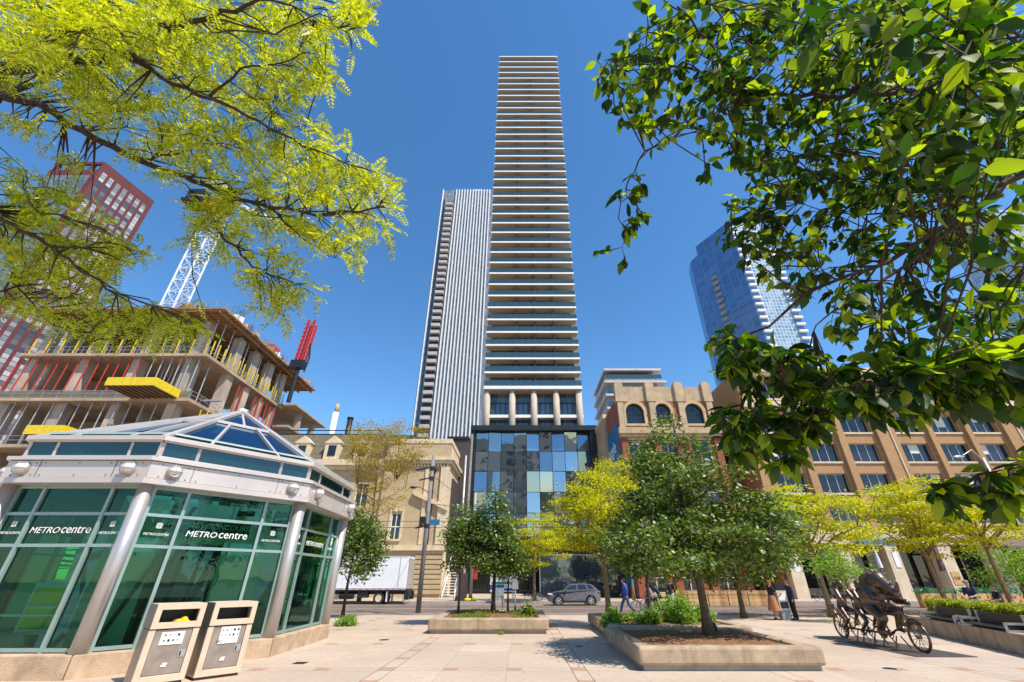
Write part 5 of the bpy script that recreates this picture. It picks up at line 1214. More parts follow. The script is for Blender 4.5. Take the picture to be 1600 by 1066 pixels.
# ---------------------------------------------------------------- grey SUV (local: x forward, faces -X world)
def car():
    Y=42.6; q0=at(856,944,Y-.9); q1=at(939,944,Y-.9); L=4.5; c=(q0.x+q1.x)/2+.05
    o=thing('parked_car','grey compact suv parked side-on at the far kerb','car',(c,Y,-.12),math.pi,None,local=True)
    W=.90
    def sec(x):  # half-width factor along the length
        t=abs(x)/2.25; return W*(1-.22*max(0,t-.72)/.28)
    # lower body profile (x,z), front = +x
    prof=[(2.22,.32),(2.25,.55),(2.20,.74),(2.05,.86),(1.6,.97),(1.05,1.05),(.9,1.08),(-1.9,1.14),(-2.12,1.10),(-2.2,.92),(-2.24,.62),(-2.2,.34)]
    def arch(cx,r,n=10): return [(cx+r*math.cos(a),.345+r*math.sin(a)) for a in np.linspace(math.pi,0,n)]
    bot=[(-1.8,.24)]+arch(-1.36,.41)+[(-.9,.24),(.9,.24)]+arch(1.36,.41)+[(1.9,.26)]
    bot=[p if p[1]>=.24 else (p[0],.345) for p in bot]
    poly=prof+bot   # prof goes front->rear over the top, bot rear->front below
    m=MB(); n=len(poly)
    ys=[-1,-.86,.86,1]
    vs=[]
    for s in ys:
        for x,z in poly:
            w=sec(x)*abs(s)*(1 if s>0 else -1); inset=.0
            zz=z if abs(s)<.99 else (z-.05 if z>1.0 else z); xx=x if abs(s)<.99 else x*.99
            vs.append((xx,w,zz))
    fs=[]
    for k in range(3):
        for i in range(n): fs.append((k*n+i,k*n+(i+1)%n,(k+1)*n+(i+1)%n,(k+1)*n+i))
    fs.append(tuple(range(n))); fs.append(tuple(reversed(range(3*n,4*n)))); m.add(vs,fs)
    part('body',m,mt['carpaint'],o)
    gh=[(.98,1.07),(.30,1.50),(.0,1.58),(-.9,1.60),(-1.55,1.53),(-2.02,1.13)]
    m=MB();n=len(gh); vs=[]
    for s,k in ((-1,0),(-1,1),(1,1),(1,0)):
        pass
    def yw(z): return .80-(z-1.07)*.34
    vs=[(x,-yw(z),z) for x,z in gh]+[(x,yw(z),z) for x,z in gh]
    m.add(vs,[tuple(range(n)),tuple(reversed(range(n,2*n)))]+[(i,i+n,(i+1)%n+n,(i+1)%n) for i in range(n)]); part('cabin',m,mt['carpaint'],o)
    wn=[[(.80,1.12),(.28,1.46),(-.22,1.52),(-.22,1.12)],[(-.32,1.12),(-.32,1.525),(-.95,1.53),(-1.15,1.14)],[(-1.24,1.16),(-1.06,1.52),(-1.45,1.49),(-1.72,1.2)]]
    for s in (-1,1):
        for w in wn:
            m=MB(); a=[(x,s*(yw(z)+.004),z) for x,z in w]; b_=[(x,s*(yw(z)+.010),z) for x,z in w]; k=len(w); m.add(a+b_,[tuple(range(k)),tuple(range(k,2*k))]+[(i,(i+1)%k,(i+1)%k+k,i+k) for i in range(k)]); part('side_window',m,mt['carglass'],o)
        part('window_trim',MB().bar((.95,s*.81,1.09),(-1.85,s*.81,1.15),.012,.02),mt['galv'],o)
        part('sill_cladding',MB().box(-.92,.92,s*(W-.02),s*(W+.012),.24,.36),mt['rubber'],o)
        part('wheel_arch',MB().torus((1.36,s*(W-.015),.345),(0,1,0),.42,.035,24,5).torus((-1.36,s*(W-.015),.345),(0,1,0),.42,.035,24,5),mt['rubber'],o)
        part('mirror',MB().ell((.72,s*1.0,1.12),.08,.11,.08,10,6),mt['carpaint'],o,smooth=True)
        for x in (-.12,-1.05): part('handle',MB().box(x-.09,x+.09,s*(W+.001),s*(W+.03),.93,.96),mt['galv'],o)
        part('door_seam',MB().box(-.275,-.265,s*(W+.001),s*(W+.004),.38,1.08).box(.80,.81,s*(W+.001),s*(W+.004),.38,1.06),mt['black'],o)
        part('headlight',MB().ell((1.98,s*.68,.80),.22,.16,.07,12,7),mt['white'],o,smooth=True); part('tail_light',MB().ell((-2.10,s*.68,.98),.14,.16,.07,12,7),mt['red'],o,smooth=True)
        for x in (1.36,-1.36):
            y=s*.80; w=part('wheel',MB().disc((x,y,.345),(0,1,0),.345,.22,28),mt['rubber'],o)
            rm=MB().torus((x,y+s*.10,.345),(0,1,0),.235,.02,24,6)
            for k in range(7):
                a=k*2*math.pi/7; rm.bar((x,y+s*.115,.345),(x+.225*math.cos(a),y+s*.115,.345+.225*math.sin(a)),.055,.02,up=(0,1,0))
            rm.disc((x,y+s*.12,.345),(0,1,0),.05,.03,12); part('rim',rm,mt['alloy'],w)
    part('windscreen',MB().add([(.97,-.70,1.10),(.97,.70,1.10),(.34,.60,1.49),(.34,-.60,1.49)],[(0,1,2,3)]).obox((.665,0,1.30),(.30,0,-.185),(0,.64,0),(.006,0,.01)),mt['carglass'],o)
    part('rear_window',MB().obox((-1.81,0,1.34),(.21,0,.185),(0,.60,0),(-.008,0,.008)),mt['carglass'],o)
    part('grille',MB().box(2.2,2.27,-.45,.45,.45,.70),mt['black'],o); part('licence_plate',MB().box(2.272,2.28,-.15,.15,.36,.46),mt['white'],o)
    part('underbody',MB().box(-1.9,1.9,-.7,.7,.2,.5),mt['black'],o); part('aerial',MB().bar((-1.4,0,1.56),(-1.5,0,1.68),.03),mt['black'],o)
car()
# ---------------------------------------------------------------- box truck (rear to the right)
def truck():
    Y=44.6; xr=at(636,900,Y-1.2).x; z0=-.12
    o=thing('box_truck','white box truck parked at the far kerb, its rear toward the utility pole','truck',(xr-3.5,Y,z0))
    x0=xr-7.2
    part('cargo_box',MB().box(x0,xr,Y-1.25,Y+1.25,z0+1.18,z0+3.75),mt['white'],o,bevel=.03)
    m=MB().box(xr-.75,xr-.68,Y-1.258,Y-1.2505,z0+1.2,z0+3.72); m.box(x0,xr,Y-1.262,Y-1.2515,z0+1.10,z0+1.24).box(x0+.02,xr,Y-1.258,Y-1.2505,z0+3.66,z0+3.73)
    part('edge_rail',m,mt['alu'],o)
    m=MB()
    for k in range(12): m.box(x0+.2+k*.58,x0+.45+k*.58,Y-1.268,Y-1.2625,z0+1.14,z0+1.19)
    part('reflector_tape',m,mt['red'],o)
    d_=part('rear_door',MB().box(xr+.003,xr+.03,Y-1.15,Y+1.15,z0+1.3,z0+3.6),mt['alu_panel'],o); part('handle',MB().box(xr+.031,xr+.05,Y-.2,Y+.2,z0+1.5,z0+1.56),mt['dark_metal'],d_)
    part('chassis',MB().box(x0-2.0,xr,Y-.5,Y-.3,z0+.75,z0+1.1).box(x0-2.0,xr,Y+.3,Y+.5,z0+.75,z0+1.1).box(x0,xr,Y-1.2,Y+1.2,z0+1.0,z0+1.178),mt['brown_dark'],o)
    part('tail_lift',MB().box(xr+.05,xr+.16,Y-1.0,Y+1.0,z0+.55,z0+1.15).box(xr-.1,xr+.3,Y-1.1,Y-.9,z0+.35,z0+1.0).box(xr-.1,xr+.3,Y+.9,Y+1.1,z0+.35,z0+1.0),mt['dark_metal'],o)
    part('fuel_tank',MB().tube([(x0+1.4,Y-.85,z0+.68),(x0+2.6,Y-.85,z0+.68)],.28,14).box(x0+3.0,x0+3.9,Y-1.1,Y-.6,z0+.5,z0+.95),mt['dark_metal'],o)
    for x in (xr-2.3,x0-1.4):
        for s in (-1,1):
            for dd in ((0,.34) if x>x0 else (0,)):
                w=part('wheel',MB().disc((x,Y+s*(1.02-dd),z0+.46),(0,1,0),.46,.27,26),mt['rubber'],o)
                part('rim',MB().disc((x,Y+s*(1.14-dd),z0+.46),(0,1,0),.25,.05,20).torus((x,Y+s*(1.15-dd),z0+.46),(0,1,0),.25,.03,20,5),mt['stone_trim'],w)
    part('mud_flap',MB().box(xr-1.65,xr-1.6,Y-1.18,Y-.6,z0+.2,z0+1.0).box(xr-1.65,xr-1.6,Y+.6,Y+1.18,z0+.2,z0+1.0),mt['white'],o)
    cb=MB().extr([(0,.6),(0,2.5),(-.9,2.5),(-1.35,1.7),(-2.2,1.45),(-2.3,.5)],(x0-.15,Y-1.1,z0),(1,0,0),(0,0,1),(0,2.2,0)); part('cab',cb,mt['white'],o,bevel=.05)
    for s in (-1,1): part('cab_window',MB().extr([(-.2,1.55),(-.2,2.3),(-.85,2.3),(-1.15,1.6)],(x0-.15,Y+s*1.11,z0),(1,0,0),(0,0,1),(0,s*.01,0)),mt['carglass'],o)
truck()
# ---------------------------------------------------------------- poles, signs
q=gnd(653,958); tp=at(679,712,q.y)
o=thing('utility_pole','tall weathered utility pole with brackets and blue sign between theatre and kiosk','utility pole',tuple(q))
part('shaft',MB().tube([q,Vector((q.x,q.y,tp.z))],[.16,.115],14),mt['pole'],o,smooth=True)
m=MB(); 
for z,l,h in ((tp.z-.9,1.1,.1),(tp.z-1.6,.8,.08),(4.9,.7,.1)): m.bar((q.x-l*.2,q.y-.15,z),(q.x-l,q.y-.15,z-.15),h); m.tube([(q.x,q.y,z-.12),(q.x,q.y,z+.12)],.17,12)
part('bracket',m,mt['dark_metal'],o)
part('blue_sign',MB().box(q.x+.12,q.x+.85,q.y-.05,q.y-.02,4.95,5.3),mt['bluepaint'],o); part('camera_box',MB().box(q.x-.45,q.x-.14,q.y-.3,q.y,5.0,5.45).ell((q.x-.3,q.y-.3,4.95),.14,.14,.14,10,6),mt['dark_metal'],o)
part('street_light',MB().tube([(q.x,q.y,tp.z-2.6),(q.x-.7,q.y,tp.z-2.2),(q.x-1.1,q.y,tp.z-2.15)],.03,6).ell((q.x-1.2,q.y,tp.z-2.2),.25,.13,.09,10,6),mt['dark_metal'],o)
# second pole across the street + lamp post right
for (u,v,Y,vt,r_,lab,nm,c) in ((714,936,47.3,712,.14,'grey service pole at the far kerb beside the exterior stair','utility_pole','galv'),(735,932,47.5,770,.16,'pale pole with red notice by the theatre alley','utility_pole','conc'),(805,945,30.5,905,.05,'thin grey sign post at the right of the grassy planter','sign_post','galv')):
    x=at(u,v,Y).x; zt=at(u-3,vt,Y).z; o=thing(nm,lab,'pole',(x,Y,0)); part('shaft',MB().tube([(x,Y,0),(x,Y,zt)],[r_,r_*.8],12),mt[c],o,smooth=True); part('base_collar',MB().tube([(x,Y,0),(x,Y,.35)],[r_*1.5,r_*1.25],12),mt['dark_metal'],o)
    if u==735: part('notice',MB().box(x+.2,x+.6,Y-.05,Y,1.8,3.8),mt['red'],o); part('base_box',MB().box(x-1.0,x-.35,Y-.4,Y+.1,0,2.3),mt['brown_dark'],o)
    if u==805: part('small_sign',MB().box(x-.18,x+.18,Y-.08,Y-.06,zt-.55,zt-.05),mt['galv'],o)
Yl=31.; tl=at(1543,745,Yl); bl=Vector((at(1600,950,Yl).x+1.1,Yl,0)); xx=(tl.x)+.35
o=thing('street_lamp','grey curved arm street lamp in front of the tan office windows','street lamp',(xx,Yl,0))
zt=at(1520,705,Yl).z+.4; hd_=at(1493,714,Yl)
part('post',MB().tube([(xx,Yl,0),(xx,Yl,zt-.9)],[.13,.09],12),mt['galv'],o,smooth=True)
part('arm',MB().tube([(xx,Yl,zt-1.3),(xx-.5,Yl,zt-.3),(xx-1.3,Yl,hd_.z+.12),(hd_.x+.5,Yl,hd_.z+.03)],[.05,.045,.04,.035],8),mt['galv'],o,smooth=True); part('lamp_head',MB().ell((hd_.x+.2,Yl,hd_.z),.45,.16,.09,12,7),mt['alu'],o,smooth=True)
# overhead wires
def wire(a,b_,lab,r=.018,sag=.25):
    a=Vector(a);b_=Vector(b_); pts=[a.lerp(b_,k/10)-Vector((0,0,sag*4*(k/10)*(1-k/10))) for k in range(11)]
    solo('overhead_wire',MB().tube(pts,r,5),mt['dark_metal'],lab,'cable','overhead tram wires',org=tuple(a))
P_=Vector((q.x,q.y,0)); q=gnd(653,958)
wire((q.x,q.y,8.2),(-2.2,66.6,8.6),'upper black cable running from the utility pole to the glass podium'); wire((q.x,q.y,7.5),(-9.4,56.5,9.8),'black cable from the utility pole to the theatre corner')
wire((q.x,q.y,6.3),(12.9,51.4,8.0),'long cable crossing from the utility pole to the brick warehouse'); wire((xx,Yl,8.4),(24.3,51.4,9.6),'pale cable across the lower windows of the tan office',.022)
wire((-60,38.2,6.0),(60,38.2,6.0),'contact wire along the street, nearer of the two',.02,.0); wire((-60,43.2,6.0),(60,43.2,6.0),'contact wire along the street, farther of the two',.02,.0)
# sign board
Yb=46.9; a=at(766,905,Yb);b_=at(804,935,Yb)
o=thing('notice_board','white and blue notice board standing behind the planter tree stems','sign board',((a.x+b_.x)/2,Yb,0))
part('board',MB().box(a.x,b_.x,Yb-.05,Yb+.05,.75,2.35),mt['white'],o); part('blue_band',MB().box(a.x,a.x+1.35,Yb-.06,Yb-.052,.95,1.35).box(a.x+1.36,b_.x,Yb-.06,Yb-.052,.85,1.05),mt['bluepaint'],o)
m=MB(); m.text('First Square',.34,((a.x+b_.x)/2,Yb-.06,1.85),(1,0,0),(0,0,1),0,.004); part('board_lettering',m,mt['dark_metal'],o) if False else None
part('picture_strip',MB().box(a.x+.1,b_.x-.1,Yb-.06,Yb-.052,1.40,1.58),mt['leaf_bush'],o); part('leg',MB().box(a.x+.1,a.x+.2,Yb-.03,Yb+.03,0,.748).box(b_.x-.2,b_.x-.1,Yb-.03,Yb+.03,0,.748),mt['galv'],o)
c=gnd(778,948); o=thing('utility_cabinet','twin grey utility cabinet in front of the white and blue board','cabinet',(at(778,930,45.).x,45.9,0)); x=at(778,930,45.9).x
part('door',MB().box(x-.55,x-.02,45.7,46.1,.1,1.1),mt['galv'],o); part('door',MB().box(x+.02,x+.55,45.7,46.1,.1,1.1),mt['galv'],o); part('plinth',MB().box(x-.6,x+.6,45.65,46.15,-.1,.098),mt['conc'],o)
c=Vector((at(785,955,PL[3]-.6).x,PL[3]-.6,.44)); o=thing('standpipe','short white standpipe in the grass of the planter','pipe',tuple(c)); part('pipe',MB().tube([c,c+Vector((0,0,.55))],.035,8),mt['white'],o); part('cap',MB().ell(c+Vector((0,0,.6)),.07,.07,.08,10,6),mt['white'],o)
for k,(u,l) in enumerate(((731,'yellow sandbag at the foot of the pale pole, left one'),(740,'yellow green sandbag at the foot of the pale pole, right one'))):
    c=Vector((at(u,935,46.95).x,46.95,.12)); solo('sandbag',MB().ell(c,.38,.22,.14,12,6),mt['yellow'] if k==0 else mt['leaf_grass'],l,'sandbag','sandbags',smooth=True)
# picket fence
Yf=40.6; xa=at(1046,946,Yf).x; xb=at(1205,949,Yf).x
o=thing('picket_fence','light wood picket fence along the kerb lane patio','fence',((xa+xb)/2,Yf,-.12)); rg=random.Random(6)
npn=5
for k in range(npn):
    a=xa+(xb-xa)*k/npn; b_=xa+(xb-xa)*(k+1)/npn; m=MB(); x=a
    while x<b_-.09:
        h=1.12+rg.uniform(-.015,.02); m.extr([(0,0),(.085,0),(.085,h-.07),(.0425,h),(0,h-.07)],(x,Yf-.02,-.09),(1,0,0),(0,0,1),(0,.018,0)); x+=.112
    part('fence_panel',m,mt['wood'],o)
part('rail',MB().box(xa,xb,Yf,Yf+.04,.15,.23).box(xa,xb,Yf,Yf+.04,.72,.80),mt['wood'],o); part('kick_board',MB().box(xa,xb,Yf+.0,Yf+.3,-.12,-.04),mt['brown_dark'],o)
for k in range(6): x=xa+(xb-xa)*k/5; part('post',MB().box(x-.04,x+.04,Yf+.041,Yf+.12,-.12,1.0),mt['wood'],o)
# newspaper / mail boxes
q=gnd(1231,969); o=thing('newspaper_box','pale grey newspaper box with dark window between two standing people','newspaper box',tuple(q))
part('cabinet',MB().box(q.x-.26,q.x+.26,q.y-.05,q.y+.4,.42,1.28),mt['alu_panel'],o,bevel=.01); part('stand',MB().box(q.x-.22,q.x+.22,q.y,q.y+.35,.0,.418),mt['galv'],o)
part('display_window',MB().box(q.x-.2,q.x+.2,q.y-.06,q.y-.0505,.86,1.2),mt['white'],o); part('slot_panel',MB().box(q.x-.2,q.x+.2,q.y-.06,q.y-.0505,.5,.8),mt['dark_metal'],o)
part('top_stand',MB().box(q.x-.24,q.x+.24,q.y+.0,q.y+.3,1.281,1.62),mt['dark_metal'],o)
# shop sign, capsule sign
Ys=50.9; a=at(1190,864,Ys);b_=at(1222,888,Ys); o=thing('shop_sign','red and yellow shop sign beside the left arcade pier of the tan office','shop sign',((a.x+b_.x)/2,Ys,b_.z))
part('sign_board',MB().box(a.x-1.4,b_.x,Ys-.15,Ys+.8,b_.z,a.z+.1),mt['yellow'],o); part('red_border',MB().box(a.x-1.3,b_.x-.1,Ys-.19,Ys-.152,(a.z+b_.z)/2-.05,a.z-.02),mt['red'],o); m=MB().text("RESTAURANT",.42,((a.x+b_.x)/2-.7,Ys-.2,(a.z+b_.z)/2+.08),(1,0,0),(0,0,1),.1,.005) if False else None
c0=at(1234,858,46.5);c1=at(1248,888,46.5); o=thing('hanging_sign','white rounded blade sign on black bracket by the left arcade pier','sign',(c0.x,46.5,c1.z)); 
cx=(c0.x+c1.x)/2; pts=[(.32*math.cos(a)*1.0,(.28*math.sin(a)+(.9 if math.sin(a)>=0 else -.9))) for a in np.linspace(0,2*math.pi,25)[:-1]]
part('panel',MB().extr(pts,(cx,46.45,(c0.z+c1.z)/2),(1,0,0),(0,0,1),(0,.22,0)),mt['white'],o,bevel=.02); part('bracket',MB().bar((cx,46.56,(c0.z+c1.z)/2+.6),(cx-1.2,46.56,(c0.z+c1.z)/2+.6),.05).bar((cx,46.56,(c0.z+c1.z)/2-.5),(cx-1.2,46.56,(c0.z+c1.z)/2-.5),.05).bar((cx-1.2,46.56,0),(cx-1.2,46.56,(c0.z+c1.z)/2+1.3),.14),mt['dark_metal'],o)
# ---------------------------------------------------------------- right raised hedge bed
y0=17.2; xl_=gnd(1428,985).x+.1; 
# slanted front wall: from gnd(1430,987) to gnd(1600,1026)
A0=gnd(1425,985);B0_=gnd(1640,1034); d_=(B0_-A0).normalized(); nb_=Vector((-d_.y,d_.x,0))
if nb_.x<0: nb_=-nb_
o=thing('raised_bed','long low brown concrete bed wall topped by the clipped hedge','raised bed',tuple(A0))
def obx(mb,s0,s1,n0,n1,z0,z1): c=A0+d_*(s0+s1)/2+nb_*(n0+n1)/2+UP*(z0+z1)/2; return mb.obox(c,d_*(s1-s0)/2,nb_*(n1-n0)/2,UP*(z1-z0)/2)
m=MB(); Lw=(B0_-A0).length
for k in range(4): obx(m,k*Lw/4+.01,(k+1)*Lw/4-.01,0,.35,0,.50)
part('wall',m,mt['planter'],o,bevel=.015); part('soil',obx(MB(),0,Lw,.352,7,0,.42),mt['soil'],o); part('side_wall',obx(MB(),-.35,-.002,0,7,0,.5),mt['planter'],o)
def hedge(s0,s1,n0,n1,z0,z1,seed,label):
    rs=np.random.RandomState(seed); t=thing('hedge',label,'hedge',tuple(A0+d_*(s0+s1)/2+nb_*n0),0)
    n=int((s1-s0)*(n1-n0+.6)*(z1-z0)*750)+500; s=rs.uniform(s0,s1,n);w=rs.uniform(n0,n1,n);z=rs.uniform(z0,z1,n)
    k=rs.rand(n); s_=np.where(k<.5,s,s); z=np.where(k<.45,z1-rs.exponential(.04,n),z); w=np.where((k>=.45)&(k<.9),n0+rs.exponential(.05,n),w); z=z+.04*np.sin(s*5)+rs.normal(0,.02,n)
    C=np.array(A0)+np.outer(s,d_)+np.outer(w,nb_)+np.outer(z,[0,0,1]); V=leafcloud(rs,C,(.03,.03,.03),7,.075,.45)
    fast('foliage',V,4,mt['leaf_hedge'],t,tuple(A0+d_*(s0+s1)/2+nb_*n0)); m=MB()
    for x in np.arange(s0+.2,s1,.5): p=A0+d_*x+nb_*(n0+n1)/2; m.tube([p+UP*z0,p+UP*z1*.9],.02,5)
    part('stem',m,mt['bark'],t)
hedge(0.1,Lw,.75,1.7,.42,1.05,81,'clipped yellow green hedge nearest the bronze sculpture'); hedge(.0,Lw,4.2,5.1,.42,1.08,82,'second clipped hedge row behind the bench backs')
# benches: seats facing the viewer side with tubular arms on the wall
def bench(s,label):
    p=A0+d_*s+nb_*.36; a=math.atan2(d_.y,d_.x); o=thing('bench',label,'bench',tuple(p),a,'benches along the raised bed',local=True)
    part('backrest',MB().box(.1,2.3,.12,.17,.60,.90),mt['black'],o)
    part('seat',MB().box(.1,2.3,-.30,.08,.56,.60),mt['black'],o)
    m=MB()
    for x in (0,2.35): m.box(x,x+.05,.10,.18,.5,.92); m.bar((x+.02,-.36,.70),(x+.02,.1,.70),.05,.06); m.bar((x+.02,-.34,.5),(x+.02,-.34,.70),.05,.06); m.bar((x+.02,-.36,.53),(x+.02,.1,.53),.05,.05)
    part('frame',m,mt['galv'],o); part('side_loop',MB().bar((-.6,-.2,.72),(0,-.2,.72),.05).bar((-.6,-.2,.52),(-.6,-.2,.72),.05).bar((-.6,-.2,.53),(0,-.2,.53),.05),mt['galv'],o)
bench(1.5,'black backed bench with steel arms, left one on the bed wall'); bench(4.3,'black backed bench with steel arms, right one on the bed wall')
# patio beyond the hedge
Yp=38.; o=thing('patio_barrier','low orange and yellow patio barrier with green plants across the street','patio barrier',(26,Yp,-.1)); rg=random.Random(3)
xa=at(1436,925,Yp).x; xb=at(1600,925,Yp).x+4
m=MB(); 
for k in range(9): m.box(xa+(xb-xa)*k/9+.03,xa+(xb-xa)*(k+1)/9-.03,Yp,Yp+.5,-.12,.85)
part('barrier_box',m,mt['wood'],o); m=MB()
for k in range(36): x=xa+(xb-xa)*k/36; m.extr([(0,0),(.12,.18),(.24,0)],(x,Yp-.02,.3+.25*(k%2)),(1,0,0),(0,0,1),(0,.015,0))
part('red_motif',m,mt['red'],o)
rs=np.random.RandomState(8); n=160; C=np.stack([rs.uniform(xa,xb,n),rs.uniform(Yp,Yp+.5,n),rs.uniform(.85,1.15,n)],1)
g_teal=leaf('patio_plant_leaf',(.01,.12,.06),(.02,.20,.12),(.06,.30,.16)); mt['leaf_teal']=g_teal; fast('barrier_plants',leafcloud(rs,C,(.08,.08,.08),20,.14),4,g_teal,o,(26,Yp,-.1))
for k,(u,Y,l) in enumerate(((1490,34,'folded patio umbrella leaning pale at centre of the patio'),(1392,44,'folded white and purple patio umbrella behind the rhinoceros'))):
    x=at(u,930,Y).x; zt=at(u-25,870,Y).z+1.0; oo=thing('patio_umbrella',l,'umbrella',(x,Y,-.1)); part('pole',MB().tube([(x,Y,-.1),(x,Y,zt)],.03,8),mt['galv'],oo); part('canopy',MB().tube([(x,Y,zt-1.9),(x,Y,zt-1.6),(x,Y,zt)],[.20,.18,.03],10),mt['white'] if k else mt['purple'],oo)
c=at(141,612,CYy+1.5) if 'CYy' in globals() else None
# ---------------------------------------------------------------- building under construction
CXx=at(324,552,54).x; CYy=54.; ZL=[10.2,16.9,23.2,30.0,36.8]
t=thing('construction_site','raw concrete tower frame under construction with shoring and open floors','building site',(CXx-20,CYy+10,0))
xl=-71.5; yb=76.
for i,z in enumerate(ZL):
    xr=CXx+(0 if i!=1 else -3.2)
    if i<4: part('floor_slab',MB().box(xl,xr,CYy,yb,z-.42,z),mt['conc_site'],t)
    else:
        part('floor_slab',MB().box(xl,xr+1.2,CYy-1.5,yb+8,z-.25,z),mt['ply'],t)
        m=MB()
        for y in np.arange(CYy-1.3,yb+8,.9): m.box(xl,xr+1.1,y,y+.15,z-.45,z-.252)
        part('joist',m,mt['ply'],t)
        m=MB()
        for x in np.arange(xl+1,xr+1,2.6): m.box(x,x+.2,CYy-1.4,yb+7.8,z-.75,z-.452)
        part('beam',m,mt['yellow'] if False else mt['ply'],t)
part('step_slab',MB().box(CXx-8,CXx+2.0,yb+.01,yb+13,26.2,26.6).box(CXx-8,CXx+2.4,yb+.01,yb+14,30.4,30.7),mt['conc_site'],t)
part('step_column',MB().box(CXx+.6,CXx+1.5,yb+4,yb+5,10,30.4).box(CXx+.6,CXx+1.5,yb+10,yb+11,10,30.4),mt['conc_wall'],t)
rng=random.Random(5)
for i in range(len(ZL)):
    z0=ZL[i-1] if i else 0; z1=ZL[i]-(.42 if i<4 else .76)
    xr=CXx-(3.2 if i in (1,) else 0)
    for k,x in enumerate(np.arange(CXx-2.2,xl,-7.6)):
        w=1.3 if i<4 else .9
        if i==1 and k==0: x-=3.4
        part('column',MB().box(x-w,x,CYy+1.0,CYy+2.4,z0+.002,z1),mt['conc_wall'],t)
    for y in np.arange(CYy+6.2,yb,4.6):
        part('column',MB().box(CXx-1.7,CXx-.5,y,y+1.4,z0+.002,z1),mt['conc_wall'],t)
    part('core_wall',MB().box(xl,CXx-8,CYy+9.,CYy+9.5,z0+.002,z1).box(CXx-9.5,CXx-9,CYy+4+i%2*3,CYy+8.9,z0+.002,z1).box(CXx-25,CXx-24.6,CYy+2.8,CYy+8.9,z0+.002,z1),mt['conc_wall'],t)
# guard rails and mesh at slab edges
m=MB()
for z in ZL[1:4]:
    xr=CXx-(3.2 if z==ZL[1] else 0)
    for h in (.55,1.1): m.bar((xl,CYy+.1,z+h),(xr-.1,CYy+.1,z+h),.05); m.bar((CXx-.1,CYy+.1,z+h),(CXx-.1,yb,z+h),.05)
    for x in np.arange(xr-.2,xl,-2.0): m.bar((x,CYy+.1,z),(x,CYy+.1,z+1.15),.05)
    for y in np.arange(CYy+.2,yb,2.0): m.bar((CXx-.1,y,z),(CXx-.1,y,z+1.15),.05)
part('guard_rail',m,mt['galv'],t)
part('debris_net',MB().box(xl,CXx-.3,CYy+.12,CYy+.14,ZL[2]+.02,ZL[2]+1.0),glass('debris_net',(.55,.55,.5),(.3,.3,.3),1.1,.5,0,(.35,.30,.22),.45),t)
# rebar starter bars on the deck
for i,(cx_,cy_) in enumerate([(x,CYy+3) for x in np.arange(CXx,xl+2,-5.5)]+[(CXx-1,y) for y in np.arange(CYy+8,yb+6,5.5)]):
    m=MB(); m.box(cx_-.9,cx_+.9,cy_-.9,cy_+.9,ZL[4]+.002,ZL[4]+.12)
    for k in range(18):
        a=cx_+rng.uniform(-.85,.85); b_=cy_+rng.uniform(-.85,.85); m.bar((a,b_,ZL[4]+.05),(a+rng.uniform(-.1,.1),b_,ZL[4]+rng.uniform(1.8,3.3)),.035)
    part('rebar_cage',m,mt['brown_dark'],t)
for (x0,x1,y0,y1,h,c) in ((CXx-6,CXx-3.5,CYy+.5,CYy+2,1.2,'parapet'),(CXx-2.6,CXx-1.4,CYy+9,CYy+11,2.0,'conc'),(CXx-1.5,CXx-.2,CYy+14,CYy+16.5,2.4,'red')):
    part('deck_formwork',MB().box(x0,x1,y0,y1,ZL[4]+.002,ZL[4]+h),mt[c],t)
# clutter along the deck edge: timber ends, stacked panels, posts and a rope rail
m=MB()
for x in np.arange(CXx+1,CXx-27,-1.5): m.bar((x,CYy-1.2,ZL[4]),(x+rng.uniform(-.15,.15),CYy-1.2+rng.uniform(-.1,.1),ZL[4]+1.2),.06)
for y in np.arange(CYy-1,yb+8,1.5): m.bar((CXx+1,y,ZL[4]),(CXx+1+rng.uniform(-.1,.1),y,ZL[4]+1.2),.06)
for h in (.6,1.15): m.bar((CXx+1,CYy-1.2,ZL[4]+h),(CXx-27,CYy-1.2,ZL[4]+h),.035); m.bar((CXx+1,CYy-1.2,ZL[4]+h),(CXx+1,yb+8,ZL[4]+h),.035)
part('edge_rail',m,mt['galv'],t)
for k in range(46):
    on=rng.random()<.55; x=CXx+rng.uniform(-.8,.6) if on else CXx-rng.uniform(0,26); y=rng.uniform(CYy,yb+7) if on else CYy+rng.uniform(-.8,.6); s1,s2,s3=rng.uniform(.2,.9),rng.uniform(.2,.9),rng.uniform(.15,1.3); a=rng.uniform(0,3)
    part('stacked_material',MB().obox((x,y,ZL[4]+s3/2+.01),(math.cos(a)*s1,math.sin(a)*s1,0),(-math.sin(a)*s2,math.cos(a)*s2,0),(0,0,s3/2)),mt[rng.choice(('ply','red','parapet','conc','brown_dark','white'))],t)
for k in range(34):
    x=CXx-rng.uniform(1,25); i=rng.choice((1,2,3)); s1,s3=rng.uniform(.3,1.2),rng.uniform(.3,1.1)
    part('stacked_material',MB().box(x,x+s1,CYy+rng.uniform(3,5),CYy+6,ZL[i]+.002,ZL[i]+s3),mt[rng.choice(('ply','red','parapet','conc','yellow'))],t)
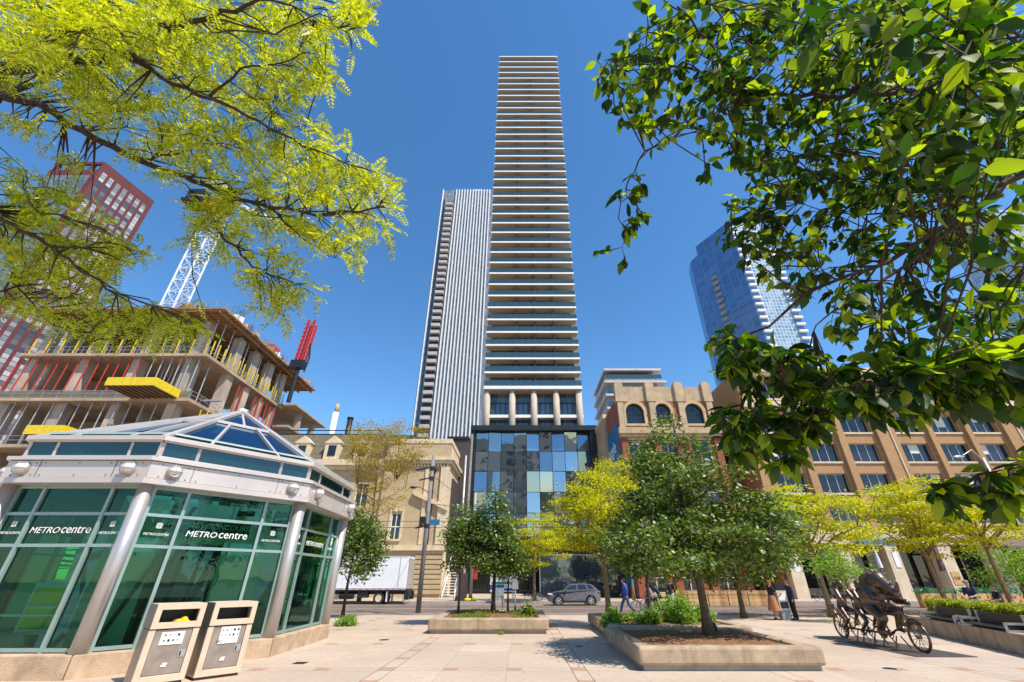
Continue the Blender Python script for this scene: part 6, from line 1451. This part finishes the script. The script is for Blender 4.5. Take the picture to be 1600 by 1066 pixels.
# shoring props: individual things copied from one of each colour
def prop(col,label,grp,h):
    o=thing('steel_prop',label,'shoring prop',(0,0,-500),0,grp,local=True)
    o.rotation_euler=(0,0,.0)
    part('tube',MB().tube([(0,0,.02),(0,0,h-.02)],.085,6),mt[col],o); part('end_plate',MB().box(-.18,.18,-.18,.18,0,.03).box(-.18,.18,-.18,.18,h-.03,h),mt['galv'],o); return o
def scatter(o,pts):
    for i,p in enumerate(pts):
        if i==0: o.location=p
        else: copy_tree(o,p)
zz=ZL[2]; H=ZL[3]-.42-zz
pts=[(x,CYy+.55,zz) for x in np.arange(CXx-9.5,CXx-27,-1.45)]+[(CXx-.35,y,zz) for y in (CYy+9.2,CYy+10.4,CYy+14.,CYy+15.2,CYy+16.4,CYy+17.6,CYy+18.8,CYy+20,CYy+21)]
scatter(prop('red','red painted shoring post of the middle open floor','red shoring posts on the building site',H),pts)
scatter(prop('galv','bare steel shoring post of the middle open floor, near its corner','steel shoring posts by the site corner',H),[(x,CYy+yy,zz) for x in np.arange(CXx-1.2,CXx-9,-1.3) for yy in (.6,2.8)])
H=ZL[1+0]-0; zz=ZL[1]; H=ZL[2]-.42-zz
scatter(prop('galv','bare steel shoring post one floor below the yellow platform','steel shoring posts of the lower open floor',H),[(x,CYy+.7,zz) for x in np.arange(CXx-4.6,CXx-26.5,-1.75)])
zz=ZL[3]; H=ZL[4]-.76-zz
scatter(prop('galv','thin steel shoring post under the timber deck','steel shoring posts under the timber deck',H),[(x,CYy+.9,zz) for x in np.arange(CXx-1,CXx-26,-2.1)]+[(CXx-.5,y,zz) for y in np.arange(CYy+2,yb,2.1)])
def ypost(label,grp,h):
    o=thing('yellow_post',label,'guard post',(0,0,-500),0,grp,local=True)
    part('post',MB().bar((0,0,0),(0,0,h),.14),mt['yellow'],o); part('foot',MB().box(-.15,.15,-.15,.15,0,.02),mt['yellow'],o); return o
scatter(ypost('yellow guard post at the edge of the floor under the timber deck','yellow guard posts on the building site',2.5),[(x,CYy+.35,ZL[3]) for x in np.arange(CXx-.8,CXx-26.5,-2.1)]+[(CXx-.32,y,ZL[3]) for y in np.arange(CYy+1,yb,1.3)])
# yellow platforms
for (u0,v0,lab,w_) in ((236,603,'bright yellow loading platform jutting from the middle open floor',6.2),(113,668,'bright yellow platform edge on the lower open floor',4.5)):
    zf=ZL[2] if v0<640 else ZL[1]; c=at(u0,v0,CYy-1.2)
    o=thing('loading_platform',lab,'loading platform',(c.x,CYy-1.5,zf))
    part('deck',MB().box(c.x-w_/2,c.x+w_/2,CYy-4.2,CYy+1,zf+.02,zf+.2),mt['ply'],o)
    part('side_board',MB().box(c.x-w_/2,c.x+w_/2,CYy-4.28,CYy-4.21,zf+.0,zf+1.1).box(c.x+w_/2+.002,c.x+w_/2+.07,CYy-4.2,CYy+.5,zf+.0,zf+1.1),mt['yellow'],o)
    m=MB()
    for k in range(8): m.box(c.x-w_/2+.2+k*w_/8,c.x-w_/2+.35+k*w_/8,CYy-4.1,CYy+1,zf-.12,zf+.018)
    part('beam',m,mt['brown_dark'],o)
# scaffold tower, yellow
c=Vector((CXx-1.0,CYy+.6,ZL[1])); o=thing('scaffold_stair','yellow ladder scaffold leaning by the corner column of the building site','scaffold',tuple(c))
m=MB()
for k in range(9): m.bar((c.x+2.4,c.y+.5,c.z+.5*k+.3),(c.x+3.4,c.y+.5,c.z+.5*k+.3),.06)
for x in (2.4,3.4): m.bar((c.x+x,c.y+.5,c.z-4),(c.x+x,c.y+.5,c.z+5),.08)
part('ladder',m,mt['yellow'],o); part('hoist_beam',MB().box(c.x+2.2,c.x+4.6,c.y+.3,c.y+.7,c.z+6.2,c.z+6.4),mt['galv'],o)
# tower crane
q0=at(275,470,60); X0=q0.x; zt=at(335,330,60).z
o=thing('tower_crane','white lattice tower crane rising from the building site','crane',(X0,60,36.8))
m=MB(); w_=1.15
cs=[(X0-w_,60-w_),(X0+w_,60-w_),(X0+w_,60+w_),(X0-w_,60+w_)]
for x,y in cs: m.bar((x,y,36.8),(x,y,zt),.2)
n=11; dz=(zt-36.8)/n
for k in range(n):
    for i in range(4):
        a=cs[i];b_=cs[(i+1)%4]; z=36.8+k*dz
        m.bar((*a,z),(*b_,z),.09); m.bar((*a,z),((a[0]+b_[0])/2,(a[1]+b_[1])/2,z+dz/2),.08); m.bar(((a[0]+b_[0])/2,(a[1]+b_[1])/2,z+dz/2),(*a,z+dz),.08); m.bar((*b_,z),((a[0]+b_[0])/2,(a[1]+b_[1])/2,z+dz/2),.08)
part('mast',m,mt['white'],o)
part('slewing_ring',MB().tube([(X0,60,zt),(X0,60,zt+1.3)],2.0,16).box(X0-2.4,X0-1.9,58.5,61.5,zt-.6,zt+1.8),mt['red'],o)
part('cab',MB().box(X0+1.6,X0+3.2,57.6,59.6,zt+1.4,zt+3.8),mt['w_blue'],o)
part('counterweight',MB().box(X0-7,X0-1.5,58.4,61.6,zt+1.5,zt+2.1).box(X0-6.5,X0-3.,58.6,61.4,zt+2.102,zt+4.6),mt['dark_metal'],o)
m=MB(); tip=Vector((X0+17,60,zt-2.5)); base=Vector((X0+2,60,zt+1.6))
tip=at(452,357,60); 
for dy,dz2 in ((-.6,0),(.6,0),(0,1.1)): m.bar(base+Vector((0,dy,dz2)),tip+Vector((0,dy*.6,dz2*.6)),.16)
for k in range(16):
    a=base.lerp(tip,k/16); b_=base.lerp(tip,(k+1)/16); m.bar(a+Vector((0,-.6,0)),b_+Vector((0,0,1)),.09); m.bar(a+Vector((0,.6,0)),b_+Vector((0,0,1)),.09); m.bar(a+Vector((0,0,1)),b_+Vector((0,-.6,0)),.09)
part('jib',m,mt['white'],o); part('jib_tip',MB().box(tip.x-.4,tip.x+1.2,59.3,60.7,tip.z-.5,tip.z+.6),mt['red'],o)
# red placing boom
q=at(466,574,72); q2=at(490,500,72)
o=thing('placing_boom','folded red concrete placing boom standing on the building site','concrete boom',(q.x,72,ZL[3]))
m=MB()
for k in range(4):
    dx=-.9+k*.6; m.bar((q.x+dx,72+.2*(k%2),q.z+1.5),(q2.x+dx*.9,72+.2*(k%2),q2.z-(k%2)*1.2),.34,.42)
for k in range(9):
    z=q.z+1.8+k*(q2.z-q.z-2)/9; m.bar((q.x-1,71.8,z),(q.x+1.1,71.8,z+.5),.12)
part('boom',m,mt['red'],o); part('mast',MB().tube([(q.x,72,ZL[3]-.5),(q.x,72,q.z+1.6)],.38,10).box(q.x-1.4,q.x+1.0,71.4,72.6,q.z-.3,q.z+1.3),mt['dark_metal'],o)
part('hose',MB().tube([(q.x+1.1,72,q.z+5),(q.x+1.6,72,q.z+2),(q.x+1.3,72,q.z-1)],.14,6),mt['rubber'],o)
# chimney stacks on roof
q=at(519,672,70); q3=at(524,632,70); o=thing('chimney_stack','white chimney pipe standing on the flat roof beside the building site','chimney',(q.x,70,0))
part('pipe',MB().tube([(q.x,70,18),(q.x,70,q3.z-1.5)],.5,14),mt['white'],o,smooth=True); part('cap',MB().tube([(q.x,70,q3.z-1.5),(q.x,70,q3.z)],.33,12),mt['parapet'],o,smooth=True)
q=at(544,672,70); q3=at(547,655,70); o=thing('chimney_stack','short black flue pipe beside the white chimney pipe','chimney',(q.x,70,0))
part('pipe',MB().tube([(q.x,70,18),(q.x,70,q3.z)],.45,14),mt['dark_metal'],o,smooth=True); part('cap',MB().tube([(q.x,70,q3.z),(q.x,70,q3.z+.25)],.55,12),mt['dark_metal'],o)
o=thing('roof_block','low dark plant roof behind the mansard with green edge rail','roof',(-30,68,0))
part('plant_room',MB().box(-44,-17,66,80,0,21.4),mt['slate'],o); part('edge_rail',MB().box(-44,-17,65.7,65.99,21.2,21.6),M('green_edge',(.02,.10,.06),.6),o)
# ---------------------------------------------------------------- workers on the building site
wz=ZL[2]; c=at(143,615,CYy+1.4); person('site worker in dark clothes and yellow vest standing on the middle open floor','stand',(c.x,CYy+1.6,wz),R(-100),hiv,navy,None,1.0,hat=mt['yellow'],group='building site workers')
c=at(131,662,CYy+1.4); person('site worker in red beside the lower yellow platform','stand',(c.x,CYy+1.2,ZL[1]+.02),R(-60),redc,navy,None,1.0,hat=mt['white'],group='building site workers')
# ---------------------------------------------------------------- bronze sculpture: a rhinoceros and two riders on a long bicycle
ra=gnd(1323,998); fa=gnd(1441,1020); fwd=(fa-ra).normalized(); ang=math.atan2(fwd.y,fwd.x); WB=3.45
ctr=(ra+fa)/2; org=ctr-fwd*WB/2
o=thing('bronze_sculpture','dark bronze sculpture of a rhinoceros steering a long bicycle with two riders','sculpture',tuple(org),ang,local=True)
B=mt['bronze']; r=.37
m=MB()
rw=Vector((0,0,r)); fw_=Vector((WB,0,r)); hd=Vector((WB-.28,0,1.0)); hl=Vector((WB-.16,0,.74))
bbs=[Vector((x,0,.34)) for x in (.55,1.45,2.35)]; sts=[Vector((x,0,.92)) for x in (.42,1.32,2.2)]
for a,b_ in zip(bbs,sts): m.tube([a,b_],.026,8)
m.tube([sts[0]-Vector((0,0,.08)),sts[2]-Vector((0,0,.10)),hd-Vector((0,0,.05))],.025,8); m.tube([bbs[0],bbs[2],hl],.028,8)
for a,b_ in ((sts[0],bbs[1]),(sts[1],bbs[2])): m.tube([a-Vector((0,0,.1)),b_],.02,6)
for s in (-.07,.07): m.tube([bbs[0]+Vector((0,s,0)),rw+Vector((0,s,0))],.014,6); m.tube([sts[0]+Vector((0,s*.5,-.1)),rw+Vector((0,s,0))],.013,6); m.tube([hl+Vector((0,s,-.02)),fw_+Vector((0,s,0))],.018,6)
m.tube([hd,hl],.035,8); part('frame',m,B,o,smooth=True)
for c in (rw,fw_):
    w=part('wheel',MB().torus(c,(0,1,0),r-.05,.02,32,6),B,o,smooth=True); part('tyre',MB().torus(c,(0,1,0),r-.02,.032,32,8),B,w,smooth=True)
    sp=MB()
    for k in range(18): a=k*math.pi/9; sp.bar(c+Vector((0,.03*(-1)**k,0)),c+Vector((math.cos(a),0,math.sin(a)))*(r-.06),.009)
    sp.disc(c,(0,1,0),.045,.12,10); part('spokes',sp,B,w)
for a in bbs:
    m=MB().torus(a,(0,1,0),.11,.012,18,5).disc(a,(0,1,0),.05,.05,12); m.bar(a+Vector((0,.09,0)),a+Vector((.12,.09,.10)),.03); m.bar(a-Vector((0,.09,0)),a+Vector((-.12,-.09,-.10)),.03); m.box(a.x+.07,a.x+.18,.09,.2,a.z+.09,a.z+.12).box(a.x-.18,a.x-.07,-.2,-.09,a.z-.12,a.z-.09)
    part('crank',m,B,o)
for a in sts: part('saddle',MB().ell(a+Vector((0,0,.05)),.16,.10,.05,12,6),B,o,smooth=True)
hb=MB(); 
for x,z in ((1.0,1.12),(1.95,1.14)): hb.tube([(x-.1,-.26,z+.02),(x+.06,-.14,z-.02),(x+.06,.14,z-.02),(x-.1,.26,z+.02)],.018,6); hb.tube([(x+.06,0,z-.02),(x+.2,0,.84)],.018,6)
hb.tube([(WB-.42,-.42,1.16),(WB-.2,-.2,1.10),(WB-.2,.2,1.10),(WB-.42,.42,1.16)],.024,8); hb.tube([hd,(WB-.2,0,1.10)],.024,6); part('handlebar',hb,B,o,smooth=True)
part('front_basket',MB().box(WB-.16,WB+.16,-.16,.16,.93,.955),B,o)
part('front_mudguard',MB().tube([fw_+Vector((math.cos(a)*.42,0,math.sin(a)*.42)) for a in np.linspace(2.6,.9,8)],.028,6),B,o)
part('rear_rack',MB().box(-.35,.3,-.10,.10,.85,.88).bar((-.3,.09,.87),(-.02,.09,.40),.02).bar((-.3,-.09,.87),(-.02,-.09,.40),.02).box(-.38,-.2,-.1,.1,.881,1.02),B,o)
# support stands
m=MB()
for x in (.35,.95,1.25,1.75,2.15,2.65): 
    for s in (-1,1): m.tube([(x,.06*s,.32),(x+.05,.22*s,.02)],.020,6)
part('stand',m,B,o)
# riders
for k,sx in enumerate((.42,1.34)):
    P={a:Vector(v)+Vector((sx+.05,0,.06)) for a,v in std('ride').items() if a!='look'}
    dz=Vector((0,0,-.0))
    bb=bbs[k]; P['an_l']=bb+Vector((.05,.15,.16));P['toe_l']=bb+Vector((.20,.15,.12));P['an_r']=bb+Vector((-.18,-.15,-.03));P['toe_r']=bb+Vector((-.04,-.15,-.07)); P['kn_l']=Vector((sx+.45,.15,.80));P['kn_r']=Vector((sx+.34,-.15,.62)); P['wr_l']=Vector((sx+.50,.24,1.14));P['wr_r']=Vector((sx+.50,-.24,1.14))
    body,J,arms,legs,Hd=figure(P,vox=.016,build=1.12)
    f=part('rider',body,B,o,smooth=True)
    l=[(J['pelvis'],J['waist'],.14,.13),(J['waist'],J['chest'],.13,.15),(J['chest'],J['neck']-Vector((0,0,.03)),.14,.075)]
    for sh,el,wr in arms: l+=[(sh,el,.072,.058),(el,el.lerp(wr,.85),.058,.042)]
    part('jacket',grow(l,.016,ell=[(J['chest'],(.15,.21,.18))]),B,f,smooth=True)
    hd_,fv,lt,Mx=Hd; part('hair',blob([],[(hd_+Vector((0,0,.035))-fv*.02,(.108,.092,.104),Mx),(hd_-fv*.06-Vector((0,0,.05)),(.06,.085,.11),Mx)],.014,2),B,f,smooth=True)
# rhinoceros, sitting upright
S=Vector; sx=2.15
T=lambda x,y,z:S((sx+x,y,z))
Mt=Matrix.Rotation(R(-28),3,'Y')
caps=[(T(-.02,0,1.10),T(.18,0,1.62),.36,.38),(T(.18,0,1.62),T(.48,0,1.80),.34,.25),(T(.48,0,1.80),T(.78,0,1.62),.22,.155),(T(.78,0,1.62),T(1.04,0,1.44),.155,.115),(T(.95,0,1.42),T(1.05,0,1.38),.10,.09)]
ells=[(T(.02,0,1.28),(.40,.40,.40)),(T(.10,0,1.70),(.30,.33,.30)),(T(1.03,0,1.43),(.13,.125,.10)),(T(.55,0,1.68),(.22,.20,.18)),(T(-.05,0,1.05),(.33,.36,.24)),(T(.76,.10,1.58),(.10,.06,.07)),(T(.76,-.10,1.58),(.10,.06,.07)),(T(.72,0,1.46),(.24,.13,.10))]
for s in (1,-1):
    caps+=[(T(.22,.26*s,1.50),T(.48,.34*s,1.24),.155,.115),(T(.48,.34*s,1.24),T(.82,.34*s,1.20),.115,.085),(T(.82,.34*s,1.20),T(.90,.32*s,1.19),.095,.085)]
    caps+=[(T(.05,.22*s,1.02),T(.50,.28*s,.92-(.14 if s<0 else 0)),.20,.15),(T(.50,.28*s,.92-(.14 if s<0 else 0)),T(.36 if s>0 else .16,.24*s,.52 if s>0 else .42),.14,.10),(T(.36 if s>0 else .16,.24*s,.52 if s>0 else .42),T(.46 if s>0 else .26,.24*s,.48 if s>0 else .36),.105,.095)]
for s in (1,-1):
    for k in (-1,0,1): ells.append((T(.93,.32*s+.045*k,1.17),(.04,.026,.03)))
rb_=part('rhinoceros',blob(caps,ells,.026,5),B,o,smooth=True)
hn=MB().tube([T(1.08,0,1.50),T(1.16,0,1.56),T(1.22,0,1.68),T(1.22,0,1.80)],[.075,.06,.035,.006],12); part('horn',hn,B,rb_,smooth=True)
part('horn',MB().tube([T(.93,0,1.60),T(.97,0,1.70),T(.965,0,1.78)],[.06,.035,.006],12),B,rb_,smooth=True)
for s in (1,-1):
    part('ear',blob([(T(.46,.15*s,1.92),T(.44,.25*s,2.04),.055,.05),(T(.44,.25*s,2.04),T(.46,.30*s,2.11),.05,.02)],[],.015,1),B,rb_,smooth=True)
    part('eye',MB().ell(T(.80,.145*s,1.63),.028,.02,.026,10,6),mt['black'],rb_)
    part('skin_fold',MB().tube([T(-.02,.20*s,1.83),T(.16,.36*s,1.66),T(.22,.40*s,1.44),T(.30,.36*s,1.28)],[.02,.03,.03,.015],8).tube([T(.40,.22*s,1.98),T(.46,.25*s,1.78),T(.44,.22*s,1.58)],[.02,.03,.015],8),B,rb_,smooth=True)
part('tail',MB().tube([T(-.36,0,1.1),T(-.46,0,.95),T(-.44,0,.78)],[.035,.025,.015],8),B,rb_,smooth=True)
# base plate lies flat: structure-like plate under it
a=gnd(1281,994);b2=gnd(1507,1027); pv=Vector((-fwd.y,fwd.x,0)); c=(ra+fa)/2+fwd*.1
solo('base_plate',MB().obox(c+UP*.008,fwd*2.35,pv*.8,UP*.008),mt['plate'],'flat dark steel plate under the bronze sculpture','base plate')
solo('plaza_hatch',MB().box(*(lambda p:(p.x,p.x+.30,p.y,p.y+.30))(gnd(455,1038)),.001,.006),mt['dark_metal'],'small dark hatch set in paving right of the litter bins','hatch')

rg=random.Random(12)
for k,(u,v,r_,l) in enumerate(((600,1000,.17,'round iron drain cover left of the grassy planter corner'),(1390,1045,.14,'round iron drain cover in the paving in front of the sculpture'),(905,1010,.12,'small round cover between the two planters'))):
    c=gnd(u,v); m=MB().disc(c+UP*.003,UP,r_,.006,24); m.torus(c+UP*.005,UP,r_*.8,.004,24,5); solo('drain_cover',m,mt['dark_metal'],l,'drain cover','drain covers')
# ---------------------------------------------------------------- light, sky, camera
SD=Vector((.77,-.64,0)).normalized(); EL=R(55)
sun=bpy.data.lights.new('sun','SUN'); sun.energy=5.0; sun.angle=R(.5); sun.color=(1,.92,.80)
so=bpy.data.objects.new('sun',sun); COL.objects.link(so)
d=Vector((SD.x*math.cos(EL),SD.y*math.cos(EL),math.sin(EL))); so.rotation_euler=d.to_track_quat('Z','Y').to_euler(); so.location=(20,-20,60)
w=bpy.data.worlds.new('World'); SC.world=w; w.use_nodes=True; nt=w.node_tree; nt.nodes.clear()
sk=nt.nodes.new('ShaderNodeTexSky'); sk.sky_type='NISHITA'; sk.sun_disc=False; sk.sun_elevation=EL; sk.sun_rotation=math.atan2(SD.x,SD.y)
sk.air_density=1.0; sk.dust_density=.15; sk.ozone_density=3.0; sk.altitude=100
bg=nt.nodes.new('ShaderNodeBackground'); bg.inputs[1].default_value=.15; wo=nt.nodes.new('ShaderNodeOutputWorld')
hs=nt.nodes.new('ShaderNodeHueSaturation'); hs.inputs['Saturation'].default_value=1.22; hs.inputs['Value'].default_value=1.17; hs.inputs['Hue'].default_value=.498; nt.links.new(sk.outputs[0],hs.inputs['Color']); nt.links.new(hs.outputs[0],bg.inputs[0]); nt.links.new(bg.outputs[0],wo.inputs[0])
cam=bpy.data.cameras.new('camera'); co=bpy.data.objects.new('camera',cam); COL.objects.link(co)
cam.sensor_width=36; cam.lens=F/1600*36; cam.shift_x=-(PX-800)/1600; cam.clip_start=.05; cam.clip_end=3000
co.location=(0,0,CZ); co.rotation_euler=(math.pi/2+PITCH,0,0); SC.camera=co
SC.view_settings.view_transform='Standard'; SC.view_settings.look='None'; SC.view_settings.exposure=0.35; SC.view_settings.gamma=1.0
SC.render.engine='CYCLES'; SC.cycles.transparent_max_bounces=16; SC.cycles.max_bounces=8
SC.render.resolution_x=1024; SC.render.resolution_y=682
